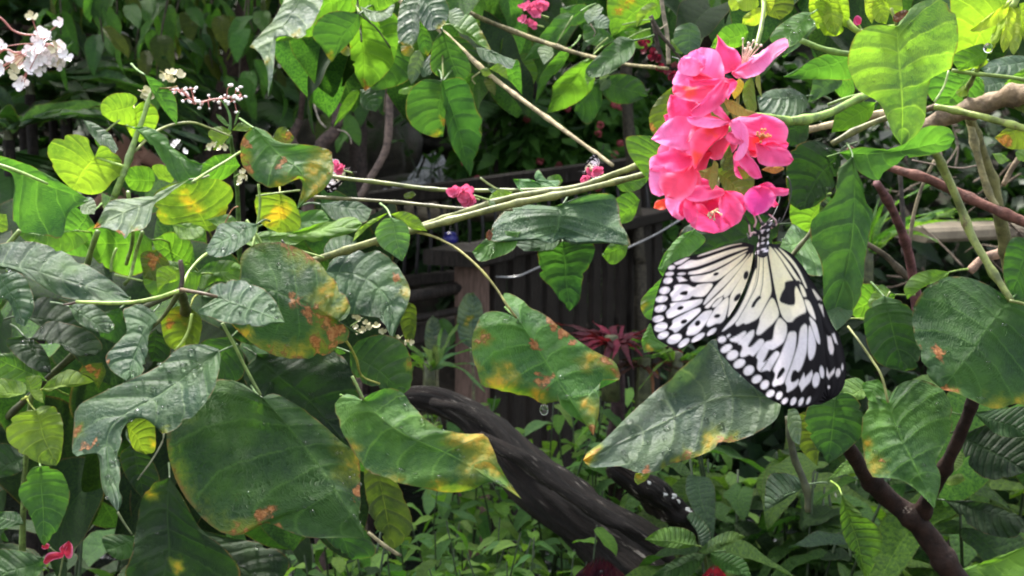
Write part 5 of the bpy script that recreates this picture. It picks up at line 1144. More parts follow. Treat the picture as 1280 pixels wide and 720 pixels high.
C([(783, 172), (800, 169), (820, 172), (833, 182), (825, 196), (813, 215), (808, 223), (795, 206), (785, 190)], (828, 180), (806, 222), .56, sy=.2, col='fresh', gloss=.4)
C([(612, 246), (625, 236), (641, 240), (634, 248), (622, 252), (620, 260), (613, 256)], (640, 241), (614, 256), .655, sy=.4, col='lime'); C([(610, 250), (618, 252), (620, 260), (612, 258)], (612, 250), (618, 260), .65, col='pale'); C([(610, 236), (622, 234), (630, 242), (620, 246)], (630, 240), (611, 238), .67, sy=.6, col='blue')
C([(640, 300), (665, 296), (700, 300), (690, 312), (655, 314)], (700, 302), (645, 312), .705, sy=.9, col='blue', gloss=.25); C([(505, 243), (515, 239), (520, 243), (514, 248), (506, 248)], (518, 241), (506, 247), .71, col='olive'); C([(608, 291), (612, 287), (616, 293), (613, 301), (608, 298)], (611, 287), (612, 301), .66, col=(.10, .04, .03))
# small pink flowers with tiny butterflies along the branches
def pink_flower(lab, x, y, d, n, spread, seed, size=.0045):
    r_ = random.Random(seed); t = thing('pink_flower', lab, 'flower', tuple(Wp(x, y, d)))
    for i in range(n): small_flower(t, Wp(x + r_.gauss(0, spread), y + r_.gauss(0, spread), d + r_.gauss(0, .003)), size, r_, ('pink',), 5, (.62, .10, .22, .5))
    path_stem(t, [(x, y), (x + 8, y + 3), (x + 18, y + 6)], 1.2, d + .004, M['stem']).color = (.2, .3, .08, 1); return t


pink_flower('small pink flower head hanging at the middle of the long branches', 582, 244, .67, 8, 6, 1); pink_flower('small pink flower with a pale butterfly near the branch ends', 738, 213, .66, 4, 4, 2, .0036)
pink_flower('small pink flower beside the curled orange edged leaf', 422, 210, .72, 3, 3, 3, .0036); pink_flower('pale pink flower cluster at the top above the upper branch', 668, 16, .9, 8, 7, 4, .005); pink_flower('tiny pink flower low beside the upper pink cluster', 662, 28, .9, 3, 3, 5, .004)

# ------------------------------------------------------------------ upper middle: hanging leaves on cream branches
ts = thing('hanging_leaf_shrub', 'shrub with large hanging leaves and a cream branch at the top centre', 'shrub', tuple(Wp(500, -120, 1.0)))
T_ = lambda *a, **k: leaf(ts, *a, **k); ST = lambda *a, **k: stem(ts, *a, **k)
CR = (.32, .27, .17)
ST([(440, -60), (500, 0), (555, 42), (610, 92), (690, 152), (766, 207)], [3.2, 3.2, 3.0, 2.8, 2.4], [.92, .90, .88, .85, .80, .76], CR, rough=.15, mat='bark')
T_([(380, -14), (362, -10), (350, 10), (340, 27), (325, 43), (312, 58), (318, 62), (327, 70), (334, 92), (335, 122), (341, 95), (344, 62), (346, 34), (358, 37), (370, 48), (386, 40), (396, 20), (404, 0), (400, -12)], (381, -13), (335, 122), .84, sy=.8, col='pale', gloss=.24, mid=[(381, -13), (362, 20), (338, 60), (335, 122)], spots=[(314, 58, 7, 'y'), (330, 78, 8, 'y'), (372, 44, 8, 'y')], label='pale glossy ragged leaf hanging at the top left of centre')
T_([(432, -12), (418, 20), (400, 42), (365, 50), (345, 52), (347, 40), (380, 20), (405, -12)], (425, -12), (346, 50), .88, sy=-.3, col='fresh')
T_([(449, 18), (430, 14), (410, 16), (395, 28), (391, 45), (402, 60), (414, 78), (425, 65), (440, 50), (450, 34)], (448, 17), (414, 78), .84, sy=-.3, col='dark', spots=[(413, 74, 9, 'y')])
T_([(449, 15), (440, 35), (437, 60), (443, 90), (456, 114), (475, 100), (491, 80), (488, 58), (478, 35), (464, 20)], (451, 16), (456, 114), .855, sy=-.5, col='fresh', gloss=.45, spots=[(456, 110, 10, 'o'), (433, 62, 9, 'y')]); T_([(425, 62), (432, 56), (438, 62), (436, 70), (428, 68)], (432, 56), (430, 69), .85, col='yellow', spots=[(432, 63, 10, 'y')])
T_([(452, 18), (475, 14), (496, 20), (498, 50), (492, 79), (480, 60), (464, 40)], (453, 18), (492, 79), .865, sy=-.4, col='fresh'); T_([(450, 8), (464, 15), (480, 12), (493, 5), (490, 20), (474, 27), (461, 24)], (452, 9), (492, 14), .83, sy=1.1, col='pale', gloss=.22)
T_([(445, -12), (480, -12), (500, 0), (480, 12), (455, 14), (440, 5)], (442, -6), (498, 2), .87, sy=-.4, col='fresh'); T_([(400, -12), (435, -12), (450, 0), (445, 14), (425, 14), (405, 5)], (446, 2), (402, -6), .89, sy=-.4, col='fresh')
T_([(520, -12), (502, 2), (497, 28), (499, 52), (515, 61), (523, 46), (525, 22), (530, -10)], (525, -12), (513, 61), .80, sy=.7, col='blue', gloss=.28, spots=[(510, 62, 12, 'y'), (503, 58, 6, 'y')], drops=6); T_([(526, -10), (524, 20), (535, 37), (550, 36), (559, 25), (561, 8), (548, -10)], (528, -10), (545, 37), .80, sy=.6, col='blue', gloss=.3, spots=[(552, 33, 8, 'y')])
T_([(502, 57), (512, 56), (518, 62), (512, 71), (503, 68)], (511, 56), (507, 71), .81, col='yellow', spots=[(509, 64, 14, 'y')]); T_([(524, 26), (534, 38), (541, 55), (535, 70), (524, 62), (521, 42)], (525, 27), (536, 70), .81, sy=0, col='mid', spots=[(535, 68, 7, 'y')])
T_([(553, 38), (541, 55), (538, 85), (553, 98), (575, 101), (588, 92), (586, 75), (574, 58)], (554, 39), (572, 101), .83, sy=-.25, col='dark'); T_([(498, 55), (515, 70), (520, 90), (500, 106), (470, 113), (462, 112), (482, 90)], (500, 56), (464, 112), .88, sy=-.2, col='dark')
T_([(515, 68), (524, 62), (530, 75), (524, 95), (514, 106), (509, 90)], (520, 64), (514, 106), .85, sy=.2, col='pale', gloss=.45); T_([(524, 80), (540, 68), (545, 80), (540, 92), (528, 96)], (525, 80), (540, 92), .85, sy=.6, col='blue')
T_([(554, 101), (530, 99), (512, 114), (507, 140), (518, 160), (540, 171), (554, 171), (557, 150), (556, 125)], (552, 100), (548, 172), .80, sy=-.25, col='dark', gloss=.5, spots=[(545, 168, 8, 'y'), (555, 150, 6, 'o')]); T_([(552, 101), (575, 97), (588, 110), (595, 135), (604, 155), (598, 185), (588, 221), (575, 200), (562, 175), (557, 150), (553, 125)], (556, 100), (588, 221), .795, sy=-.25, col='dark', gloss=.5)
T_([(562, 30), (575, 20), (590, 20), (600, 35), (608, 50), (614, 63), (600, 58), (585, 45), (575, 41)], (563, 29), (614, 63), .85, sy=.4, kl=.5, col='fresh', spots=[(605, 45, 10, 'y'), (612, 60, 8, 'y')]); T_([(560, 14), (573, 10), (580, 20), (570, 30), (562, 28)], (562, 12), (572, 30), .84, sy=.7, col='pale', gloss=.3)
T_([(594, 59), (610, 61), (630, 70), (645, 75), (638, 86), (620, 80), (603, 75)], (595, 62), (645, 76), .85, sy=1.1, col='blue', gloss=.22); T_([(634, 78), (648, 75), (652, 100), (653, 119), (638, 102), (624, 92)], (640, 76), (653, 119), .87, sy=-.3, col='mid')
T_([(612, 86), (622, 79), (632, 85), (635, 99), (625, 93)], (613, 86), (634, 98), .835, sy=.3, col='lime'); T_([(600, 88), (608, 84), (615, 92), (606, 96)], (614, 90), (600, 90), .835, sy=.3, col='lime'); T_([(605, 100), (615, 98), (620, 108), (619, 120), (610, 112)], (612, 98), (619, 120), .84, col='olive')
T_([(447, 112), (449, 118), (436, 140), (417, 159), (425, 135), (438, 115)], (448, 113), (417, 159), .86, sy=-.2, sx=.6, col='fresh'); T_([(450, 112), (470, 110), (478, 125), (470, 140), (452, 132)], (452, 113), (470, 140), .88, sy=.4, col='dark'); T_([(500, 112), (515, 107), (520, 112), (508, 118), (498, 117)], (518, 109), (499, 116), .83, sy=.4, col='light')
T_([(560, 45), (580, 48), (595, 62), (610, 80), (600, 95), (580, 85)], (562, 47), (602, 95), .90, sy=-.2, col='deep')
for p, r, d, c in [([(447, -20), (447, 5), (451, 40), (452, 52)], 1.4, [.86, .86, .84, .83], (.05, .06, .03)), ([(450, 18), (470, 35), (488, 60)], 1.1, .842, (.05, .07, .03)), ([(594, 105), (590, 98), (600, 90)], 1.0, .84, (.3, .32, .15)), ([(540, 20), (548, 32), (555, 42)], 1.5, [.82, .85, .88], (.2, .2, .1)), ([(553, 40), (553, 70), (554, 100)], 1.2, [.87, .83, .8], (.12, .15, .05)), ([(480, 140), (483, 112), (487, 100), (492, 60)], 1.2, .89, (.14, .11, .09)), ([(395, 115), (393, 128), (399, 150), (408, 160)], 1.3, 1.3, (.4, .36, .3)), ([(422, 162), (432, 165), (438, 172), (439, 180)], .9, 1.4, (.3, .26, .22))]: ST(p, r, d, c, 'twig', 'bark')
rf = random.Random(41)
for i in range(40):
    x, y = rf.uniform(380, 650), rf.uniform(-60, 70); d = rf.uniform(.92, 1.15); a = rf.uniform(0, 6.28)
    put_leaf(ts, 'heart', Wp(x, y, d), (math.cos(a) * .6, math.sin(a) * .4, -rf.uniform(.4, 1.0)), (0, -.5, 1), rf.uniform(.05, .075), rf.choice(['dark', 'mid', 'deep', 'mid']), .6, rng=rf)

# ------------------------------------------------------------------ upper right of centre
us = thing('slender_shrub', 'slender shrub with sickle shaped leaves along the upper branch right of centre', 'shrub', tuple(Wp(700, -120, 1.05)))
U = lambda *a, **k: leaf(us, *a, **k); SU = lambda *a, **k: stem(us, *a, **k)
SU([(500, -40), (556, -2), (600, 22), (660, 46), (720, 66), (780, 80), (835, 86)], [3.4, 3.2, 3.0, 2.6, 2.2], [.98, .96, .94, .92, .88, .84, .80], (.19, .17, .09), mat='bark', rough=.15)
U([(726, 14), (700, 18), (684, 34), (664, 60), (655, 76), (680, 71), (692, 60), (706, 42)], (724, 16), (655, 76), .95, sy=.2, col='mid'); U([(672, 61), (688, 56), (692, 68), (680, 81)], (688, 57), (679, 80), .93, sy=1, col='pale', gloss=.22)
U([(715, 58), (702, 62), (686, 80), (674, 98), (669, 130), (682, 104), (694, 92), (706, 80)], (713, 60), (669, 130), .94, sy=-.2, col='mid'); U([(742, 68), (715, 84), (693, 104), (690, 120), (683, 142), (705, 136), (726, 125), (740, 110), (746, 85)], (744, 70), (683, 142), .93, sy=-.4, col='fresh')
U([(793, 50), (775, 46), (760, 57), (745, 72), (732, 87), (735, 96), (750, 96), (770, 86), (786, 75), (794, 62)], (792, 52), (733, 92), .78, sy=.5, kr=-.5, col='dark', gloss=.36); U([(745, 86), (736, 84), (731, 94), (734, 107), (742, 97)], (744, 86), (734, 107), .79, col='fresh')
U([(862, 28), (846, 34), (842, 50), (850, 63), (862, 73), (874, 62), (876, 44), (871, 32)], (863, 29), (862, 73), .80, sy=.3, col='blue', gloss=.32); U([(838, 50), (850, 48), (860, 60), (852, 68), (840, 62)], (842, 50), (856, 68), .82, col='fresh')
U([(775, -12), (760, -5), (760, 25), (765, 46), (782, 36), (806, 30), (826, 18), (822, -10)], (800, -12), (766, 46), .94, sy=-.3, col='fresh', spots=[(775, 8, 12, 'o'), (785, 2, 10, 'y')]); U([(800, 12), (795, 22), (796, 34), (801, 20), (812, 12), (823, 6), (814, 3)], (822, 5), (796, 34), .80, sy=.2, col='lime')
U([(735, 12), (748, 5), (754, 11), (746, 22), (735, 30), (730, 20)], (736, 30), (750, 6), .90, sy=.9, col='pale', gloss=.25); U([(742, 24), (752, 18), (762, 25), (760, 36), (745, 34)], (742, 26), (762, 34), .92, sy=1, col='blue', gloss=.2)
U([(843, 107), (826, 120), (813, 140), (812, 158), (819, 173), (834, 152), (844, 130)], (842, 108), (819, 173), .62, sy=-.1, kl=.3, col='olive', spots=[(814, 160, 7, 'o')]); U([(730, 30), (755, 36), (770, 50), (750, 58), (730, 50)], (768, 50), (731, 36), .96, sy=.4, col='mid')
for pts, b, t, c in [([(640, 70), (660, 68), (672, 90), (664, 112), (648, 100)], (642, 72), (664, 112), 'fresh'), ([(700, 10), (730, 5), (742, 20), (720, 32), (702, 28)], (704, 12), (740, 20), 'mid'), ([(750, 95), (760, 88), (764, 105), (757, 113), (750, 112)], (757, 90), (754, 112), 'pale'), ([(745, 100), (775, 92), (800, 100), (810, 120), (785, 130), (760, 125)], (750, 104), (808, 122), 'dark'), ([(720, 110), (750, 100), (752, 130), (735, 155), (718, 140)], (745, 104), (722, 148), 'dark'), ([(780, 40), (812, 35), (815, 55), (795, 60)], (812, 42), (784, 52), 'fresh')]: U(pts, b, t, .98, sy=.1, col=c)
for p, r, d, c in [([(825, -20), (829, 15), (834, 45), (836, 80)], 2.8, .86, (.30, .26, .19)), ([(813, 20), (825, 42), (840, 60), (852, 76)], [3, 2.6, 2], .82, (.06, .05, .04)), ([(817, 28), (822, 55), (830, 80), (838, 100)], 3, .83, (.06, .045, .04)), ([(778, 31), (800, 26), (815, 24)], .9, .80, (.2, .3, .1)), ([(785, 48), (800, 40), (813, 36)], 1, .80, (.22, .33, .1)), ([(834, 30), (825, 36), (818, 36)], .8, .83, (.3, .26, .2)), ([(848, 78), (849, 74), (840, 71)], .6, .8, (.5, .5, .48)), ([(738, 30), (744, 40), (742, 46)], .8, .9, (.3, .25, .2)), ([(760, 47), (745, 60), (742, 68)], .9, .93, (.2, .26, .1)), ([(716, 20), (705, 38), (696, 55)], .9, .93, (.25, .33, .14))]: SU(p, r, d, c, 'twig', 'bark')
for i in range(10):
    x, y, d = 800 + 5 * i * .9, 52 + 5.5 * i, .81
    o = small_flower(us, Wp(x + rw.gauss(0, 3), y + rw.gauss(0, 3), d), .004, rw, ('pink',), 4, (.12, .008, .02, .5)); o.name = 'dark_bud'
rf = random.Random(43)
for i in range(46):
    x, y = rf.uniform(640, 960), rf.uniform(-80, 25); d = rf.uniform(1.15, 1.5); a = rf.uniform(0, 6.28)
    put_leaf(us, 'heart', Wp(x, y, d), (math.cos(a) * .6, math.sin(a) * .4, -rf.uniform(.3, 1.0)), (0, -.5, 1), rf.uniform(.045, .07), rf.choice(['dark', 'mid', 'deep', 'dark']), .62, rng=rf)

# ------------------------------------------------------------------ right hand shrub
rs = thing('broad_leaved_shrub', 'broad leaved shrub at the right with green and reddish stems behind the butterfly', 'shrub', gpt(1150, .8))
Rr = lambda *a, **k: leaf(rs, *a, **k); SR = lambda *a, **k: stem(rs, *a, **k)
Rr([(1121, 33), (1105, 31), (1085, 33), (1069, 45), (1060, 70), (1062, 92), (1070, 110), (1085, 120), (1098, 128), (1106, 142), (1115, 165), (1127, 182), (1142, 172), (1156, 152), (1158, 130), (1161, 110), (1168, 89), (1190, 85), (1196, 65), (1198, 42), (1195, 20), (1184, 4), (1165, -1), (1145, 5), (1130, 20)],
   (1121, 33), (1127, 182), .52, sy=.05, kl=.15, kr=.2, col=(.13, .235, .045), gloss=.42, mid=[(1121, 33), (1124, 80), (1128, 130), (1127, 182)], puck=1.6, nv=8, drops=8, label='large light green leaf hanging at the upper right')
Rr([(1256, 5), (1262, -12), (1195, -12), (1188, 10), (1192, 60), (1200, 89), (1232, 82), (1242, 60), (1262, 22)], (1260, 0), (1198, 88), .57, sy=-.5, col='lime', gloss=.45); Rr([(1190, 70), (1225, 55), (1236, 62), (1230, 78), (1210, 86), (1198, 88)], (1235, 60), (1194, 80), .555, sy=.1, col='fresh')
Rr([(1010, 20), (1016, 16), (1000, 16), (976, 30), (962, 48), (972, 58), (990, 58), (1005, 46), (1019, 28)], (1017, 20), (972, 58), .53, sy=.6, col='mid', gloss=.28, drops=12); Rr([(1066, 72), (1050, 65), (1025, 70), (1000, 84), (979, 96), (1000, 99), (1030, 99), (1066, 98)], (1066, 84), (979, 96), .60, sy=-.4, col='mid', gloss=.5)
Rr([(1008, 120), (990, 111), (965, 112), (946, 121), (953, 145), (975, 149), (996, 146), (1009, 133)], (1008, 126), (948, 130), .60, sy=.9, col='blue', gloss=.24, puck=3, drops=14); Rr([(1005, 140), (1012, 150), (1008, 176), (985, 182), (960, 178), (955, 150)], (1008, 146), (962, 176), .64, sy=.2, col='deep')
Rr([(1050, 92), (1020, 94), (1014, 112), (1009, 129), (1036, 117), (1052, 106)], (1050, 94), (1010, 128), .61, sy=.2, col='blue', gloss=.4); Rr([(1095, 128), (1066, 127), (1046, 140), (1039, 166), (1060, 162), (1086, 150)], (1094, 130), (1040, 165), .59, sy=-.3, col='fresh', gloss=.42); Rr([(1066, 95), (1068, 115), (1055, 124), (1042, 112), (1050, 98)], (1066, 98), (1046, 116), .62, col='mid', sy=-.3)
Rr([(1049, 190), (1075, 184), (1105, 186), (1128, 181), (1140, 166), (1165, 157), (1186, 160), (1194, 172), (1185, 186), (1160, 194), (1140, 197), (1120, 206), (1105, 215), (1097, 226), (1080, 219), (1064, 206)], (1050, 191), (1194, 173), .555, sy=.2, kl=-.9, kr=.1, col='mid', gloss=.26, mid=[(1050, 191), (1090, 192), (1140, 186), (1194, 173)], label='leaf with pale glossy top and green underside below the large light leaf')
Rr([(1065, 196), (1046, 214), (1045, 240), (1030, 260), (1015, 276), (1014, 300), (1027, 330), (1029, 360), (1029, 392), (1035, 414), (1056, 400), (1076, 370), (1081, 330), (1085, 300), (1091, 270), (1088, 250), (1076, 225)], (1066, 197), (1035, 414), .52, sy=.1, kr=.4, kl=-.3, col='dark', gloss=.42, mid=[(1066, 197), (1068, 260), (1060, 330), (1035, 414)], nv=9, label='long dark leaf hanging right of the butterfly')
Rr([(1028, 412), (1030, 385), (1042, 372), (1058, 376), (1066, 392), (1050, 410), (1038, 416)], (1060, 378), (1030, 412), .515, sy=.9, col='blue', gloss=.22)
Rr([(1048, 190), (1020, 176), (992, 184), (983, 214), (985, 250), (1000, 263), (1022, 256), (1041, 236), (1051, 206)], (1048, 192), (996, 262), .575, sy=.15, col='deep', gloss=.36, drops=14); Rr([(1025, 255), (1000, 240), (988, 252), (990, 280), (1012, 292), (1024, 275)], (1022, 254), (1005, 290), .60, sy=-.3, col='fresh')
Rr([(990, 281), (1000, 285), (1011, 293), (1020, 310), (1029, 330), (1028, 344), (1010, 343), (993, 325), (974, 311), (980, 297)], (1012, 293), (978, 308), .56, sy=1.0, col='mint', gloss=.24, drops=10); SR([(1022, 272), (1012, 292), (1001, 306), (988, 322)], 2.6, .555, (.09, .10, .035))
Rr([(1262, 374), (1235, 356), (1210, 347), (1185, 346), (1160, 358), (1146, 375), (1140, 396), (1143, 420), (1150, 446), (1160, 470), (1178, 487), (1198, 492), (1225, 505), (1245, 511), (1266, 505), (1295, 495), (1295, 385)], (1264, 376), (1170, 482), .57, sy=.5, kl=.15, kr=.15, col='dark', gloss=.5, spots=[(1182, 492, 12, 'r'), (1150, 435, 12, 'r'), (1172, 440, 14, 'r'), (1240, 508, 20, 'y'), (1195, 488, 8, 'o'), (1280, 498, 14, 'y')], nv=9, drops=18, label='broad dark leaf at the right edge with orange marks on its lower rim')
Rr([(1105, 370), (1090, 378), (1080, 396), (1082, 420), (1090, 445), (1105, 458), (1130, 464), (1148, 457), (1149, 420), (1144, 395), (1130, 378)], (1106, 371), (1135, 464), .60, sy=.3, col='dark', gloss=.42); Rr([(1110, 503), (1095, 494), (1082, 505), (1077, 535), (1080, 570), (1090, 595), (1105, 597), (1125, 600), (1145, 612), (1168, 636), (1176, 600), (1172, 575), (1180, 556), (1190, 535), (1190, 510), (1181, 490), (1160, 477), (1138, 475), (1120, 484)], (1110, 503), (1168, 636), .58, sy=.6, kl=.5, kr=.1, col='mid', gloss=.42, mid=[(1110, 503), (1125, 545), (1145, 585), (1168, 636)], spots=[(1084, 556, 10, 'y'), (1098, 580, 16, 'y'), (1102, 575, 8, 'r'), (1090, 592, 9, 'y')], drops=14, label='green leaf with a yellow left rim under the broad dark leaf')
Rr([(1045, 492), (1030, 490), (1012, 505), (1005, 530), (1020, 560), (1035, 580), (1060, 562), (1078, 540), (1078, 510), (1062, 492)], (1048, 492), (1034, 580), .60, sy=.2, col='dark', gloss=.45); Rr([(1020, 520), (1005, 515), (990, 530), (1000, 560), (1022, 583), (1024, 550)], (1018, 520), (1021, 583), .62, sy=.1, col='olive')
Rr([(1078, 480), (1098, 474), (1112, 492), (1104, 505), (1085, 500)], (1100, 478), (1080, 498), .60, sy=.5, col='mid'); Rr([(1050, 480), (1070, 472), (1085, 482), (1080, 498), (1060, 500)], (1083, 480), (1052, 492), .62, sy=.7, col='light', gloss=.3)
Rr([(1187, 340), (1165, 337), (1142, 344), (1130, 360), (1134, 374), (1156, 358), (1181, 349)], (1186, 341), (1131, 370), .62, sy=.3, col='fresh'); Rr([(1062, 360), (1090, 355), (1120, 368), (1110, 385), (1080, 400), (1060, 390)], (1118, 372), (1062, 385), .66, sy=-.3, col='fresh'); Rr([(1085, 378), (1100, 356), (1112, 362), (1108, 376), (1092, 390)], (1110, 364), (1086, 386), .635, col='light', sy=.4)
Rr([(1258, 310), (1268, 296), (1290, 300), (1290, 378), (1262, 372), (1254, 340)], (1288, 300), (1264, 372), .60, sy=.1, col='dark'); Rr([(1225, 86), (1240, 75), (1270, 69), (1295, 74), (1295, 96), (1265, 96), (1240, 94)], (1295, 84), (1225, 86), .62, sy=.9, col='blue', gloss=.27); Rr([(1212, 96), (1235, 90), (1262, 100), (1255, 120), (1225, 126), (1210, 112)], (1258, 104), (1212, 118), .66, sy=.7, col='blue', gloss=.3)
Rr([(1255, 105), (1275, 88), (1295, 80), (1295, 106), (1275, 112)], (1295, 90), (1256, 108), .60, sy=.1, col='fresh'); Rr([(1243, 172), (1262, 158), (1290, 154), (1295, 182), (1262, 186)], (1294, 164), (1244, 174), .62, sy=.1, col='yellow', spots=[(1258, 172, 18, 'o')]); Rr([(1264, 128), (1272, 114), (1295, 108), (1295, 142), (1272, 138)], (1294, 120), (1266, 130), .59, sy=.1, col='olive')
Rr([(1178, 722), (1200, 712), (1235, 700), (1295, 678), (1295, 740), (1200, 745)], (1180, 724), (1295, 690), .72, sy=.5, col='fresh', gloss=.5); Rr([(1160, 92), (1215, 88), (1230, 105), (1222, 135), (1180, 138), (1160, 118)], (1218, 92), (1168, 134), .62, sy=-.2, col='mid', drops=16); Rr([(1195, 115), (1206, 106), (1210, 118), (1200, 122)], (1207, 108), (1196, 120), .60, col='lime')
Rr([(1270, 190), (1285, 184), (1295, 192), (1290, 204), (1272, 200)], (1293, 190), (1271, 198), .64, col='light'); Rr([(1240, 192), (1252, 192), (1262, 200), (1250, 205)], (1241, 193), (1261, 201), .7, col='light'); Rr([(868, 287), (850, 295), (832, 315), (822, 336), (830, 346), (846, 336), (862, 320), (882, 300)], (870, 288), (824, 342), .53, sy=.3, kl=.4, col='mid', gloss=.36)
Rr([(836, 342), (826, 348), (814, 360), (801, 376), (805, 395), (818, 402), (830, 380)], (836, 343), (814, 402), .56, sy=.1, col='mid', spots=[(803, 385, 10, 'y')]); Rr([(812, 404), (825, 411), (838, 426), (828, 436), (805, 441), (802, 425)], (812, 405), (806, 440), .58, sy=.4, col='mid', spots=[(812, 437, 8, 'y')]); Rr([(850, 290), (890, 270), (940, 262), (975, 280), (960, 320), (900, 330), (860, 325)], (972, 278), (858, 322), .62, sy=.2, col='deep'); Rr([(985, 512), (996, 512), (1002, 530), (1000, 556), (990, 550), (984, 530)], (990, 511), (998, 556), .58, col='pale', gloss=.5)
Rr([(978, 498), (950, 471), (920, 446), (895, 423), (870, 445), (840, 470), (810, 497), (780, 525), (755, 550), (735, 565), (729, 575), (738, 584), (755, 584), (775, 583), (795, 590), (815, 591), (840, 581), (870, 571), (905, 557), (940, 544), (970, 524)], (977, 498), (729, 575), .51, sy=.8, kl=-.15, col=(.045, .088, .054), gloss=.30, mid=[(977, 498), (900, 497), (815, 535), (729, 575)], NT=46, NS=14, nv=9, puck=1.2, drops=30,
   spots=[(736, 570, 14, 'y'), (745, 560, 9, 'o'), (905, 552, 20, 'o'), (880, 564, 16, 'y'), (860, 571, 12, 'o'), (892, 545, 14, 'y'), (845, 580, 9, 'y'), (872, 569, 9, 'y'), (918, 550, 9, 'y'), (830, 585, 7, 'o'), (808, 589, 10, 'r')], label='large grey green leaf with orange lower rim under the butterfly')
Rr([(794, 592), (812, 590), (808, 600), (797, 606), (793, 600)], (803, 591), (796, 606), .515, col='yellow', spots=[(800, 598, 9, 'y')])
# stems
SR([(985, 152), (1010, 149), (1040, 140), (1065, 127), (1092, 116)], [5.6, 5.4, 4.8, 4.2], [.52, .525, .53, .54, .55], (.20, .32, .07), 'flower_stalk', rough=.06); SR([(1000, 50), (1020, 58), (1042, 65), (1064, 68)], 3.6, .57, (.17, .28, .07)); SR([(1035, 131), (1060, 122), (1085, 116)], 2, .57, (.18, .28, .07))
BW = (.19, .14, .095)
SR([(1140, 172), (1170, 153), (1205, 138), (1240, 128), (1300, 112)], [9, 11, 12, 12], [.62, .62, .61, .60, .58], BW, 'branch', 'bark', 12, .22); SR([(1150, 140), (1185, 128), (1215, 121)], [3, 4.5, 3], .64, BW, 'branch', 'bark', 9, .2); SR([(1010, 163), (1035, 157), (1070, 148), (1108, 142)], [4.5, 5, 4.5], .66, (.42, .34, .22), 'branch', 'bark', 9, .25)
SR([(1168, 133), (1195, 138), (1235, 148), (1295, 164)], [4, 4.2, 4.6], [.575, .57, .56, .55], (.20, .26, .06)); SR([(1040, 180), (1070, 163), (1095, 152), (1112, 146)], [4, 3.6], .58, (.15, .15, .06)); SR([(1190, 88), (1225, 93), (1265, 97), (1300, 104)], 2.4, .58, (.2, .3, .07)); SR([(1186, 88), (1180, 108), (1168, 128)], 1.3, .56, (.28, .36, .16))
RB = (.12, .055, .045)
SR([(1060, 185), (1085, 200), (1120, 212), (1155, 222), (1190, 238), (1240, 260), (1300, 286)], [4, 5, 6, 6, 6.4], [.68, .68, .67, .66, .66, .65, .64], RB, 'branch', 'bark', 10, .1); SR([(1096, 229), (1112, 255), (1125, 285), (1134, 310), (1141, 345), (1150, 420)], [5, 5.6, 6, 6.4], [.70, .72, .74, .76, .78, .8], (.13, .06, .065), 'branch', 'bark', 9, .08)
SR([(1168, 188), (1180, 212), (1198, 252), (1212, 290), (1232, 325), (1264, 376)], [5, 5.2, 5, 4.2], [.57, .58, .585, .585, .58, .572], (.17, .21, .06)); SR([(1212, 145), (1225, 185), (1240, 230), (1252, 280), (1262, 340), (1270, 460)], [6, 8, 8.5, 8], [.66, .68, .69, .70, .72, .76], (.13, .13, .055), 'branch', 'bark', 10, .08); SR([(1212, 150), (1222, 195), (1236, 240), (1246, 258)], [5, 4], .665, (.26, .24, .13), 'branch', 'bark')
SR([(1292, 170), (1275, 195), (1264, 212), (1254, 232)], 3.4, .70, (.2, .15, .1), 'twig', 'bark'); SR([(1212, 340), (1228, 324), (1245, 318), (1260, 308)], [5, 6, 5], .78, (.30, .20, .15), 'twig', 'bark', 8, .35); SR([(1080, 303), (1105, 318), (1125, 338), (1145, 356)], [3.4, 4, 4.4], .80, (.07, .06, .04), 'branch', 'bark')
SR([(1060, 408), (1075, 428), (1090, 450), (1102, 470), (1110, 503)], [1.4, 1.7], [.60, .59, .585, .58, .58], (.22, .24, .09), 'leaf_stalk'); SR([(1108, 400), (1103, 384), (1113, 364)], 1.3, .61, (.25, .32, .1), 'leaf_stalk'); SR([(1062, 398), (1090, 398), (1110, 395)], .9, .62, (.3, .4, .1), 'leaf_stalk')
SR([(1140, 200), (1165, 205), (1200, 210), (1225, 206)], 1, .75, (.25, .2, .17), 'twig', 'bark'); SR([(1168, 200), (1152, 235), (1142, 270), (1136, 310)], [2, 2.4, 2.6], .85, (.14, .12, .08), 'twig', 'bark'); SR([(1125, 215), (1128, 260), (1130, 320)], 3, .95, (.07, .06, .055), 'twig', 'bark')
DB = (.017, .0085, .006)
SR([(1042, 528), (1058, 556), (1080, 590), (1110, 622), (1140, 648), (1165, 678), (1205, 735)], [8, 9, 10, 12, 13, 14, 15], [.65, .66, .68, .70, .70, .70, .70], DB, 'branch', 'bark', 14, .12); SR([(1150, 664), (1154, 640), (1168, 610), (1187, 572), (1202, 540), (1216, 500), (1224, 460)], [8, 10, 8.5, 8, 8, 7, 7], [.706, .698, .68, .66, .65, .64, .63], DB, 'branch', 'bark', 12, .12); SR([(1205, 735), (1215, 800), (1210, 950)], [16, 18], [.70, .75, .8], DB, 'branch', 'bark', 12, .12)
SR([(985, 520), (992, 570), (1008, 610), (1010, 640)], [4, 5, 4], .70, (.05, .06, .03)); SR([(1262, 376), (1280, 380), (1300, 390)], 2, .57, (.17, .21, .06)); SR([(1212, 148), (1206, 120), (1220, 90), (1260, 5), (1275, -40)], [4, 3, 2.5], [.66, .62, .58, .575, .6], (.15, .2, .06))
Rr([(1052, 618), (1050, 640), (1053, 665), (1064, 690), (1083, 724), (1096, 700), (1103, 680), (1098, 660), (1081, 645), (1064, 630)], (1052, 618), (1083, 724), .68, sy=.2, col='fresh', gloss=.5, mat='leaf_rough', nv=12, label='bright green serrated leaf pointing down at the lower right')
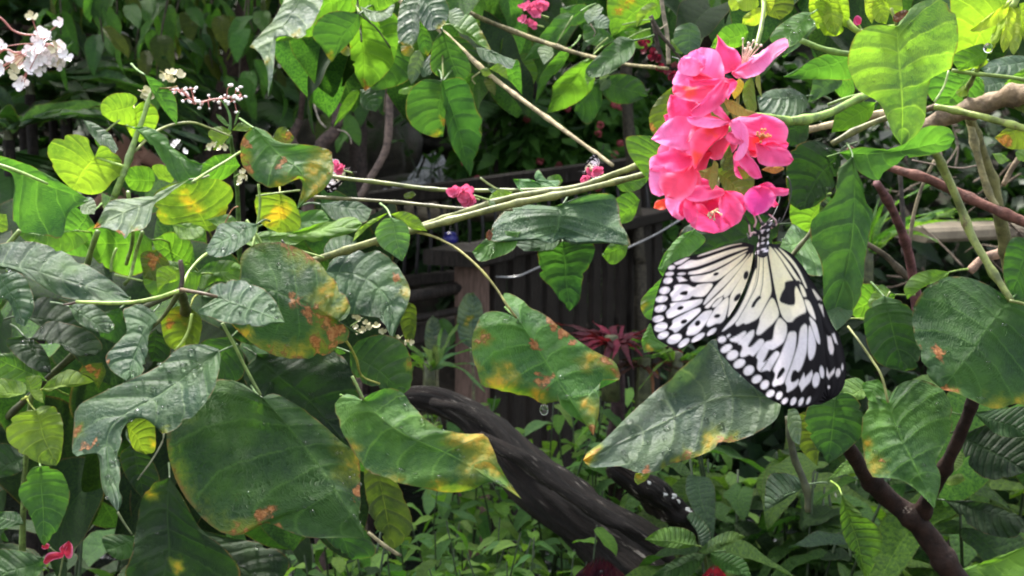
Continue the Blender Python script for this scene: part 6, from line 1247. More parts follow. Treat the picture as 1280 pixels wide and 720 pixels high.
for pts, b, t, c in [([(1075, 566), (1052, 580), (1035, 600), (1052, 594), (1074, 588)], (1076, 576), (1035, 600), 'light'), ([(960, 596), (985, 592), (1012, 605), (985, 622), (955, 640)], (1012, 606), (950, 636), 'blue'), ([(1180, 598), (1200, 592), (1207, 600), (1196, 606), (1184, 606)], (1182, 602), (1206, 599), 'lime'), ([(1192, 560), (1203, 566), (1203, 580), (1194, 590), (1190, 575)], (1196, 560), (1194, 590), 'light'), ([(1200, 545), (1240, 530), (1285, 545), (1285, 590), (1240, 600), (1210, 580)], (1204, 548), (1285, 590), 'deep'), ([(1180, 625), (1230, 628), (1290, 650), (1270, 672), (1220, 662)], (1182, 628), (1285, 662), 'deep'), ([(1215, 515), (1250, 512), (1290, 510), (1290, 545), (1250, 545)], (1218, 518), (1288, 530), 'dark')]: Rr(pts, b, t, .74, sy=.5, col=c, gloss=.38, mat='leaf_rough', nv=12)
rf = random.Random(47)
for i in range(58):
    x, y = rf.uniform(930, 1310), rf.choice([rf.uniform(-70, 30), rf.uniform(470, 600), rf.uniform(-60, 20)])
    if y > 400 and x < 1200: continue
    d = rf.uniform(.80, 1.05); a = rf.uniform(0, 6.28)
    put_leaf(rs, 'heart', Wp(x, y, d), (math.cos(a) * .6, math.sin(a) * .4, -rf.uniform(.3, 1.0)), (0, -.5, 1), rf.uniform(.05, .075), rf.choice(['dark', 'mid', 'deep', 'dark']), .62, rng=rf)
# lime flower buds at the upper right
def bud_head(lab, x, y, d, lobes):
    t = thing('lime_bud', lab, 'flower bud', tuple(Wp(x, y, d)))
    for (pts, b, tp) in lobes: leaf(t, pts, b, tp, d + random.uniform(-.004, .004), sy=random.uniform(-.3, .6), kl=random.uniform(-.3, .5), kr=random.uniform(-.3, .5), col=random.choice([(.19, .28, .035), (.23, .31, .045), (.16, .25, .03)]), gloss=.5, name='bract', NT=14, NS=5, wav=2, puck=2)
    return t


bh = bud_head('crumpled lime green bud cluster near the top right of centre', 1040, 22, .55, [([(1030, -8), (1012, -2), (1013, 20), (1022, 36), (1034, 30), (1040, 10)], (1035, -6), (1022, 36)), ([(1035, -8), (1028, 15), (1034, 38), (1045, 45), (1053, 30), (1050, 5)], (1040, -6), (1044, 45)), ([(1045, -8), (1044, 15), (1050, 30), (1060, 35), (1062, 15), (1058, -6)], (1050, -6), (1060, 35)), ([(1024, 30), (1030, 44), (1046, 45), (1055, 36), (1044, 26)], (1046, 28), (1034, 46)), ([(1032, 10), (1040, 18), (1048, 16), (1050, 6), (1042, 2)], (1042, 2), (1040, 19)), ([(1018, 5), (1026, 20), (1034, 22), (1036, 6), (1026, -2)], (1030, -2), (1030, 23))])
stem(bh, [(1044, 8), (1056, 24), (1066, 35), (1075, 40)], [5, 4.5, 4], [.555, .553, .55, .55], (.24, .34, .06)); stem(bh, [(1075, 40), (1095, 36), (1120, 33)], 3, .55, (.24, .34, .06))
bh = bud_head('lime bud with brown centre on top of the large light leaf', 1110, 12, .53, [([(1098, -8), (1090, 8), (1094, 26), (1108, 30), (1112, 10)], (1105, -8), (1102, 30)), ([(1105, -8), (1110, 12), (1118, 24), (1128, 14), (1124, -8)], (1114, -8), (1118, 24)), ([(1080, -8), (1082, 16), (1090, 30), (1096, 10), (1092, -8)], (1086, -8), (1090, 30))])
o = leaf(bh, [(1116, 26), (1118, 18), (1130, 12), (1136, 14), (1130, 22), (1122, 28)], (1117, 26), (1136, 13), .522, col=(.12, .04, .01), name='withered_bract', NT=10, NS=4); stem(bh, [(1114, 10), (1118, 24), (1121, 33)], 2, .525, (.2, .25, .06))
bh = bud_head('drooping lime green buds at the upper right edge', 1250, 35, .54, [([(1262, 2), (1240, 16), (1225, 28), (1212, 38), (1218, 40), (1240, 34), (1258, 20)], (1262, 4), (1213, 39)), ([(1258, 12), (1246, 30), (1238, 48), (1240, 56), (1248, 52), (1254, 34), (1262, 20)], (1260, 12), (1240, 56)), ([(1262, 8), (1256, 30), (1250, 52), (1254, 66), (1262, 56), (1268, 34), (1270, 14)], (1266, 8), (1254, 66)), ([(1268, 10), (1264, 35), (1262, 60), (1267, 69), (1274, 58), (1280, 36), (1278, 12)], (1272, 10), (1267, 69)), ([(1274, 4), (1276, 30), (1280, 52), (1292, 40), (1292, 4)], (1282, 4), (1281, 52))])
stem(bh, [(1280, -30), (1270, 0), (1264, 10)], 4, .545, (.2, .28, .06))
dt = thing('water_drop', 'clear water drop hanging from the drooping lime buds', 'water drop', tuple(Wp(1235, 60, .535))); V, Fc = blob((0, 0, 0), (.0020, .0020, .0022), 14, 10); mesh_obj('drop', V + Wp(1235, 60, .535), Fc, M['drop'], dt)
bh = bud_head('small lime buds above the pink flower head', 935, 22, .58, [([(925, -8), (918, 4), (930, 14), (948, 8), (945, -8)], (948, -4), (920, 8)), ([(945, 10), (930, 20), (928, 30), (945, 32), (958, 20), (955, 10)], (956, 12), (930, 28)), ([(950, -8), (958, 6), (962, 16), (968, 4), (965, -8)], (956, -8), (962, 16)), ([(918, -6), (924, 10), (915, 14), (910, 2)], (918, -6), (915, 14))])
stem(bh, [(955, -30), (955, 0), (952, 30), (945, 60)], 3, [.6, .58, .57, .56], (.2, .28, .06)); leaf(bh, [(930, 30), (908, 32), (895, 46), (888, 60), (910, 62), (930, 55), (936, 40)], (934, 36), (890, 60), .57, sy=-.3, col='fresh'); leaf(bh, [(948, -10), (985, -10), (992, 10), (975, 25), (955, 15)], (960, -10), (976, 25), .62, sy=-.2, col='olive')
pb = thing('pink_bud', 'small magenta bud between the lime buds at the top right', 'flower bud', tuple(Wp(1072, 26, .57)))
for pts, b, t in [([(1068, 22), (1072, 19), (1077, 23), (1076, 30), (1070, 31)], (1076, 30), (1069, 20)), ([(1067, 24), (1070, 21), (1074, 26), (1072, 32), (1067, 30)], (1072, 32), (1068, 22))]: leaf(pb, pts, b, t, .57, col=(.5, .02, .12), mat='petal', name='petal', NT=8, NS=3, gloss=.4)
stem(pb, [(1073, 30), (1076, 36), (1074, 42)], 1.2, .57, (.2, .3, .06))

# ------------------------------------------------------------------ pink flower head
fh = thing('pink_flower_cluster', 'large hanging cluster of bright pink flowers above the butterfly', 'flower', tuple(Wp(935, 140, .49)))
PK = (.84, .075, .26); PR = (.85, .06, .16); PL = (.86, .19, .46)


def flower(nm, c, petals, stamens=None, stc=(.78, .55, .25), seed=1):
    f = bpy.data.objects.new('flower', None); COL.objects.link(f); f.parent = fh; f.empty_display_size = .01; f.location = Vector(Wp(*c)) - wloc(fh)
    for p in petals:
        pts, b, t, d, cc = p[:5]; kw = dict(p[5]) if len(p) > 5 else {}
        leaf(f, pts, b, t, d, col=cc, gloss=.5, mat='petal', name='petal', NT=22, NS=9, nv=5, puck=kw.pop('puck', .8), wav=kw.pop('wav', 2.2), jag=1.8, **kw)
        if nm in 'bcdefg':            # a second, slightly turned and smaller whorl behind gives the ruffled mass
            q_ = np.asarray(pts, float); a_ = random.uniform(.35, .8) * random.choice((-1, 1)); cb_ = np.asarray(b, float); rm = np.array([[math.cos(a_), -math.sin(a_)], [math.sin(a_), math.cos(a_)]])
            q2 = (q_ - cb_) @ rm.T * .82 + cb_; t2 = (np.asarray(t, float) - cb_) @ rm.T * .82 + cb_
            leaf(f, q2, b, tuple(t2), d + .004, col=(cc[0], cc[1] * .9, cc[2] * .9), gloss=.5, mat='petal', name='petal', NT=20, NS=8, nv=5, puck=.8, wav=2.8, jag=2.0, sy=random.uniform(-.3, .6))
    if stamens:
        r_ = random.Random(seed); V0 = []
        x0, y0, d0, dx, dy, n_, ln = stamens
        for i in range(n_):
            ex, ey = x0 + dx + r_.gauss(0, ln), y0 + dy + r_.gauss(0, ln * .7); V, Fc, uv = ptube([(x0, y0), ((x0 + ex) / 2, (y0 + ey) / 2 - 1), (ex, ey)], [.9, .6], [d0 + .004, d0, d0 - .004], seg=5, n=6)
            b_, bf = blob(Wp(ex, ey, d0 - .0045), .00055, 6, 4); V, Fc, uv = join([(V, Fc, uv), (b_, bf)]); mesh_obj('stamen', V, Fc, M['stem'], f, uv=uv, col=(*stc, 1))
    return f


flower('a', (925, 85, .47), [
    ([(918, 88), (905, 92), (895, 84), (893, 68), (897, 52), (896, 43), (903, 50), (910, 58), (920, 62), (927, 74), (925, 84)], (920, 88), (898, 44), .458, PK, dict(sy=.3)),
    ([(918, 90), (925, 97), (938, 97), (954, 89), (968, 74), (986, 58), (983, 48), (972, 50), (956, 61), (940, 74), (924, 82)], (918, 90), (986, 54), .452, PL, dict(sy=.5, sx=-.2, spots=[(975, 56, 22, 'y')])),
    ([(914, 92), (924, 78), (940, 70), (952, 66), (948, 80), (935, 92), (922, 98)], (915, 94), (952, 66), .466, PL, dict(sy=.2, spots=[(935, 80, 20, 'y')])),
    ([(905, 100), (900, 112), (905, 124), (915, 116), (922, 104), (916, 98)], (916, 99), (905, 124), .455, PK, dict(sy=-.2))], (928, 84, .455, 10, -28, 9, 7), (.85, .72, .62), 3)
flower('back', (880, 180, .478), [
    ([(900, 150), (880, 120), (850, 112), (836, 130), (838, 160), (860, 176)], (900, 152), (838, 136), .470, PR, dict(sy=.2)),
    ([(890, 190), (850, 165), (826, 180), (818, 210), (832, 238), (870, 235)], (890, 192), (820, 215), .472, PR, dict(sy=.2)),
    ([(900, 235), (868, 228), (846, 250), (862, 278), (895, 285), (915, 262)], (900, 236), (866, 278), .472, (.70, .04, .18), dict(sy=.1)),
    ([(925, 160), (900, 150), (880, 165), (874, 190), (896, 200), (920, 186)], (925, 162), (878, 192), .474, PR, dict(sy=.1)),
    ([(915, 112), (890, 92), (862, 98), (858, 120), (880, 134), (906, 130)], (914, 113), (860, 110), .472, PR, dict(sy=.2))])
flower('b', (895, 108, .47), [
    ([(905, 105), (905, 84), (898, 66), (886, 60), (875, 60), (864, 66), (853, 72), (852, 82), (845, 92), (841, 106), (862, 112), (885, 112)], (904, 106), (850, 86), .452, PL, dict(sy=.4, kl=.2, kr=.2)),
    ([(851, 73), (862, 71), (873, 74), (880, 84), (870, 95), (852, 92), (847, 84)], (880, 86), (851, 73), .448, PL, dict(sy=.3)),
    ([(906, 108), (885, 106), (862, 108), (842, 106), (841, 116), (852, 124), (875, 127), (895, 122)], (906, 109), (841, 112), .446, PR, dict(sy=.6, spots=[(860, 112, 16, 'r')])),
    ([(912, 104), (903, 100), (890, 112), (875, 128), (862, 140), (870, 150), (886, 142), (902, 130), (910, 118)], (911, 105), (864, 146), .444, PK, dict(sy=.2))])
flower('c', (948, 174, .46), [
    ([(948, 172), (928, 168), (910, 155), (928, 145), (952, 142), (974, 149), (985, 162), (981, 178), (962, 179)], (949, 174), (960, 143), .450, PK, dict(sy=.5, kl=.2, kr=.2)),
    ([(944, 178), (962, 183), (984, 187), (992, 200), (984, 207), (962, 208), (948, 202)], (944, 182), (991, 202), .447, PK, dict(sy=.3)),
    ([(930, 178), (918, 170), (914, 154), (924, 150), (934, 160), (936, 180), (928, 198), (917, 200)], (932, 182), (922, 151), .443, PL, dict(sx=.4)),
    ([(926, 186), (936, 194), (947, 206), (953, 222), (942, 223), (930, 212), (920, 196)], (925, 188), (950, 222), .444, PK, dict(sy=.2)),
    ([(930, 168), (948, 162), (966, 168), (968, 184), (950, 194), (934, 188)], (932, 180), (966, 178), .456, PR, dict(sy=.2, spots=[(952, 172, 22, 'r')]))], (950, 176, .446, 3, -6, 14, 5), (.85, .32, .12), 5)
flower('d', (872, 180, .465), [
    ([(880, 168), (878, 152), (860, 146), (843, 146), (826, 158), (814, 174), (826, 180), (838, 184), (856, 188), (872, 182)], (880, 168), (814, 174), .450, PL, dict(sy=.4, kl=.2)),
    ([(838, 118), (856, 122), (874, 130), (870, 150), (852, 160), (838, 154), (834, 134)], (868, 158), (840, 120), .455, PK, dict(sy=.1)),
    ([(915, 152), (895, 148), (878, 146), (858, 146), (862, 154), (882, 160), (902, 158)], (914, 154), (858, 148), .442, PL, dict(sy=.9)),
    ([(912, 156), (893, 154), (875, 160), (862, 175), (864, 192), (868, 212), (878, 196), (892, 180), (908, 168)], (911, 157), (867, 212), .443, PR, dict(sy=.2, spots=[(870, 195, 16, 'r'), (890, 165, 14, 'r')]))])
flower('e', (850, 220, .465), [
    ([(868, 196), (848, 188), (828, 190), (813, 198), (812, 212), (830, 216), (852, 216), (868, 212)], (868, 204), (812, 205), .450, PK, dict(sy=.6)),
    ([(830, 208), (815, 208), (811, 222), (814, 240), (824, 246), (834, 240), (836, 220)], (832, 210), (822, 246), .447, PL, dict(sy=.1)),
    ([(866, 206), (846, 214), (828, 218), (824, 232), (832, 246), (850, 250), (866, 240), (872, 222)], (868, 208), (836, 248), .444, PR, dict(sy=.3, kl=.2)),
    ([(852, 240), (836, 242), (832, 256), (840, 270), (852, 275), (862, 262), (864, 246)], (856, 240), (844, 273), .452, PL, dict(sy=-.1)),
    ([(832, 248), (820, 252), (817, 260), (826, 262), (836, 256)], (834, 250), (818, 260), .458, (.75, .18, .03), dict(spots=[(825, 256, 20, 'r')]))])
flower('f', (890, 262, .462), [
    ([(904, 236), (880, 231), (862, 235), (853, 245), (866, 252), (886, 250), (905, 243)], (900, 234), (853, 246), .444, PK, dict(sy=.8)),
    ([(868, 250), (856, 250), (854, 266), (860, 278), (869, 279), (873, 266)], (865, 250), (864, 280), .447, PK, dict(sy=.1)),
    ([(868, 266), (862, 280), (874, 288), (892, 292), (908, 288), (918, 276), (905, 268), (886, 268)], (890, 267), (888, 292), .449, PK, dict(sy=-.2)),
    ([(906, 238), (898, 252), (902, 272), (914, 284), (926, 276), (929, 260), (920, 246)], (906, 240), (918, 284), .448, PK, dict(sy=.1)),
    ([(870, 252), (886, 248), (904, 248), (914, 262), (908, 278), (886, 282), (870, 272)], (892, 246), (888, 282), .457, (.55, .02, .12), dict(sy=0))], (893, 264, .449, 1, 4, 8, 5), (.8, .62, .42), 6)
flower('g', (935, 248, .462), [
    ([(940, 234), (930, 246), (932, 260), (943, 270), (958, 264), (968, 250), (964, 237), (952, 232)], (948, 233), (944, 270), .450, (.78, .05, .32), dict(sy=.2)),
    ([(952, 235), (966, 234), (986, 236), (984, 244), (966, 245), (954, 242)], (953, 238), (986, 240), .453, PK, dict(sy=.5)),
    ([(932, 240), (920, 242), (914, 254), (922, 266), (932, 260), (934, 248)], (932, 242), (920, 265), .455, (.6, .03, .2), dict(sy=0))])
TG = (.15, .19, .065); GG = (.10, .17, .04)
for pts, b, t, d, c in [([(892, 200), (888, 214), (886, 230), (891, 238), (896, 228), (898, 206)], (895, 198), (891, 238), .445, TG), ([(900, 205), (904, 195), (912, 180), (917, 200), (914, 212), (904, 214)], (904, 212), (912, 180), .45, GG), ([(895, 212), (918, 205), (938, 212), (943, 232), (928, 246), (908, 242)], (905, 210), (930, 246), .455, GG), ([(880, 212), (895, 205), (896, 232), (880, 226), (872, 214)], (890, 206), (874, 216), .46, TG), ([(920, 206), (936, 204), (942, 216), (930, 224)], (922, 206), (940, 218), .448, (.2, .3, .06)),
                        ([(903, 124), (918, 126), (934, 138), (946, 141), (930, 146), (912, 140)], (904, 126), (946, 141), .447, (.22, .20, .07)), ([(938, 96), (930, 106), (928, 122), (934, 138), (946, 138), (944, 118), (942, 102)], (940, 97), (940, 140), .46, GG), ([(946, 92), (944, 102), (948, 114), (953, 124), (951, 108), (950, 94)], (947, 92), (953, 124), .456, TG), ([(918, 104), (924, 98), (930, 104), (926, 116), (918, 124), (914, 114)], (924, 99), (917, 122), .458, (.4, .4, .06)), ([(888, 132), (905, 128), (915, 138), (905, 150), (890, 148)], (912, 134), (890, 148), .462, GG), ([(962, 207), (978, 208), (980, 212), (968, 217), (952, 212)], (955, 208), (980, 211), .458, (.4, .2, .08))]:
    leaf(fh, pts, b, t, d, col=c, gloss=.5, name='sepal', NT=12, NS=5)
stem(fh, [(986, 151), (962, 148), (940, 145), (920, 152), (905, 170)], [5.6, 5, 4, 3], [.52, .505, .49, .475, .47], (.20, .32, .07), 'stalk', rough=.06)
for e in [(900, 108), (925, 95), (940, 180), (872, 176), (860, 208), (895, 240), (935, 240)]: stem(fh, [(920, 152), ((920 + e[0]) / 2, (152 + e[1]) / 2), e], 2, [.476, .474, .468], (.24, .30, .08), 'pedicel')

# ------------------------------------------------------------------ butterfly: wings carry their traced black and cream scale pattern
def chaikin(P, n=2):
    P = np.asarray(P, float)
    for _ in range(n):
        Q = np.roll(P, -1, 0); P = np.stack([P * .8 + Q * .2, P * .2 + Q * .8], 1).reshape(-1, 2)
    return P


def poly_sd(X, P):
    """Signed distance (positive inside) of points X (n,2) to polygon P."""
    a, b = P, np.roll(P, -1, 0); ba = b - a
    d = np.full(len(X), 1e9); ins = np.zeros(len(X), bool)
    for i in range(len(P)):
        pa = X - a[i]; h = np.clip((pa @ ba[i]) / (ba[i] @ ba[i] + 1e-12), 0, 1); d = np.minimum(d, np.hypot(*(pa - h[:, None] * ba[i]).T))
        c = ((a[i, 1] > X[:, 1]) != (b[i, 1] > X[:, 1])) & (X[:, 0] < (b[i, 0] - a[i, 0]) * (X[:, 1] - a[i, 1]) / (b[i, 1] - a[i, 1] + 1e-12) + a[i, 0]); ins ^= c
    return np.where(ins, d, -d)


def ell(x, y, rx, ry, a):
    t = np.linspace(0, 2 * np.pi, 18, endpoint=False); c, s = math.cos(R(a)), math.sin(R(a))
    return np.stack([x + rx * np.cos(t) * c - ry * np.sin(t) * s, y + rx * np.cos(t) * s + ry * np.sin(t) * c], 1)


def wing(parent, outline, base, tip, depth, cells, dark, spots, lines, NT=150, NS=80, name='wing', dim=1.0):
    G, T, Sg, m = ruled(outline, base, tip, NT, NS)
    X = G.reshape(-1, 2); w = np.zeros(len(X))
    for P in cells: w = np.maximum(w, np.clip((poly_sd(X, chaikin(P)) + .35) / 1.5 + .5, 0, 1))
    for P in spots: w = np.maximum(w, np.clip((poly_sd(X, np.asarray(P, float)) + .25) / 1.5 + .5, 0, 1))
    for P in dark: w = np.minimum(w, 1 - np.clip(poly_sd(X, chaikin(P)) / 1.1 + .5, 0, 1))
    for pts, r in lines:
        C = catmull(pts, 24); d = np.full(len(X), 1e9)
        for i in range(23):
            ba = C[i + 1] - C[i]; pa = X - C[i]; h = np.clip((pa @ ba) / (ba @ ba + 1e-12), 0, 1); d = np.minimum(d, np.hypot(*(pa - h[:, None] * ba).T))
        w = np.minimum(w, np.clip((d - r) / .9 + .5, 0, 1))
    r = np.hypot(X[:, 0] - 958, X[:, 1] - 322)
    rc = np.hypot(X[:, 0] - 975, X[:, 1] - 360)
    k = np.clip(1.15 - np.minimum(r / 95, rc / 62), 0, 1)[:, None]
    pale = np.array([.92, .89, .93]) * (1 - .9 * k) + np.array([.92, .88, .60]) * .9 * k
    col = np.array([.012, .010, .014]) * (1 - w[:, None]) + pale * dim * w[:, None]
    dd = depth(G[..., 0], G[..., 1])
    dd = dd - .0003 * np.sin(np.pi * Sg * 7) * T                                  # slight corrugation along the veins
    mk = np.concatenate([col, np.ones((len(X), 1))], 1)
    V = Wp(G[..., 0], G[..., 1], dd).reshape(-1, 3); n = len(V); Fq = grid_faces(NT + 1, 2 * NS + 1)
    back = V + FWD * .00018                                                         # a real, very thin second side
    rim = np.concatenate([np.arange(NT + 1) * (2 * NS + 1), NT * (2 * NS + 1) + np.arange(1, 2 * NS + 1), np.arange(NT - 1, -1, -1) * (2 * NS + 1) + 2 * NS])
    q = np.stack([rim[:-1], rim[:-1] + n, rim[1:] + n, rim[1:]], 1)
    return mesh_obj(name, np.vstack([V, back]), np.vstack([Fq, Fq[:, ::-1] + n, q]), M['wing'], parent, mk=np.vstack([mk, mk]), origin=Wp(*base, .455))


HW = [(943, 307), (930, 303), (915, 305), (895, 311), (872, 318), (855, 322), (843, 327), (835, 334), (829, 345), (824, 358), (819, 375), (816, 390), (814, 404), (817, 416), (822, 424), (833, 431), (847, 436), (860, 431), (875, 425), (888, 419), (898, 416), (910, 398), (926, 370), (938, 338)]
HWc = [[(930, 304), (915, 307), (900, 312), (885, 317), (871, 321), (876, 318), (895, 312), (912, 306.5)],
       [(936, 309), (925, 309.5), (910, 313), (890, 320), (872, 326), (862, 325), (853, 331), (845, 336), (860, 335.5), (872, 333), (890, 326.5), (910, 318), (930, 311)],
       [(936, 312), (910, 323), (890, 331.5), (872, 338), (861, 340), (860, 343), (872, 342.5), (890, 338), (910, 328), (930, 316)],
       [(862, 346), (870, 345), (880, 344), (891, 341), (910, 331), (934, 315), (928, 324), (911, 340), (896, 351), (880, 352.5), (865, 352)],
       [(842.5, 357.5), (847.5, 355.6), (860, 356), (865, 359), (869, 359.5), (872.5, 355.6), (893.5, 353.6), (881, 370.6), (870, 371), (865, 369.4), (861, 374), (840, 377), (840, 372.5), (837, 367.5), (843, 362.5)],
       [(837, 379), (864, 376), (878.5, 373.4), (877, 379), (862.5, 387), (852.5, 391), (835, 399), (832, 390.6), (839, 384)],
       [(840.6, 400), (852.5, 394), (865, 387.5), (875, 384.5), (876, 389), (866, 398), (856, 406), (844, 417), (841, 412.5), (835.6, 411), (841, 406)],
       [(860, 409), (875, 394), (881, 389), (891, 387.6), (888, 394), (881, 406), (871, 418), (859, 419.5), (858, 416), (860, 412.5)],
       [(882.5, 406), (887.5, 395), (896, 383), (910.6, 369.6), (910.4, 381), (906, 399), (901, 404), (895, 404), (886, 409)],
       [(879, 380), (884, 371), (896, 356), (912, 340), (930, 325), (939, 315), (926, 334), (909, 354), (896, 366), (881, 381)],
       [(880, 384.5), (890, 375), (902, 364), (918, 346), (938, 318), (926, 344), (913, 360), (903, 370), (895, 373.5), (886, 385.5)],
       [(890, 382), (897.5, 374.4), (903.4, 370.6), (902.5, 375), (896, 383), (891, 384.5)], [(904, 369.4), (914, 353), (928, 335), (939.5, 317), (936, 334), (923, 352), (911.4, 369), (906, 372.5)],
       [(940, 315), (943, 322), (941, 337), (935, 353), (929, 367), (921, 384), (909, 398.4), (911.4, 385), (912.6, 370), (923.6, 352), (935, 333)]]
HWs = [[(842.5, 329), (857.5, 322.4), (861.5, 322.6), (851, 330), (845, 331)], ell(839.5, 334.4, 4.3, 2.6, -12), ell(837, 342.4, 5.2, 2.4, -8), ell(852, 342.3, 5, 1.5, -4), ell(835, 350.7, 5.8, 3.9, -15), [(846, 346.5), (851, 345.6), (859, 350.6), (849, 352.4)],
       ell(830.8, 363, 6.7, 4.4, -15), ell(827, 373.8, 7.6, 4, -10), ell(825.6, 385.7, 7.6, 4.4, -15), ell(822.7, 398.5, 7.2, 4.2, -12), ell(826, 408.8, 8.6, 5.5, -20), ell(829, 419, 7.2, 4.1, -25), ell(843.2, 423.7, 9.6, 5.5, -25), ell(854.8, 428.7, 8.2, 3.6, -38), ell(872.6, 422, 9.6, 3.3, -33), ell(889.5, 415, 7, 2.8, -38)]
HWd = [ell(895, 342.5, 3.6, 1.9, -20), [(849, 367), (854, 364), (860, 363.4), (859, 369), (852, 369)], ell(850.5, 385, 4.2, 2.3, -20), ell(855, 402, 4.2, 2.5, -22), ell(872, 404, 4, 3, -50), ell(896.5, 395, 4, 2.4, -15), ell(932.5, 344, 3, 5.4, 15), [(917, 374), (920, 369), (925, 366), (926.5, 370), (922, 376), (918, 377)]]
FW = [(946, 307), (944, 330), (937, 352), (929, 372), (914, 396), (897, 417), (896.6, 428), (899, 439), (908, 450), (917, 461), (926, 469), (938, 480), (955, 493), (968, 502), (986, 509), (1000, 510), (1014, 507), (1025, 500), (1031, 486), (1032.5, 461), (1031, 430), (1029, 410), (1026, 393), (1020, 374), (1012, 356), (997, 330), (984, 316), (970, 306), (957, 304)]
FWc = [[(946, 335), (944.6, 352), (939.5, 366), (930.5, 383), (919.5, 403), (901, 416), (908, 407), (921, 392), (931.5, 372), (939, 352), (944, 338)],
       [(947.5, 309), (957, 308), (959, 325), (963, 350), (964.6, 366), (956.5, 381), (948, 398), (932.5, 405.6), (929.5, 403), (921.5, 408.4), (919, 404), (930, 384), (940, 366), (945.5, 350), (947.4, 330)],
       [(959.4, 308), (964, 309), (974, 322), (985, 340), (992, 352), (996, 359), (1003, 372), (1008.4, 390), (1001, 393), (994, 397), (990, 402.4), (983, 402.4), (976, 393), (973, 380), (969.4, 366), (966.4, 350), (962.4, 325)],
       [(967, 309), (975, 316), (987, 331), (997, 347), (1001.4, 352.4), (996, 351), (990, 343), (982, 331), (973, 318)], [(999, 354.6), (1003.4, 358), (1008.6, 370.6), (1004, 371.4)], [(972, 308.6), (984, 318), (993, 328), (1001, 341), (1009, 360), (1007, 360), (999, 342), (990, 329), (981, 319)],
       [(1005, 374), (1011.4, 376), (1016.4, 387), (1020.4, 401), (1013, 393.4), (1009, 386)], [(1011, 394.6), (1020, 404), (1025, 425), (1024.4, 431), (1020, 425), (1015, 410)], [(1011.5, 404), (1017, 418), (1020, 430), (1019, 440), (1016, 448), (1012, 450.6), (1010, 442), (1010, 425)],
       [(998, 430), (1000, 411), (1005.6, 404.6), (1009, 407), (1008.8, 430), (1008, 440), (1005, 451), (1001, 461), (997.5, 465), (995, 462), (991, 463), (988.5, 470), (988, 478), (993, 478), (998.8, 473), (997, 481), (991, 487), (983, 491), (984, 484), (981, 478), (985, 468), (990, 455), (995, 440)],
       [(986, 415), (994.5, 414.4), (995.6, 420), (994, 435), (991, 447), (985, 464), (980, 478), (976, 481), (972.5, 481), (967, 483.6), (965, 480), (969, 471), (969, 466), (965.6, 463), (974, 447), (980, 433), (983, 425)],
       [(974, 396), (983.4, 404.5), (983.4, 417), (979.4, 428), (972, 433.4), (966, 437.4), (961, 436), (957, 446), (953, 452.4), (955, 453), (960, 450), (969, 439), (973, 439.4), (974.4, 443), (967, 455), (962, 464.6), (960, 462), (950, 465), (946, 460), (948, 449), (944.6, 446.5), (954, 430), (958, 427), (963, 426), (966.4, 424), (968.4, 408)],
       [(966, 369.6), (975, 393), (966, 404.4), (958, 411.4), (950, 418.6), (944.6, 418), (950, 402), (949.6, 398), (957, 384)],
       [(938, 414), (942.8, 412), (942, 420), (935, 431), (935, 434.6), (940, 433.5), (949, 424), (954, 424.2), (955, 428), (949, 437), (945, 441.4), (941, 446), (937, 442.5), (931, 446), (926, 446.4), (925, 443), (928.6, 435), (927, 431), (922, 430), (925, 426), (932, 419)], [(912, 424), (921, 420), (931, 413.6), (933.4, 416), (924, 427.4), (921, 428), (913, 426.4)], [(908, 420), (911.5, 417.4), (913.6, 418.4), (909.6, 422.4)]]
FWs = [ell(902.5, 424.4, 5.2, 4, -20), ell(908, 435.7, 7.7, 4.2, -30), ell(915.6, 444, 7.7, 5.5, -32), ell(924.2, 454.5, 7.8, 5, -30), ell(936, 463, 7.2, 5.5, -40), ell(946, 474, 6.7, 4.5, -32), ell(956, 481, 6.4, 4.7, -52), ell(963, 492, 5.7, 4, -35), ell(974, 494.4, 5.4, 3.6, -62), ell(981, 501.2, 4.8, 3, -45), ell(991.6, 501.6, 5.4, 3.1, -62), ell(1001.3, 502.2, 5.6, 2.5, -66), ell(1010.6, 500.6, 5, 2, -66),
       ell(1020, 475, 9.4, 4.4, -82), ell(1027.3, 465, 7.6, 2.6, 84), [(998, 480), (1005, 466), (1006, 472.5), (1015, 463), (1015.8, 469), (1012.5, 477.5), (1006, 484), (1002, 489.5), (1000.6, 485)]]
FWd = [[(949.5, 369), (952, 372), (948, 375.6), (945, 379), (943, 384), (938.6, 385), (940.6, 379), (945, 373)], [(981, 352), (991, 350), (1001, 351), (998, 356), (993, 360), (994.4, 381), (987.5, 382), (973.4, 377), (977, 366), (981, 360)], [(979, 458), (981.8, 463), (975, 472), (970.3, 474.4), (973, 465)]]
FWl = [([(954.5, 310), (953.6, 350), (950.4, 369)], .35), ([(950, 309), (947, 350), (938, 372), (921, 402)], .35), ([(958, 306), (963, 335), (969, 368), (976, 394), (983, 403)], .9), ([(960, 450), (950, 465)], .4)]
hw_d = lambda x, y: .462 + .010 * np.clip((943 - x) / 125, 0, 1.1) - .00004 * (y - 307) + .004 * np.sin(np.clip((943 - x) / 125, 0, 1) * 3.1)
fw_d = lambda x, y: .4585 - .00003 * (y - 307) - .006 * np.sin(np.clip((y - 300) / 210, 0, 1) * 3.0) + .00012 * np.abs(x - 965)
bf = thing('butterfly', 'large white and black butterfly hanging below the pink flower head with wings half open', 'butterfly', tuple(Wp(955, 298, .459)))
wing(bf, HW, (943, 307), (814, 404), hw_d, HWc, HWd, HWs, [], name='hindwing')
wing(bf, FW, (954, 304.5), (986, 509), fw_d, FWc, FWd, FWs, FWl, name='forewing')
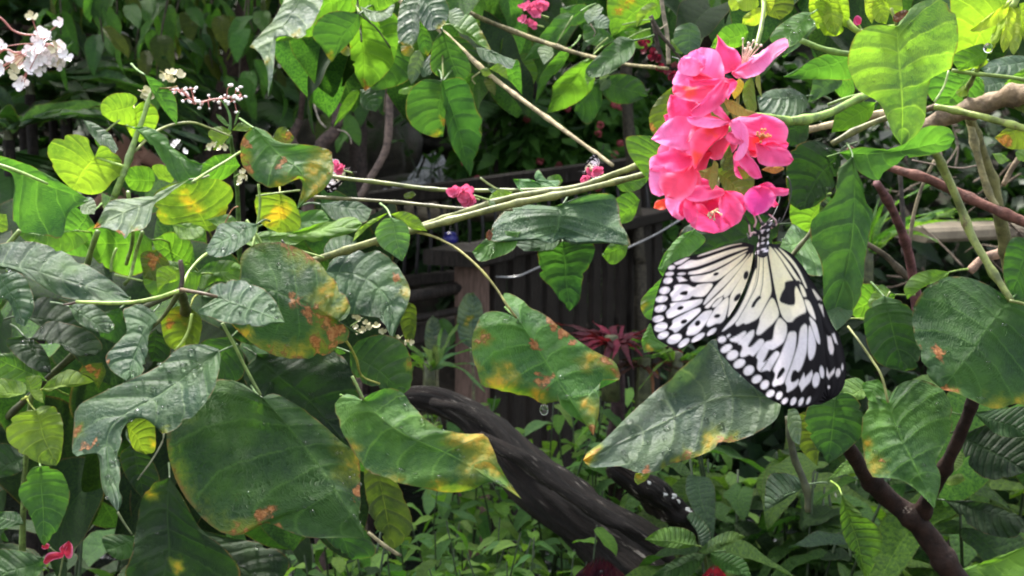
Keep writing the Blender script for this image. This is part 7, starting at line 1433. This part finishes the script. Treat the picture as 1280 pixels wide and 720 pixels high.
FB = [(960, 305), (985, 314), (1003, 332), (1014, 350), (1024, 366), (1032, 386), (1040, 405), (1049, 420), (1055, 440), (1057.5, 463), (1055, 482), (1047, 494), (1036, 501), (1022, 506), (1005, 500), (985, 470), (970, 420), (960, 360)]
FBs = [[(1012.5, 361), (1017.5, 362.5), (1027.5, 375), (1022, 374.6)], [(1023, 380), (1028, 381.4), (1030, 396)], [(1034, 420), (1039, 421), (1042.4, 436), (1041, 443), (1038, 443), (1035.6, 436)], [(1040, 418), (1043, 416), (1047, 430), (1043.6, 428)], [(1033.6, 460), (1036, 468), (1043.4, 460), (1042.6, 466), (1036, 474), (1033, 469)], ell(1047.6, 466, 2.8, 5.6, 8), ell(1053, 459, 1.1, 4, 0), ell(1036, 484, 1.4, 1.8, 0)]
wing(bf, FB, (962, 306), (1040, 499), lambda x, y: .4655 + .00008 * np.abs(x - 960) + 0 * y, [], [], FBs, [], NT=110, NS=60, name='forewing', dim=.75)  # far wings: pale scales dimmed, their shade is put into the colour
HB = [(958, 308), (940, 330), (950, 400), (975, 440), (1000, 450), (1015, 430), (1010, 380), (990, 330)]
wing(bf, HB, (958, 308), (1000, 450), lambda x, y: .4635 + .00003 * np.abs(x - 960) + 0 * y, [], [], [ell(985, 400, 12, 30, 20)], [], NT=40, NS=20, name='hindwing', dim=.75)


def loft(path, radii, d, seg=16, n=60):
    V, Fc, uv = ptube(path, radii, d, seg=seg, n=n); return V, Fc, uv


V, Fc, uv = loft([(966, 276), (961, 280), (957, 285), (955, 294), (954, 302), (956, 325), (959, 360), (961, 385)], [1.5, 6.6, 7.2, 5.4, 11.0, 13.0, 11.0, 6.0, 5.4, 5.0, 4.2, 1.2], [.455, .455, .4555, .4575, .4595, .461, .4615, .4618], seg=20, n=90)
ux_, th_ = uv[:, 0], uv[:, 1] * 2 * np.pi
st = (np.sin(ux_ * 70 + 1.5 * np.sin(th_ * 2)) + .9 * np.sin(th_ * 5 + ux_ * 30) > .75) & (ux_ < .5)
st2 = (np.sin(ux_ * 60) > .2) & (ux_ >= .5)
mk = np.tile(np.array([[.014, .012, .016, 1]]), (len(V), 1)); mk[st] = (.80, .74, .80, 1); mk[st2] = (.62, .58, .46, 1)
bo = mesh_obj('body', V, Fc, M['body'], bf, mk=mk, origin=Wp(955, 298, .459))
for ex, ey, ez in ((952.5, 279.5, .4515), (967, 282, .4535)):
    b_, f_ = blob(Wp(ex, ey, ez), .00085, 10, 8); mesh_obj('eye', b_, f_, M['black'], bf)
for pts, d in (([(962, 279), (975, 278), (981, 268), (986, 255), (989, 240), (987, 226), (984, 221)], [.455, .455, .456, .457, .458, .459, .46]), ([(958, 278), (966, 270), (972, 258), (975, 246), (976, 236)], [.4545, .457, .461, .464, .466])):
    V, Fc, uv = ptube(pts, [.8, .6, .6, 1.2], d, seg=6); mesh_obj('antenna', V, Fc, M['black'], bf)
for pts, c in (([(949, 290), (943, 286), (945, 276), (940, 264), (936, 256)], 0), ([(951, 292), (940, 291), (937, 299), (934, 292)], 1), ([(960, 284), (970, 278), (966, 272), (958, 266), (950, 260)], 0), ([(958, 287), (968, 283), (972, 278), (975, 272)], 1), ([(947, 294), (938, 292), (936, 280), (930, 268)], 0), ([(956, 283), (950, 274), (946, 264), (943, 255)], 0)):
    V, Fc, uv = ptube(pts, [1.5, 1.2, .8], [.456, .454, .453, .455, .458][:len(pts)], seg=7); m4 = np.tile(np.array([[.014, .012, .016, 1]]), (len(V), 1)); m4[(uv[:, 0] > .25) & (uv[:, 0] < .6)] = (.55, .36, .38, 1)
    mesh_obj('leg', V, Fc, M['body'], bf, mk=m4)
V, Fc, uv = ptube([(957, 280), (948, 276), (944, 268), (944, 258)], [.8, .5], [.455, .453, .454, .458], seg=6); mesh_obj('proboscis', V, Fc, M['black'], bf)

# the two tiny butterflies on far flowers share the wings of the large one
for (x, y, d, sc, rz, lab) in [(433, 214, .735, .16, R(70), 'tiny black and white butterfly on the pink flower beside the curled leaf'), (731, 214, .665, .11, R(-120), 'tiny pale butterfly on the small pink flower near the branch ends')]:
    c = bf.copy(); COL.objects.link(c); c['label'] = lab; c['group'] = 'tiny butterflies on pink flowers'; c.location = Wp(x, y, d); c.scale = (sc * d / .459,) * 3; c.rotation_euler = (0, rz, 0)
    for ch in bf.children:
        k_ = ch.copy(); COL.objects.link(k_); k_.parent = c
